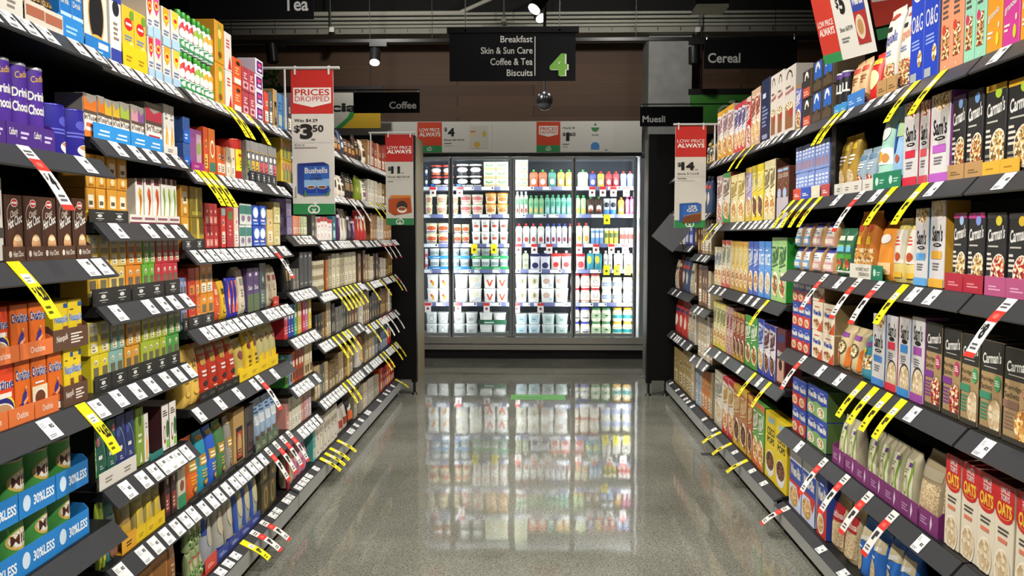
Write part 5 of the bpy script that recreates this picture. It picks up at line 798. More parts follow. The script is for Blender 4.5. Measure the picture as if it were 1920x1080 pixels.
for a, b, c, bd, f, cw in ((1782, 1807, '#a83a78', '#9ab8d8', '@nuts', 'beside mustard box'), (1809, 1840, '#b83a80', '#7f94d8', '@nuts', 'with lilac badge'), (1843, 1880, '#3a3638', '#d8c83a', '@berry', 'with lime badge'), (1884, 1925, '#3a3638', '#d8b83a', '@berry', 'at camera end')):
    r('R', 3, a, b, 1, 400, carm(c, f, bd), f'black granola box {cw}', dx=.003)
r('R', 3, 1770, 1840, 2, 525, TR, 'dark red granola tray', h=.048); r('R', 3, 1842, 1925, 2, 535, TPK, 'pink granola tray', h=.048)
# fourth shelf
r('R', 4, 1469, 1518, 3, 548, WB, 'small blue wheat biscuit box', rows=3, dx=.003, h=.108); r('R', 4, 1520, 1561, 2, 560, WO, 'cream wheat bites box', rows=2, h=.115); 
CSE = spec('box', 'wheat_bites_case', 'cereal box', '#e5d9c0', [PG([(.5, 0), (1, 0), (1, .5)], '#d0502c'), R(0, .7, 1, 1, '#a9a294'), E(.45, .35, .3, .2, '@muesli')], .24, side='#a07d50', top='#8a6a40')
_z = .828 + .0018 + 2 * .1156; _a, _b = y_of(1523, 1.1475, _z), y_of(1545, 1.1475, _z); place(CSE, (1.1475, (_a + _b) / 2, _z), -math.pi / 2, _a - _b - .003, .082, 'long kraft-sided wheat bites case on top of cream boxes', None)
OBG = spec('bag', 'oat_muesli_bag', 'bag', '#c9b68c', [PG([(.0, .1), (.4, .05), (.5, .5), (0, .7)], '#d8782c'), PG([(1, .1), (.8, .05), (.85, .5), (1, .6)], '#d8782c'), E(.5, .5, .3, .16, '#4a4a38'), E(.5, .5, .26, .13, '@nuts'), R(.2, .74, .8, .84, '#8a4a9a')], .1)
r('R', 4, 1562, 1606, 2, 605, OBG, 'clear oat bag with orange corners', dx=.004); r('R', 4, 1608, 1630, 1, 628, spec('bag', 'muesli_bag', 'bag', '#3f93a8', [R(.1, .25, .9, .6, '@nuts'), E(.3, .68, .2, .07, '#e0c83a'), E(.5, .84, .3, .05, '#8a4a90')], .08), 'teal muesli bag', dx=.004)
r('R', 4, 1632, 1655, 1, 585, sams('#4a86cc', '@nuts'), 'white muesli box with blue side'); r('R', 4, 1657, 1678, 1, 588, sams('#d03048', '@porridge', True), 'white porridge box with red foot'); r('R', 4, 1680, 1702, 1, 590, sams('#3f8ad0', '@porridge', True), 'white porridge box with blue foot'); r('R', 4, 1704, 1729, 1, 590, sams('#9a4aa0', '@porridge', True), 'white porridge box with purple foot')
for a, b, c, bd, f, cw in ((1731, 1760, '#7a3a8a', '#b83a68', '@berry', 'purple-striped brown porridge box, fridge end'), (1763, 1795, '#7a3a8a', '#b83a68', '@berry', 'purple-striped brown porridge box, camera end'), (1798, 1830, '#3f8a6a', '#3f9a5a', '@porridge', 'green-striped brown porridge box, fridge end'), (1832, 1872, '#3f8a6a', '#3f9a5a', '@porridge', 'green-striped brown porridge box, camera end'), (1875, 1930, '#8a6a5a', '#a04038', '@loops', 'brown porridge box with red badge')):
    r('R', 4, a, b, 1, 600 + (a - 1731) * .32, porr(c, bd, f), cw, dx=.003)
# fifth shelf
r('R', 5, 1483, 1509, 2, 705, WB, 'blue-red wheat biscuit box', rows=2); r('R', 5, 1511, 1548, 2, 715, WG, 'blue-green wheat biscuit box', rows=2)
r('R', 5, 1567, 1599, 2, 775, SACK, 'small striped oat sack', dx=.006); r('R', 5, 1617, 1704, 4, 800, SACK, 'tall striped oat sack', dx=.006); r('R', 5, 1706, 1752, 1, 838, BULK, 'clear bag of brown oats', dx=.006)
r('R', 5, 1560, 1755, 7, 858, TPU, 'purple printed oat tray', h=.062)
r('R', 5, 1768, 1935, 5, 868, OATS, 'red and cream oat sachet box', dx=.003, h=.255)
# bottom shelf
r('R', 6, 1478, 1526, 2, 838, WBIG, 'large wheat biscuit box'); r('R', 6, 1530, 1548, 1, 885, WB, 'blue wheat biscuit box'); r('R', 6, 1550, 1596, 2, 925, RBAG, 'red-labelled rolled oats bag', dx=.004); r('R', 6, 1600, 1646, 2, 970, UBAG, 'blue-labelled rolled oats bag', dx=.004); r('R', 6, 1650, 1700, 2, 1000, UBAG, 'bright blue oats bag, camera end', dx=.004)
# bay three
DK = [(pbag('#4a3a5a', '#8a7aa0', '@muesli', '#cfc8d8'), 'plum'), (pbag('#2c2a2a', '#8a8070', '@nuts', '#b8b0a0'), 'black')]
mix('R', 2, 1328, 1341, 6, (332, 328), DK, 'seed mix bag', bay=2)
r('R', 2, 1343, 1353, 1, 333, CW('#d8cec6', '#9a6a6a', '@berry', '#b89a9a'), 'pink floral cereal box'); r('R', 2, 1354, 1367, 1, 328, CW('#e4ddcc', '#7a5a48', '@loops', '#3f9a48', '#8a2f28', top='#c8402c'), 'cream cereal box with green foot')
r('R', 2, 1369, 1395, 2, 332, CW('#dccf9a', '#b0984a', '@loops', '#e0cf90', '#b8a27c', top='#cfc09a'), 'straw cereal box'); r('R', 2, 1396, 1407, 1, 318, CW('#a898c0', '#e4dce8', '@biscuit', '#d8b83a'), 'lilac cereal box'); r('R', 2, 1408, 1430, 2, 314, CW('#e6cf2c', '#f4eab0', '@choc', '#e6cf2c', '#e0c820'), 'bright yellow cereal box'); r('R', 2, 1431, 1452, 2, 306, CW('#e2d8ac', '#8a7a58', '@loops', '#dcd0a0', '#5a3a2a', top='#8a6a50'), 'pale cream cereal box')
r('R', 2, 1454, 1477, 2, 318, spec('case', 'chocolate_cereal_box', 'cereal box', '#6b4030', [R(0, 0, 1, .42, '#b8aeb4'), E(.4, .5, .3, .1, '#9fb4d4'), T(.1, .8, .9, .88, 'COCOA', '#d8c8b4'), E(.5, .68, .3, .08, '@choc'), R(.1, .92, .9, .97, '#8fb0d0')], .08, side='#5a3426'), 'brown and lilac chocolate cereal box')
r('R', 3, 1336, 1352, 2, 462, CW('#ddd6c2', '#8a94a0', '@loops', '#c8b890'), 'ivory flake box'); r('R', 3, 1353, 1368, 2, 450, CW('#dcd2ba', '#9aa890', '@loops', '#c84a3c'), 'ivory cereal box with red top'); r('R', 3, 1369, 1400, 4, 452, CW('#dcc068', '#f0e0a0', '@loops', '#c89a30', '#c8a030'), 'honey yellow cereal box')
r('R', 3, 1402, 1420, 2, 452, CW('#4a68c0', '#dfe6f4', '@loops', '#3a58b0', '#2f4a9a'), 'cobalt cereal box'); r('R', 3, 1421, 1443, 2, 452, CW('#5f9ae0', '#f0f4fa', '@porridge', '#4a8ad8', '#3a7ac8', txt='RICE'), 'light blue rice cereal box'); r('R', 3, 1444, 1472, 2, 445, CW('#a8cf8a', '#3f6a3a', '@garden', '#9ac87a', '#2f9a3a'), 'light green cereal box')
r('R', 4, 1337, 1360, 4, 562, CW('#d8cf98', '#8a8a5a', '@loops', '#d8c84a'), 'pale yellow cereal box'); r('R', 4, 1361, 1372, 2, 572, CW('#d8b0b0', '#a05a5a', '@berry', '#c89a90'), 'dusty pink cereal box'); r('R', 4, 1373, 1394, 3, 582, CW('#a04a34', '#e0c8a0', '@choc', '#c8a040', '#8a2c24'), 'russet cereal box with gold top'); r('R', 4, 1395, 1419, 2, 588, CW('#4f9a44', '#e8ecd8', '@garden', '#4a9a40', '#2f8a34'), 'leaf green cereal box')
r('R', 4, 1420, 1430, 1, 595, CW('#c8cfe0', '#4a5ab0', '@biscuit', '#2f3fa8', '#2c3a9a'), 'white cereal box with blue foot'); r('R', 4, 1431, 1452, 2, 604, CW('#e0dce0', '#6a2a2c', '@choc', '#2f3aa8', '#2c3a9a'), 'white and navy cereal box'); r('R', 4, 1453, 1469, 1, 612, spec('box', 'muesli_carton', 'cereal box', '#5f2428', [R(.1, .05, .9, .45, '#c8a088'), E(.5, .35, .2, .1, '#3a2018'), T(.12, .5, .9, .6, 'BIG', W), R(.1, .76, .9, .9, '#3a3a6a')], .08), 'maroon muesli carton')
r('R', 5, 1338, 1353, 1, 692, CW('#d8d2c4', '#8a8a80', '@porridge', '#b8b4a0'), 'off-white cereal box', bay=2); r('R', 5, 1354, 1373, 2, 704, CW('#dcd4c4', '#c89a3a', '@loops', '#c82a34', '#a8203a', top='#c82a34'), 'white cereal box with red top'); r('R', 5, 1374, 1398, 2, 718, CW('#b8784a', '#e0c890', '@choc', '#d8b03a', '#8a2c24', top='#d8b03a'), 'caramel cereal box'); r('R', 5, 1399, 1408, 1, 738, CW('#b8603a', '#e0c890', '@choc', '#d8a03a', '#a03a24'), 'rust cereal box'); r('R', 5, 1409, 1431, 2, 748, CW('#5fa04a', '#e8e4d0', '@loops', '#d8703a', '#3f8a3a', top='#5fa04a'), 'grass green cereal box')
r('R', 5, 1432, 1474, 2, 768, spec('box', 'cocoa_puff_box', 'cereal box', '#e2c722', [T(.2, .66, .85, .78, 'COCO', INK, .03), T(.2, .54, .85, .64, 'POPS', INK, .03), R(.3, .86, .8, .93, '#8fb8d8'), E(.5, .24, .4, .2, W), E(.5, .28, .36, .14, '@choc')], .065, side='#d8b81c', top='#d8bc20'), 'yellow cocoa puff box')
# bays four and five
THIN = CRM + [BIS[1], BIS[2]]
SN = [(spec('bag', 'snack_pouch', 'pouch', c, [E(.5, .4, .3, .18, f), R(.1, .66, .9, .76, l)], .06), cw) for c, f, l, cw in (('#a8a294', '@nuts', '#5a4a3a', 'clear'), ('#5a2a22', '@choc', '#c8b08a', 'maroon'), ('#b83a34', '#e8d0c0', '#3a3a60', 'red'), ('#3a4a6a', '#c8c0b0', '#c84a40', 'navy'), ('#8a8270', '@oats', '#c8c0a8', 'grey'))]
mix('R', 2, 1296, 1333, 6, (325, 330), SN, 'snack pouch'); mix('R', 3, 1302, 1334, 5, (395, 405), THIN, 'noodle packet', hr=(.85, 1)); mix('R', 3, 1254, 1301, 6, (400, 410), [(tea('#8ab070', '#d8e4c8', '#3f6a3a', name='rice_cake_packet'), 'green'), (tea('#c87a6a', '#e8c8b8', '#7a2a20', name='rice_cake_packet'), 'coral'), (tea('#3a4a9a', '#b0b8d8', W, name='rice_cake_packet'), 'blue'), (tea('#b8b0a0', '#dcd6c8', '#4a443a', name='rice_cake_packet'), 'stone')], 'rice cake packet', hr=(.85, 1))
mix('R', 4, 1302, 1334, 5, (492, 498), THIN, 'soup packet', hr=(.8, 1)); mix('R', 4, 1252, 1301, 7, (474, 480), SN, 'nut pouch'); mix('R', 5, 1302, 1334, 6, (585, 595), THIN[:3], 'grain packet', hr=(.85, 1)); mix('R', 5, 1252, 1301, 7, (556, 575), SN[2:] + SN[:1], 'dried fruit pouch')
mix('R', 6, 1304, 1336, 6, (680, 700), [(tea('#9aa8b4', '#c8d0d4', '#4a5a68', name='crumb_packet'), 'blue-grey'), (tea('#c87a3a', '#e0c0a0', '#5a2a10', name='crumb_packet'), 'orange'), (tea('#a89a78', '#d0c8b0', '#4a4030', name='crumb_packet'), 'fawn')], 'crumb packet', hr=(.85, 1), bay=3); mix('R', 6, 1250, 1303, 6.5, (640, 660), [(tea('#7a7048', '#b8b088', '#3a3420', name='wheat_packet'), 'olive'), (tea('#a08a5a', '#d0c098', '#4a3a20', name='wheat_packet'), 'ochre'), (tea('#b8a890', '#dcd4c0', '#6a5a40', name='wheat_packet'), 'putty'), (tea('#7a4a2c', '#b88a60', '#e0c8a0', name='wheat_packet'), 'chestnut')], 'wheat packet', hr=(.85, 1), bay=4)
mix('R', 2, 1260, 1295, 8, (340, 345), SN, 'hanging snack pouch')

# the shelves go on towards the camera, past the edge of the picture
for idx, sp, yt, cw in ((2, carm('#d8a82a', '@nuts', '#a8c83a'), 120, 'black granola box'), (3, carm('#3a3638', '@berry', '#d8b83a'), 370, 'black berry granola box'), (4, porr('#8a6a5a', '#a04038', '@loops'), 640, 'brown porridge box'), (5, OATS, 900, 'red-topped oat sachet box'), (1, gran2('#3a2a22', '#e09a2c'), -160, 'dark granola carton')):
    r('R', idx, 1955, 2330, 5, yt, sp, cw + ' at entrance', dx=.003, h=.25 if idx != 2 else .24)
for idx, sp, cw, h in ((2, BTN, 'navy cocoa tin', .18), (3, HC1, 'hot chocolate carton', .16), (4, OVC, 'orange malt drink carton', .135), (5, MILO, 'green malt tin', .125)):
    r('L', idx, -330, -60, 4, 0, sp, cw + ' at entrance', dx=.003, h=h, bay=0)

# ------------------------------------------------------------------ glass-door fridge across the end of the aisle
FX0, FX1, ST = -2.19, 1.1, '#a4a9ad'
SHY, FRO = FR_Y + .24, 8.71
fridge = empty('display_fridge', (0, FR_Y, 0), 'wide lit fridge with glass doors across the end of the aisle', 'fridge')
def fp(mb, name, label=None, par=None): mb.v = [(x, y - FR_Y, z) for x, y, z in mb.v]; return mb.obj(name, par or fridge, label)
b = MB(); b.box(FX0, 9.2, .1, FX1 + .08, 9.25, 2.2, M('#3f464f', .5)); b.box(FX0, FR_Y + .06, 2.17, FX1 + .08, 9.2, 2.2, M('#c9ccd0')); b.box(FX0, FR_Y + .03, .1, FX1 + .08, 9.2, .205, M('#b9bcc0')); b.box(FX1 + .03, FR_Y + .0, .1, FX1 + .08, 9.2, 2.17, M('#8d9296')); b.box(FX0 - .05, FR_Y, .1, FX0, 9.25, 2.2, M('#8d9296')); fp(b, 'cabinet')
b = MB(); b.box(FX0, FR_Y - .06, 2.19, FX1 + .03, FR_Y + .06, 2.515, M('#d4d3cd', .5)); fp(b, 'header_board')
b = MB(); b.box(FX0, FR_Y - .02, 2.155, FX1 + .08, FR_Y + .025, 2.189, M('#4a4e52', .4)); fp(b, 'top_trim')
for z0, z1 in ((.165, .235), (.10, .155)): b = MB(); b.box(FX0, FR_Y - .045, z0, FX1 + .1, FR_Y + .02, z1, M('#d0cec6', .3, .6)); fp(b, 'bumper')
b = MB(); b.box(FX0, FR_Y - .01, 0, FX1 + .1, FR_Y + .02, .0995, M(BLACK, .5)); b2 = [b.box(x, FR_Y - .014, .04, x + .012, FR_Y - .01, .075, '#2c2c2c') for x in [FX0 + .9 + .03 * i for i in range(70)] if (int((x + 3) * 2.2) % 3)]; fp(b, 'kick_plate')
DX = [-2.185, -1.535, -.88, -.226, .428, 1.083]
for i in range(5):
    x0, x1 = DX[i] + .004, DX[i + 1] - .004; dr = MB(); t = .021
    for q in ((x0, x0 + t, .24, 2.15), (x1 - t, x1, .24, 2.15)): dr.box(q[0], FR_Y - .02, q[2], q[1], FR_Y + .02, q[3], M(ST, .32, .15))
    dr.box(x0 + t, FR_Y - .02, 2.12, x1 - t, FR_Y + .02, 2.15, M(ST, .32, .15)); dr.box(x0 + t, FR_Y - .02, .24, x1 - t, FR_Y + .02, .275, M(ST, .32, .15))
    if i in (2, 4): dr.box(x0 - .0, FR_Y - .03, .24, x0 + .006, FR_Y - .02, 2.15, M('#5f6468', .3, .4))
    d = fp(dr, 'glass_door'); g = MB(); g.box(x0 + t, FR_Y - .004, .275, x1 - t, FR_Y + .004, 2.12, MATS.setdefault('glass', glass_mat())); fp(g, 'glass_pane', None, d)
    h = MB(); hx = x1 - .012 if i % 2 else x0 + .012; hx = (x1 - .012) if i in (1, 3) else (x0 + .012)
    h.tube((hx, FR_Y - .055, .95), (hx, FR_Y - .055, 1.35), .009, M('#9a9da0', .25, .8)); [h.tube((hx, FR_Y - .055, z), (hx, FR_Y - .02, z), .006, M('#9a9da0', .25, .8)) for z in (1.0, 1.3)]; fp(h, 'door_handle', None, d)
for q_, x in enumerate(DX[1:]): hw = .034 if q_ in (0, 2) else .016; m_ = MB(); m_.box(x - hw, FR_Y + .024, .21, x + hw, FR_Y + .065, 2.15, M('#9a9fa3', .35, .15)); fp(m_, 'mullion')
for i, x in enumerate(DX):
    l = MB(); l.box(x - .012, FR_Y + .066, .25, x + .012, FR_Y + .075, 2.12, glow('#f4f8ff', 6, 'led_strip')); fp(l, 'light_strip')
FZ = [at_y(990, y, FRO).z for y in (351, 402.5, 457.5, 505.5, 567.5, 630)]
FT = {0: [('r', 812), ('r', 862), ('r', 1110), ('r', 1130), ('r', 1150), ('r', 1174)], 1: [('y', 1138)], 2: [('y', 889), ('y', 926), ('r', 972), ('r', 1002), ('r', 1030), ('r', 1086), ('r', 1118), ('r', 1147), ('r', 1173)], 3: [('y', 1138), ('y', 1158), ('y', 1178)], 4: [('r', 801), ('r', 858), ('r', 912), ('r', 969), ('r', 1014)], 5: []}
for k, z in enumerate(FZ):
    s_ = MB(); s_.box(FX0 + .02, SHY, z - .022, FX1 + .0, 9.19, z, M('#d4d7da', .4)); so = fp(s_, 'wire_shelf' if 0 else 'shelf')
    e = MB(); e.box(FX0 + .02, SHY - .012, z - .036, FX1, SHY - .0005, z + .004, M('#6f74a0' if k else '#8084a8', .4)); fp(e, 'price_strip', None, so)
    rr = random.Random(k); x = -1.2
    while x < FX1 - .1:
        wd = rr.uniform(.06, .16); tk = MB(); tk.box(x, SHY - .0145, z - .034, x + wd, SHY - .0125, z + .002, M('#e9ecf0', .4)); tk.box(x + wd * .8, SHY - .0152, z - .02, x + wd * .93, SHY - .0146, z - .004, K); fp(tk, 'price_ticket', None, so); x += wd + rr.uniform(.03, .16)
    for kind, px in FT[k]:
        p = at_y(px, 400, SHY - .02); f = MB(); c = '#f0dc22' if kind == 'y' else '#efe6e2'; f.box(p.x - .034, SHY - .021, z - .105 + (.05 if k == 3 else 0), p.x + .034, SHY - .0165, z + .0 + (.05 if k == 3 else 0), M(c)); zz = z + (.05 if k == 3 else 0)
        if kind == 'r': f.box(p.x - .034, SHY - .0225, z - .03, p.x + .034, SHY - .0215, z, '#d8362c')
        f.box(p.x - .012, SHY - .0225, zz - .075, p.x + .012, SHY - .0215, zz - .05, '#6a2a24' if kind == 'r' else '#5a5418'); fp(f, 'price_flag', 'yellow price flag' if kind == 'y' else 'red and white price flag', so)
for i, x in enumerate(DX[1:5] + [1.05]):          # the LED strips behind the door posts throw their light back into the cabinet
    area(x - (.03 if i == 4 else 0), FR_Y + .075, 1.2, math.pi / 2, 0, 0, .06, 1.8, LED_W)
area(0, FR_Y + .12, 2.15, math.radians(25), 0, 0, 2.1, .05, LED_W * .6)
FROW = 'top second third fourth fifth bottom'.split()
def fr(k, px0, px1, n, yt, sp, desc, rows=1, dy=.004, h=None, zo=0, rg=.0024):
    z = FZ[k] + (.003 if sp['k'] != 'tray' else .0006); Y = FRO + dy; X0, X1 = at_y(px0, 440, Y).x, at_y(px1, 440, Y).x; w0 = (X1 - X0) / n
    if h is None: h = (at_y(px0, yt, Y).z - z - zo) / rows - (rg if rows > 1 else 0)
    w = w0 - min(.004, w0 * .05)
    for q in range(rows):
        for i in range(n):
            lab = f'{ROWW[rows][q]}{desc}' + ('' if n == 1 else f', {ORD[i]} of {COUNT[n]} from left') + f', {FROW[k]} fridge shelf'
            place(sp, (X0 + w0 * (i + .5), Y, z + zo + q * (h + rg)), 0, w, h, lab, f'{desc}s in the fridge' if n * rows > 1 else None, 0)
tub = lambda c, l, D, name='yoghurt_tub', **k: spec('tub', name, 'tub', c, D, .1, lid=l, **k)
pch = lambda c, l, D=(): spec('pouch', 'yoghurt_pouch', 'pouch', c, list(D) or [E(.5, .35, .3, .2, W), LN(.2, .6, .8, .75, '#6a7a6a', 2)], .05, lid=l)
BK = lambda c, b: tub('#222126', c, [E(.5, .5, .34, .2, W), R(.2, .1, .8, .3, b)], 'black_yoghurt_tub')
fr(0, 797, 803, 1, 312, BK('#2a3a6a', '#3a5a9a'), 'black and blue yoghurt tub', 2); fr(0, 806, 852, 2, 309, BK('#c84a3c', '#d8603a'), 'black yoghurt tub with red lid', 2, .006)
fr(0, 855, 904, 2, 307, BK('#d8d4c4', '#3a3a3e'), 'black yoghurt tub with cream lid', 2, .006)
def ftray(px0, px1, n, k, c, txt, badge, desc, zo=0, h=.035): fr(k, px0, px1, n, 0, tray(c, ([R(.04, .1, .18, 1, badge)] if badge else []) + ([T(.22, .3, .95, .7, txt, W, .03)] if txt else [LN(.2, .3, .8, .7, W, 1)]), d=.11), desc, 1, 0, h, zo)
ftray(806, 853, 1, 0, '#1c1b1e', 'HIGH PROTEIN', '#2f6ad0', 'black high protein tray, beside cream lids'); ftray(855, 906, 1, 0, '#1c1b1e', 'NO ADDED SUGAR', '#2f6ad0', 'black no added sugar tray')
SNK = spec('box', 'snack_pack_box', 'dairy box', '#dcdac6', [R(0, 0, 1, .32, '#b8a878'), E(.45, .64, .32, .2, '#6a9a5a'), E(.45, .7, .2, .08, '#e0e8d0')], .1)
fr(0, 907, 953, 2, 303, SNK, 'white and green snack box', 3); fr(0, 966, 990, 2, 297, SNK, 'tall-stacked white and green snack box', 4)
for a, b, n, c, l, cw in ((992, 1026, 2, '#d8643a', '#3fa84a', 'orange'), (1027, 1043, 1, '#4a8a7a', '#3fa84a', 'teal'), (1044, 1074, 2, '#d8a04a', '#3fa84a', 'amber'), (1082, 1103, 1, '#c8cfa0', '#3fa84a', 'pale green'), (1104, 1118, 1, '#3f4a9a', '#c8342c', 'blue'), (1119, 1133, 1, '#d8a83a', '#c8342c', 'gold'), (1134, 1161, 2, '#b82c34', '#c8342c', 'red'), (1162, 1187, 2, '#8a9ad0', '#c8342c', 'lilac')):
    fr(0, a, b, n, 318 if l[1] == '3' else 321, pch(c, l), f'{cw} yoghurt pouch with {"green" if l[1] == "3" else "red"} cap')
CRT = tub('#e4dcae', '#d8d2b4', [E(.5, .5, .3, .2, '#c88a7a'), R(.3, .2, .7, .3, '#8a7a5a')])
fr(1, 797, 811, 1, 364, CRT, 'cream custard tub by door edge', 2); fr(1, 817, 860, 2, 364, CRT, 'cream custard tub', 2); fr(1, 862, 906, 2, 364, tub('#e8e0c4', '#d8d4c8', [E(.5, .6, .34, .2, '#c86a6a'), R(.2, .2, .8, .34, '#d8a0a0')]), 'cream tub with pink print', 2); fr(1, 909, 953, 2, 361, tub('#eadfb4', '#e0902a', [E(.5, .4, .26, .2, '#c87a3a'), R(.2, .62, .8, .78, '#e0a050')]), 'cream tub with orange lid', 2)
fr(1, 966, 990, 3, 359, pch('#d0d8c0', '#e8ece8', [E(.5, .2, .3, .12, '#c83a3a'), R(.1, .5, .9, .8, '#6aa87a')]), 'pale pouch with red spot'); fr(1, 991, 1020, 3, 366, pch('#8ab88a', '#4aa860', [R(.1, .5, .9, .7, '#5fa878'), E(.5, .25, .3, .14, '#d8b060')]), 'green fruit pouch'); fr(1, 1021, 1072, 5, 365, pch('#7ab8a0', '#4aa870', [R(.1, .5, .9, .75, '#4a9a80'), E(.5, .25, .3, .16, '#a8c8d8')]), 'aqua fruit pouch'); fr(1, 1078, 1099, 2, 366, pch('#a8c890', '#4aa860', [R(.1, .1, .9, .35, '#d8b03a')]), 'green pouch with gold foot')
fr(1, 1100, 1130, 2, 368, pch('#4a3426', '#3f8a3a', [E(.5, .4, .34, .2, '#e8e0d0'), R(.3, .2, .7, .35, '#c84a30')]), 'brown pouch with green cap'); fr(1, 1131, 1156, 2, 372, tub('#c9d4e4', '#e8ecf0', [R(.1, .0, .9, .3, '#4a8ad0'), E(.5, .6, .3, .16, '#2a2a2e')], 'yoghurt_cup', taper=.95), 'white cup with blue foot'); fr(1, 1158, 1171, 1, 370, pch('#e09a2c', '#d88a2a'), 'orange drink pouch'); fr(1, 1172, 1188, 2, 368, pch('#d06a9a', '#b8407a'), 'pink drink pouch')
YT = tub('#e6deb0', '#dcd4b0', [E(.5, .5, .32, .22, '#c8502c'), R(.2, .1, .8, .22, '#6a5a9a')])
fr(2, 797, 842, 2, 418, YT, 'pale yellow yoghurt tub, first door', 2); fr(2, 850, 880, 2, 420, YT, 'pale yellow yoghurt tub, second door', 2); fr(2, 884, 953, 4, 411, tub('#e9e8e2', '#f0efe9', [E(.5, .45, .22, .12, '#b8563a'), LN(.3, .65, .7, .8, '#9a9690', 2)], 'tall_yoghurt_cup', taper=.8), 'tall white yoghurt cup', 2)
for a, b, n, l, c, cw in ((966, 1021, 4, '#c8302c', '#d4d6cc', 'red'), (1022, 1064, 4, '#2f3f9a', '#d0d0d8', 'navy'), (1066, 1072, 1, '#c8302c', '#d8c8c0', 'scarlet')):
    fr(2, a, b, n, 419, pch(c, l, [E(.5, .25, .3, .14, '#b84a4a' if cw != 'navy' else '#8a3a4a'), R(.2, .5, .8, .75, '#e8eae4')]), f'{cw}-capped squeeze pouch')
fr(2, 1079, 1106, 2, 418, pch('#c8c4a8', '#c8302c', [E(.5, .3, .3, .16, '#d8903a')]), 'red-capped pouch with orange print'); fr(2, 1108, 1132, 3, 428, tub('#6a9ac8', '#e8ecf0', [R(.2, .4, .8, .7, '#d8e4f0')], 'yoghurt_tube', taper=.97), 'slim blue yoghurt bottle'); fr(2, 1133, 1160, 3, 428, tub('#d8c44a', '#f0ecd8', [R(.2, .4, .8, .7, '#5a6a3a')], 'yoghurt_tube', taper=.97), 'slim yellow yoghurt bottle'); fr(2, 1162, 1188, 3, 427, tub('#e4c8c0', '#f4ece8', [R(.2, .3, .8, .6, '#c84a40')], 'yoghurt_tube', taper=.97), 'slim red and white bottle')
SM = tub('#d8dcd8', '#eceeec', [R(.2, .4, .8, .7, '#8a9a9a')], 'small_yoghurt_pot')
HS = (at_y(800, 463, FRO).z - FZ[3]) / 2
fr(3, 796, 802, 1, 466, tub('#d8c0c4', '#ece4e4', [R(.2, .2, .8, .5, '#b83a4a')], 'small_yoghurt_pot'), 'small pot with crimson label', 2)
fr(3, 804, 880, 4, 465, SM, 'small white pot in blue tray', 2, .004); fr(3, 884, 953, 4, 465, SM, 'small white pot in green tray', 2, .004)
hs = (at_y(804, 465, FRO + .004).z - FZ[3] - .003) / 2 + .0002
for zo, nm in ((0, 'lower'), (hs, 'upper')):
    ftray(803, 881, 2, 3, '#2f86b8', None, None, f'{nm} blue yoghurt tray', zo, .035); ftray(883, 954, 2, 3, '#2f9a5a', None, None, f'{nm} green yoghurt tray', zo, .035)
for a, b, n, c, l, cw in ((966, 992, 2, '#c8cfb0', '#f0f0ec', 'olive-white'), (994, 1032, 2, '#d4d4dc', '#f0f0ec', 'blueberry'), (1033, 1072, 2, '#dcc8c4', '#f4f0ec', 'strawberry'), (1080, 1098, 1, '#d8b8b4', '#f4f0ec', 'cherry'), (1100, 1130, 2, '#3f9aa8', '#f0f0e0', 'teal and yellow'), (1132, 1149, 2, '#d8d6d0', '#f4f4f0', 'white'), (1151, 1188, 2, '#e0dcd8', '#f4f4f0', 'white and red')):
    D = {'blueberry': [R(0, .8, 1, 1, '#2a2a5a'), E(.5, .25, .36, .18, '#2a2f5a')], 'strawberry': [R(0, .8, 1, 1, '#c8342c'), E(.5, .3, .3, .16, '#c8342c')], 'cherry': [R(0, .8, 1, 1, '#b82c34'), E(.5, .3, .36, .2, '#c82c30')], 'teal and yellow': [E(.35, .6, .3, .25, '#d8c83a')]}.get(cw, [E(.5, .25, .25, .1, '#b84a40' if 'red' in cw else '#9aa070'), LN(.2, .5, .8, .7, '#8a8a80', 2)])
    fr(3, a, b, n, 470, pch(c, l, D), f'{cw} spout pouch')
BT = lambda D: tub('#e8e6de', '#efeee8', D, 'large_yoghurt_tub', sq=4, taper=.86)
for a, b, n, D, cw in ((799, 843, 2, [PG([(.3, .5), (.5, .2), (.7, .2), (.65, .5)], '#d8a030'), E(.4, .5, .12, .1, '#d8603a'), R(0, 0, 1, .16, '#d8d2c8')], 'mango'), (851, 903, 2, [R(.5, .1, .95, .35, '#c4ccd0'), E(.5, .6, .34, .2, '#dcd6b8'), R(0, 0, .5, .2, '#d8c8c0')], 'vanilla'), (906, 953, 2, [PG([(.2, .6), (.34, .62), (.5, .3), (.7, .62), (.84, .6), (.58, .14), (.44, .14)], '#d8502c')], 'red V'), (966, 1012, 2, [E(.5, .5, .4, .26, '#d4ccb4'), E(.6, .5, .12, .16, '#8a8a5a')], 'oat'), (1014, 1067, 2, [E(.4, .5, .3, .2, '#c8a898'), R(.6, .1, .95, .35, '#b8c4cc')], 'berry')):
    fr(4, a, b, n, 514, BT(D), f'large yoghurt tub with {cw} print', 2)
JAR = lambda c, l, D: tub(c, l, D, 'yoghurt_jar', belly=1)
fr(4, 1070, 1127, 3, 513, JAR('#e6dcc8', '#b8303a', [R(0, .12, 1, .16, '#b8343a'), E(.5, .45, .2, .1, '#3a2a2a'), E(.5, .45, .16, .08, W)]), 'yoghurt jar with red lid', 2); fr(4, 1129, 1189, 3, 520, JAR('#e9e4cc', '#eee8d4', [R(.1, .3, .9, .6, '#8a98cc'), R(.25, .38, .7, .5, '#b8c0e0')]), 'yoghurt jar with lilac label', 2)
GT = lambda D, c='#c8cac4': tub(c, '#d8dad6', D, 'cream_cheese_tub', sq=4, taper=.84)
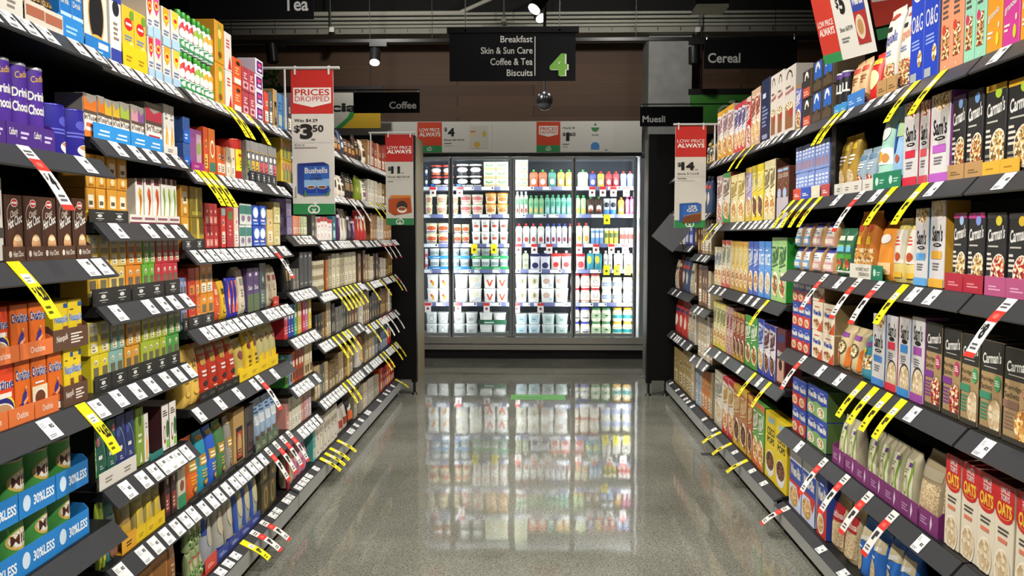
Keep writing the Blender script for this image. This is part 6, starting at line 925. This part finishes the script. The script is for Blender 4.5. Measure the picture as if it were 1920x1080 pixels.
fr(5, 797, 840, 2, 585, GT([R(.2, .2, .8, .7, '#dcdcd6'), ('A', .5, .45, .26, .04, .9, '#5a5a56')]), 'grey tub with ring print', 2); fr(5, 848, 895, 2, 585, GT([R(.15, .2, .85, .6, '#b8bab4'), LN(.25, .3, .75, .5, '#5a5c58', 2)]), 'grey tub with lined print', 2); fr(5, 898, 949, 2, 586, GT([R(.2, .3, .8, .7, '#e8e4dc')], '#dcdad2'), 'white tub in green tray', 2, .004)
h5 = (at_y(898, 586, FRO + .004).z - FZ[5] - .003) / 2 + .0002
ftray(897, 950, 1, 5, '#2f6a4a', None, '#1f4a34', 'lower dark green dairy tray', 0, .04); ftray(897, 950, 1, 5, '#2f6a4a', None, '#1f4a34', 'upper dark green dairy tray', h5, .05)
fr(5, 966, 1014, 2, 587, GT([R(.2, .2, .8, .75, '#a8c4c8'), LN(.3, .4, .7, .55, '#4a6a70', 2)], '#cfdcde'), 'pale blue tub', 2); fr(5, 1016, 1067, 2, 588, GT([R(.2, .2, .8, .75, '#a8bcb0'), LN(.3, .4, .7, .55, '#4a6050', 2)], '#c4d0ca'), 'pale sage tub', 2)
for a, b, l, D, cw in ((1070, 1108, '#3a3fb0', [R(.15, .35, .85, .5, '#c8c8d4'), R(.3, .25, .8, .32, '#2a2a4a')], 'blue'), (1110, 1148, '#3f8a4a', [R(.1, .25, .9, .6, '#a8c098'), E(.5, .45, .12, .05, '#2a3a2a')], 'green'), (1150, 1189, '#e0a82a', [R(0, .25, 1, .5, '#2f8a8a'), R(.2, .56, .8, .64, '#c8b070')], 'yellow')):
    fr(5, a, b, 2, 577, JAR('#e6e0c8', l, D), f'yoghurt jar with {cw} lid', 2)

# ------------------------------------------------------------------ end frames, hanging signs, lamps and ceiling
def top(name, parts, loc, label, cat, group=None):
    o = empty(name, loc, label, cat, group); l = Vector(loc)
    for pn, mb, lb in parts: mb.v = [tuple(Vector(v) - l) for v in mb.v]; mb.obj(pn, o, lb)
    return o
def bx(x0, y0, z0, x1, y1, z1, m, ch=0): b = MB(); b.box(min(x0, x1), y0, z0, max(x0, x1), y1, z1, m, ch); return b
for s, xi, cm, nm in ((-1, .97, '#a89c7c', 'pale timber'), (1, .935, '#6f7370', 'grey')):
    fts = []
    for x in (xi + .02, xi + .16): ft = MB(); ft.tube((s * x, 6.5, .02), (s * x, 6.5, .13), .011, M(DARK)); ft.tube((s * x, 6.5, 0), (s * x, 6.5, .02), .028, M(DARK), r2=.013); fts.append(('foot', ft, None))
    top('end_stand', [('back_panel', bx(s * xi, 6.475, .128, s * 2.15, 6.50, 2.14, M('#0a0a0a', .7, 0, None, .2)), None), ('post', bx(s * xi, 6.50, .1, s * (xi + .045), 6.56, 2.14, M(DARK, .4)), None),
     ('side_panel', bx(s * 1.068, 7.2, .0, s * 1.085, 7.68, 2.22, M(cm, .5)), f'{nm} side panel'), ('rear_panel', bx(s * 1.09, 7.19, .1, s * 2.15, 7.22, 2.15, M(BLACK, .5)), None), ('spine', bx(s * 1.2, 6.50, .1, s * 1.23, 7.19, 2.1, M(BLACK, .5)), None)] + fts, (s * xi, 6.5, 0), f'black aisle-end stand with {nm} side, {SIDE["L" if s < 0 else "R"]}', 'display stand')
WOOD = '#c9b083'
def plate(P, w, h): return lambda u, v, o: P + Vector(((u - .5) * w, -o, v * h))
LOWP = [R(0, .7, 1, 1, '#c9302a'), R(0, 0, 1, .075, '#2f8a50')] + apple(.5, .036, .16, .3, '#f2f2ee')
def price_sign(P, w, h, D, rod0, rod1, zr, label, base='#dcdad2'):
    b = MB(); b.box(P.x - w / 2, P.y, P.z, P.x + w / 2, P.y + .004, P.z + h, M(base, .4)); b.decal(plate(P, w, h), D)
    sx = 1.12 if P.x > 0 else -1.12; zs = 1.804 if P.x < 0 and P.y < 4 else 1.8075 if P.x < 0 else 1.789; rod0, rod1 = (rod0, min(rod1, 1.132)) if P.x > 0 else (max(rod0, -1.22), rod1)
    st = MB(); st.tube((sx, P.y + .002, zs), (sx, P.y + .002, zr), .005, M('#d0d0ce', .3)); 
    rd = MB(); rd.tube((rod0, P.y + .002, zr), (rod1, P.y + .002, zr), .0065, M('#d0d0ce', .3)); 
    hk = []
    for x in (P.x - w * .4, P.x + w * .4):
        m_ = MB(); m_.box(x - .004, P.y - .003, P.z + h - .02, x + .004, P.y + .0, zr + .009, M('#e0e0de', .25)); m_.box(x - .004, P.y + .0, zr + .0066, x + .004, P.y + .012, zr + .009, M('#e0e0de', .25)); hk.append(('clip', m_, None))
    return top('price_sign', [('panel', b, None), ('rod', rd, None), ('stem', st, None)] + hk, tuple(P), label, 'sign')
ARROW = [PG([(.05, .88), (.95, .88), (.95, .775), (.5, .745), (.05, .775)], '#efeee9'), T(.09, .825, .91, .87, 'PRICES', '#c9302a', .02), T(.09, .785, .91, .82, 'DROPPED', '#c9302a', .0)]
LOWT = [T(.06, .84, .94, .872, 'LOW PRICE', '#f2efe9', .0), T(.06, .79, .94, .832, 'ALWAYS', '#f2efe9', .035)]
BOXB = [PG([(.12, .15), (.28, .13), (.88, .135), (.88, .34), (.75, .365), (.13, .355)], '#23408f'), PG([(.28, .13), (.88, .135), (.88, .34), (.28, .335)], '#2d62b8'), PG([(.28, .24), (.88, .25), (.88, .2), (.28, .19)], '#8fb8e0'), PG([(.13, .355), (.75, .365), (.88, .345), (.28, .335)], '#1f2f7a'), T(.3, .285, .84, .325, 'Bushells', W, .02, .004), T(.46, .263, .68, .283, 'Blue', '#2a3a7a', 0, .004), T(.43, .24, .73, .26, 'LABEL', '#1f2a5a'),
  R(.34, .15, .55, .19, '#1f3a9a'), R(.6, .15, .82, .19, '#1f3a9a'), E(.445, .19, .105, .012, '#e8e0d8'), E(.445, .19, .09, .009, '#7a4a2a'), E(.71, .19, .11, .012, '#e8e0d8'), E(.71, .19, .095, .009, '#7a4a2a'), ('A', .31, .17, .05, .015, .3, '#1f3a9a'), ('A', .86, .17, .05, .015, .3, '#1f3a9a'), PG([(.28, .13), (.36, .13), (.3, .17)], '#4a8a3a'), PG([(.88, .135), (.8, .135), (.86, .17)], '#4a8a3a')]
Y1 = 3.575; P = at_y(589, 402, Y1)
price_sign(P, .191, .645, LOWP[:2] + ARROW + apple(.5, .036, .16, .3, '#f2f2ee') + [T(.07, .64, .62, .665, 'Was $4.29', INK, .01), T(.06, .565, .2, .62, '$', K, .02), T(.2, .525, .5, .63, '3', K, .05), T(.5, .575, .76, .622, '50', K, .02), T(.47, .517, .56, .528, 'ea', '#44444a'), R(.04, .502, .96, .504, '#b8b6ae'), T(.07, .478, .3, .49, '$7 per ea', '#33333a', .01), LN(.07, .464, .75, .474, '#8a8880', 1), LN(.06, .12, .09, .2, '#44444a', 5)] + BOXB, -1.219, -.872, P.z + .655, 'large prices dropped sign with blue tea box picture')
Y2 = 4.96; P = at_y(1293, 427, Y2)
UPG = [PG([(.16, .24), (.72, .25), (.86, .235), (.86, .06), (.72, .045), (.16, .06)], '#2a5aa8'), PG([(.26, .22), (.86, .235), (.86, .06), (.26, .045)], '#2f6abf'), PG([(.26, .1), (.86, .16), (.86, .06), (.26, .045)], '#7a4526'), T(.46, .19, .72, .22, 'UP&', W, .02, .006), T(.4, .155, .74, .188, 'GO', W, .03, .006), PG([(.3, .12), (.86, .15), (.86, .145), (.3, .115)], '#c98a50')]
price_sign(P, .191, .625, LOWP + LOWT + [T(.08, .6, .2, .645, '$', K, .02), T(.2, .57, .62, .65, '14', K, .05), T(.64, .572, .74, .58, 'ea', '#44444a'), T(.08, .525, .76, .545, 'Since 5/11/19', INK, .005), R(.04, .505, .96, .507, '#b8b6ae'), LN(.08, .485, .45, .495, '#55555a', 1), LN(.08, .465, .66, .472, '#a8a69e', 1)] + UPG, .885 - .02, 1.4, P.z + .637, 'low price always sign reading $14 on cereal side')
Y3 = 5.45; P = at_y(750, 422, Y3)
price_sign(P, .191, .62, [R(0, .7, 1, 1, '#b52a26'), R(0, 0, 1, .075, '#2f7a4a')] + apple(.5, .036, .16, .3, '#d8d8d2') + LOWT + [T(.08, .6, .2, .645, '$', K, .02), T(.2, .57, .52, .65, '11', K, .05), T(.56, .572, .66, .58, 'ea', '#44444a'), T(.08, .525, .86, .545, 'Since 30/10/18', INK, .005), R(.04, .505, .96, .507, '#b8b6ae'), LN(.08, .48, .4, .49, '#55555a', 1), PG([(.1, .29), (.9, .3), (.94, .14), (.3, .11), (.1, .15)], '#a8481f'), PG([(.1, .3), (.2, .33), (.92, .33), (.9, .3)], '#c9762c'), E(.58, .21, .2, .06, '#3a2a26'), E(.58, .17, .17, .035, '#e8dcd0'), E(.58, .18, .14, .02, '#8a4a2a')], -1.132, -.81, P.z + .632, 'low price always sign reading $11 on tea side', '#c2c0b8')
# black category signs on arms above the shelves
for txt, s, Y, px0, px1, yb, hh, tu, pos in (('Tea', -1, 3.3, 355, 588, 37, .16, (.76, .96), 'Tea sign hanging at top of photo above tea side'), ('Coffee', -1, 6.2, 663, 787, 212, .158, (.54, .95), 'Coffee sign above far tea side'), ('Cereal', 1, 4.4, 1320, 1494, 129, .155, (.04, .39), 'Cereal sign above cereal side'), ('Muesli', 1, 6.4, 1200, 1318, 237, .155, (.04, .4), 'Muesli sign above far cereal side')):
    a = at_y(px0, yb, Y); c = at_y(px1, yb, Y); z = a.z; b = bx(a.x, Y, z, c.x, Y + .008, z + hh, M('#08090b', .7, 0, None, .1)); le = MB(); S = plate(Vector(((a.x + c.x) / 2, Y, z)), c.x - a.x, hh)
    le.decal(S, [T(tu[0], .2, tu[1], .2 + .44 * (.8 if txt in ('Coffee', 'Tea') else .78), txt, '#b4b4b2', .02)], .0004)
    rd = MB(); rd.tube((s * 1.6, Y + .004, z + hh + .02), ((a.x if s > 0 else c.x), Y + .004, z + hh + .02), .005, M(DARK)); 
    pts = [('panel', b, None), ('lettering', le, None), ('arm', rd, None)]
    for x in (a.x + .015, c.x - .015): k_ = MB(); k_.tube((x, Y + .004, z + hh - .006), (x, Y + .004, z + hh + .026), .004, M('#c8c8c6', .25, .8)); pts.append(('hook', k_, None))
    ps = bx(s * 1.6, Y - .01, 2.132, s * 1.63, Y + .015, z + hh + .04, M(DARK, .4)); pts.append(('bracket', ps, None)); top('category_sign', pts, (s * 1.2, Y, z), f'black {pos}', 'sign')
# aisle sign
Y = 5.0; a = at_y(843, 152, Y); c = at_y(1079, 152, Y); z = a.z; hh = .33; b = bx(a.x, Y, z, c.x, Y + .015, z + hh - .035, M('#08080a', .8, 0, None, .08)); le = MB(); wd = c.x - a.x; S = plate(Vector(((a.x + c.x) / 2, Y, z)), wd, hh)
D = [T(u0, v, .66, v + hv, t, '#969692', .012) for t, u0, v, hv in (('Breakfast', .405, .71, .125), ('Skin & Sun Care', .25, .5, .125), ('Coffee & Tea', .325, .29, .13), ('Biscuits', .455, .085, .125))] + [R(.675, .09, .682, .82, '#969692'), T(.805, .08, .945, .49, '4', '#a8b09c', .06), T(.795, .09, .935, .5, '4', '#527c2c', .06)]
le.decal(S, D, .0004); rods = []
for x in (a.x + .1, c.x - .1): k_ = MB(); k_.tube((x, Y + .007, z + hh - .02), (x, Y + .007, 4.75), .003, M('#161616')); rods.append(('hanging_rod', k_, None)); k2 = MB(); k2.tube((x, Y - .004, z + hh - .022), (x, Y - .0005, z + hh - .022), .007, M('#b8b8b4', .3, .8), 12); rods.append(('bolt', k2, None))
top('aisle_sign', [('panel', b, None), ('lettering', le, None), ('top_bar', bx(a.x - .015, Y - .004, z + hh - .035, c.x + .02, Y + .02, z + hh + .0, M('#0a0a0b', .8, 0, None, .08)), None)] + rods, (0, Y, z), 'black hanging aisle sign with green number four', 'sign')
# dome camera
Y = 6.0; p = at_y(1021, 190, Y); d = MB(); d.lathe([(.005, .075), (.035, .07), (.058, .04), (.062, .0), (.058, -.02)], M('#151517', .25), 20); g = MB(); g.lathe([(.056, -.02), (.048, -.045), (.03, -.062), (.008, -.068)], M('#4a4c50', .1, .3), 20); st = MB(); st.tube((0, 0, .072), (0, 0, 4.75 - p.z), .012, M(DARK))
for q in (d, g, st): q.v = [(x + p.x, y + Y, zz + p.z) for x, y, zz in q.v]
top('dome_camera', [('housing', d, None), ('lens_dome', g, None), ('pole', st, None)], tuple(p), 'black dome security camera hanging below the aisle sign', 'camera')
# fridge header posters
def banner(px0, px1, D, label):
    yf = FR_Y - .064; a = at_y(px0, 288, yf); c = at_y(px1, 233, yf); b = bx(a.x, yf, 2.196, c.x, yf + .003, 2.51, M('#d9d7d0', .45)); b.decal(plate(Vector(((a.x + c.x) / 2, yf, 2.196)), c.x - a.x, .314), D); top('fridge_banner', [('poster', b, None)], (a.x, yf, 2.196), label, 'poster')
banner(783, 922, [R(0, .22, .33, 1, '#cf4526'), R(0, 0, .33, .22, '#2f8a50')] + apple(.16, .1, .04, 2.2, '#e8e8e2') + [T(.03, .68, .3, .8, 'LOW PRICE', '#f0ebe4'), T(.025, .52, .31, .66, 'ALWAYS', '#f0ebe4', .03), T(.36, .68, .4, .82, '$', K, .02), T(.41, .52, .5, .8, '4', K, .05), T(.36, .38, .63, .44, 'Since 26/10/16', INK), LN(.36, .28, .48, .33, '#55555a', 1), LN(.36, .2, .53, .23, '#a0a09a', 1), R(.7, .12, .95, .88, '#cfcbc2'), E(.75, .62, .05, .12, '#d8c8a0'), E(.9, .6, .025, .1, '#c8b04a'), E(.8, .25, .04, .1, '#d8b04a'), R(.71, .66, .78, .7, '#c86a6a')], 'white low price always banner above first fridge door')
banner(1006, 1150, [R(0, .22, .31, 1, '#c9452a'), R(0, 0, .31, .22, '#2f8a50')] + apple(.155, .1, .04, 2.2, '#e8e8e2') + [PG([(.03, .86), (.28, .86), (.28, .58), (.155, .5), (.03, .58)], '#e6e2da'), T(.045, .71, .27, .82, 'PRICES', '#c9452a', .02), T(.045, .6, .27, .69, 'DROPPED', '#c9452a'), T(.34, .75, .5, .82, 'Was $1.90', INK), T(.34, .52, .38, .64, '$', K, .02), T(.385, .36, .43, .64, '1', K, .05), T(.43, .52, .51, .64, '60', K, .02), LN(.34, .24, .45, .29, '#55555a', 1), LN(.34, .16, .46, .2, '#a0a09a', 1), PG([(.71, .8), (.82, .8), (.8, .7), (.765, .66), (.73, .7)], '#3f8a4a'), E(.765, .9, .014, .04, '#3f8a4a'), R(.71, .08, .82, .64, '#dddcd6'), T(.725, .52, .81, .6, 'kids', '#4a5a4a'), E(.765, .2, .055, .12, '#4a8acc'), R(.71, .08, .82, .2, '#4a8acc'), LN(.89, .05, .93, .08, '#55555a', 1)], 'white prices dropped banner above the fridge\'s middle doors')
# the tilted promotional cards above the cereal shelf
def quad_sign(name, c4, D, base, label, back=DARK, arm=1):
    bl, br, tr, tl = [Vector(c) for c in c4]; tr = br + tl - bl; n = (br - bl).cross(tl - bl).normalized()
    S = lambda u, v, o: (bl + (br - bl) * u) * (1 - v) + (tl + (tr - tl) * u) * v + n * o
    b = MB(); vs = [S(u, v, 0) for u, v in ((0, 0), (1, 0), (1, 1), (0, 1))] + [S(u, v, -.012) for u, v in ((0, 0), (1, 0), (1, 1), (0, 1))]
    b.add(vs[:4], [(0, 1, 2, 3)], M(base, .4)); b.add(vs, [(7, 6, 5, 4), (0, 4, 5, 1), (1, 5, 6, 2), (2, 6, 7, 3), (3, 7, 4, 0)], M(back, .4)); b.decal(S, D)
    st = MB(); m_ = (bl + br) / 2 - n * .02; st.tube(m_ + (tl - bl) * .3 - n * .001, (1.606, m_.y, 2.152), .004, M(DARK)) if arm else st.tube(tuple(br * .5 + tr * .5 - n * .006), (1.0935, 5.8, 1.225), .004, M(DARK)); return top(name, [('panel', b, None)] + [('support_arm', st, None)], tuple(bl), label, 'sign')
def P3(px, py, Y): return at_y(px, py, Y)
quad_sign('promotion_card', (P3(1547, 122, 3.05), P3(1645, 96, 2.8), P3(1605, -38, 2.73), P3(1517, -14, 2.98)), [R(0, .0, .36, 1, '#c8392c'), R(0, 0, .36, .13, '#2f8a50'), T(.03, .5, .33, .58, 'LOW PRICE', '#f0e8e0'), T(.03, .38, .33, .48, 'ALWAYS', '#f0e8e0', .03), T(.44, .66, .49, .8, '$', K, .02), T(.5, .58, .6, .86, '5', K, .05), T(.43, .36, .66, .42, 'Since 16/7/19', INK), LN(.43, .22, .6, .3, '#77777a', 2), R(.72, .14, .94, .92, '#a83030'), R(.72, .56, .94, .92, '#33439a'), T(.735, .64, .93, .78, 'Weet-Bix', W, .03), E(.81, .36, .08, .16, '#d8c4a8'), E(.81, .36, .05, .1, '#b88a58')], '#dddbd3', 'tilted white $5 low price card above cereal shelf')
quad_sign('promotion_board', (P3(1640, 78, 3.6), P3(1770, 40, 3.2), P3(1758, -60, 3.18), P3(1622, -30, 3.58)), [R(0, 0, 1, .22, '#2f7a48'), PG([(.06, .95), (.95, .95), (.95, .66), (.5, .56), (.06, .66)], '#dddbd3'), T(.12, .68, .9, .8, 'DROPPED', '#c8392c', .02), T(.12, .82, .9, .93, 'PRICES', '#c8392c', .02)], '#c0392c', 'red prices dropped board behind the $5 card')
# grey card poking out of the far cereal shelves
c4 = [at_y(px, py, yy) for px, py, yy in ((1222, 442, 5.82), (1261, 473, 5.8), (1268, 430, 5.8), (1257, 400, 5.82))]
quad_sign('shelf_card', c4, [], '#5f6164', 'blank grey card jutting out below the $14 sign', '#77797b', 0)
# big wall signs far behind
def wall_sign(px0, px1, y0, y1, Y, base, D, label, hang=True):
    a = at_y(px0, y1, Y); c = at_y(px1, y0, Y); w_, h_ = c.x - a.x, c.z - a.z; b = bx(a.x, Y, a.z, c.x, Y + .02, c.z, M(base, .5)); b.decal(plate(Vector(((a.x + c.x) / 2, Y, a.z)), w_, h_), D)
    t_ = bx(a.x - .02, Y - .002, c.z, c.x + .02, Y + .022, c.z + .06, M(BLACK, .5)); ps = [('panel', b, None), ('top_bar', t_, None)]
    for x in (a.x + .1, c.x - .1): k_ = MB(); k_.tube((x, Y + .01, c.z + .055), (x, Y + .01, 4.75), .003, M('#161616')); ps.append(('hanging_rod', k_, None))
    top('hanging_board', ps, tuple(a), label, 'sign')
wall_sign(500, 713, 173, 241, 8.0, '#c3c1b6', [PG([(.66, 0), (1, 0), (1, .48), (.78, .48), (.75, .3)], '#d0a82a'), PG([(.6, 0), (.66, 0), (.76, .3), (.78, .48), (.74, .48), (.71, .3)], '#2f8a40'), T(.24, .38, .84, .72, 'Special', K, .04)], 'white, green and yellow Special board behind the Coffee sign')
wall_sign(1294, 1470, 177, 236, 8.2, '#3f8a30', apple(.42, .45, .14, 3.0 * .86, '#b8c8b0'), 'green board with pale fruit mark behind cereal side')
hb = MB(); rr = random.Random(3)
for i in range(260):
    a_ = Vector((rr.uniform(-2.9, -2.25), 7.0 + rr.uniform(-.06, .06), 2.66 + rr.uniform(-.12, .1))); d_ = Vector((rr.uniform(-1, 1), rr.uniform(-.3, .3), rr.uniform(-.6, 1))).normalized() * rr.uniform(.04, .07); n_ = d_.cross(Vector((0, 1, .2))).normalized() * .014
    hb.add([a_, a_ + d_ * .5 + n_, a_ + d_, a_ + d_ * .5 - n_], [(0, 1, 2, 3)], rr.choice(('#2f6a2a', '#3f7a30', '#245a24')))
hc = MB(); hc.tube((-2.6, 7.0, 2.1), (-2.6, 7.0, 2.6), .03, M(DARK)); hc.box(-2.95, 6.9, 2.06, -2.2, 7.1, 2.12, M(DARK)); hc.tube((-2.6, 7.0, 0), (-2.6, 7.0, 2.07), .03, M(DARK))
top('foliage_display', [('foliage', hb, None), ('stand', hc, None)], (-2.6, 7, 2.1), 'green leafy plant display showing above blue tea boxes', 'plant')
# track and lamps
YT_ = 7.9; zt = at_y(1000, 75, YT_).z
tr = bx(-4.5, YT_ - .018, zt - .016, 4.5, YT_ + .018, zt + .016, M(BLACK, .4)); pts = [('rail', tr, None)]
for x in (-3, -1, 1, 3): k_ = MB(); k_.tube((x, YT_, zt + .015), (x, YT_, 4.75), .0035, M(DARK)); pts.append(('suspension_rod', k_, None))
top('lighting_track', pts, (0, YT_, zt), 'black lighting track crossing the aisle before the timber wall', 'track')
def lamp(px, py, Y, dirv, on, label, scale=1.0, ztop=None):
    p = at_y(px, py, Y); d_ = Vector(dirv).normalized(); L_, r_ = .16 * scale, .052 * scale; b = MB(); b.tube(p - d_ * L_ / 2, p + d_ * L_ / 2, r_, M('#1d1d1e', .4), 18); f = MB(); e = p + d_ * (L_ / 2 + .001)
    f.tube(e, e + d_ * .004, r_ * .88, glow('#fff4e0', 14, 'lamp_glow') if on else M('#26262a', .2), 18); ps = [('lamp_body', b, None), ('lens', f, None)]
    zt_ = ztop or zt; ad = bx(p.x - .05 * scale, Y - .02, zt_ - .055, p.x + .12 * scale, Y + .02, zt_ - .0165, M('#121213', .4)); ps.append(('adapter', ad, None)); k_ = MB(); k_.tube(p - d_ * L_ * .3, (p.x, Y, zt_ - .05), .012, M('#151516')); ps.append(('bracket', k_, None)); top('track_spotlight', ps, tuple(p), label, 'lamp')
    if on: spot(*(e + d_ * .03), *(e + d_ * 2), 6, 70)
lamp(510, 100, YT_, (.1, -.05, -1), False, 'unlit black spotlight on the track, nearest the tea side', 1.1); lamp(703, 105, YT_, (.05, -.55, -1), True, 'lit spotlight on the track left of the aisle sign', 1.0); lamp(1301, 104, YT_, (.02, 0, -1), False, 'unlit black spotlight on the track left of Cereal sign', 1.0)
lamp(1012, 3, 5.6, (-.45, -.35, -.7), True, 'lit upper spotlight of the pair above the aisle sign', .95, 3.25); lamp(1008, 22, 6.6, (.35, -.45, -.75), True, 'lit lower spotlight of the pair above the aisle sign', .95, 3.5)
for Y, z in ((5.6, 3.25), (6.6, 3.5)): b = MB(); b.box(-.6, Y - .018, z - .016, .8, Y + .018, z + .016, M(BLACK, .4)); q = [('rail', b, None)]; [q.append(('suspension_rod', (lambda m_: (m_.tube((x, Y, z + .015), (x, Y, 4.75), .0035, M(DARK)), m_)[1])(MB()), None)) for x in (-.4, .6)]; top('lighting_track', q, (0, Y, z), f'black lighting track above the aisle, {"nearer camera" if Y < 6 else "carrying the lower lit lamp"}', 'track')
# ceiling services: white pipes, perforated tray, struts
for i, (py, r_) in enumerate(((14, .022), (25, .016), (33, .016), (41, .016), (48, .017))):
    Y = 8.9; z = at_y(1000, py, Y).z; b = MB(); x0, x1 = (-6, 6)
    if i == 0: x0, x1 = -6, at_y(862, 20, Y).x; b.tube((x0, Y, z - .05), (x1, Y, z - .05), r_, M('#b8b6a9', .5), 12); b.tube((x1, Y, z - .05), (x1 + .42, Y, z + .13), r_, M('#b8b6a9', .5), 12)
    else: b.tube((x0, Y, z), (x1, Y, z), r_, M('#aeada1', .5), 12)
    o = b.obj('ceiling_pipe'); tag(o, ['white bent pipe, topmost of the ceiling pipes', 'second white pipe down along the ceiling', 'middle white pipe along the ceiling', 'fourth white pipe down along the ceiling', 'lowest white pipe, just above the perforated tray'][i], 'pipe')
for x in (-3.3, -1.6, 1.75, 3.4): pass
Y = 8.9; z = at_y(1000, 56, Y).z; b = bx(-6, Y - .05, z - .045, 6, Y + .45, z + .012, M('#8f8e82', .6)); sl = MB()
for i in range(48): x = -5.9 + i * .25; sl.box(x, Y - .053, z - .03, x + .012, Y - .0505, z + .008, '#3f3f3a')
top('cable_tray', [('channel', b, None), ('slot', sl, None)], (0, Y, z), 'grey slotted cable tray running below the white pipes', 'cable tray')
for px, q in ((600, -1), (938, 0), (1330, 1)):
    a = at_y(px - 22 * q + (0 if q else 6), 66 if q else 47, 8.6); c = at_y(px + 4 * q - (0 if q else 4), 30, 9.3); b = MB(); b.tube(a + Vector((0, 0, .06)), Vector((a.x + q * .18, 9.48, a.z + .16)), .035, M('#8f8f88', .4, .4), 4); k_ = MB(); k_.tube((a.x + q * .05, 8.75, a.z + .09), (a.x + q * .05, 8.75, 4.75), .008, M('#55554f'))
    top('ceiling_strut', [('channel', b, None), ('hanging_rod', k_, None)], (a.x, 8.6, a.z), {-1: 'grey ceiling strut near the Tea sign', 0: 'grey ceiling strut above the aisle sign', 1: 'grey ceiling strut above the Cereal sign'}[q], 'strut')
a = at_y(1331, 14, 6.8); b = bx(a.x - .14, 6.7, a.z, a.x + .14, 6.9, a.z + .12, M(DARK, .5)); f = bx(a.x - .13, 6.69, a.z - .03, a.x + .13, 6.91, a.z - .001, M('#d8d6cc', .5)); k_ = MB(); k_.tube((a.x, 6.8, a.z + .11), (a.x, 6.8, 4.75), .008, M(DARK)); top('ceiling_unit', [('housing', b, None), ('diffuser', f, None), ('hanging_rod', k_, None)], tuple(a), 'dark ceiling unit with white underside above the Cereal sign', 'fitting')
# floor sticker
p0, p1 = Vector((at_y(958, 748, 6.4).x, 6.3, 0)), Vector((at_y(1060, 748, 6.4).x, 6.5, 0)); b = MB(); b.box(p0.x, 6.30, .0005, p1.x, 6.50, .0012, M('#4f9a3a', .4)); b.decal(lambda u, v, o: Vector((p0.x + (p1.x - p0.x) * u, 6.3 + .2 * v, .0012 + o)), [LN(.12, .25, .9, .75, '#3a7a2c', 1)]); o = b.obj('floor_sticker'); tag(o, 'green rectangular sticker on the floor before the fridge', 'sticker')
b = MB(); b.box(1.02, 4.72, .0005, 1.12, 4.77, .0012, M('#3a3a38', .6)); tag(b.obj('floor_plate'), 'small dark plate in the floor by the cereal shelves', 'plate')
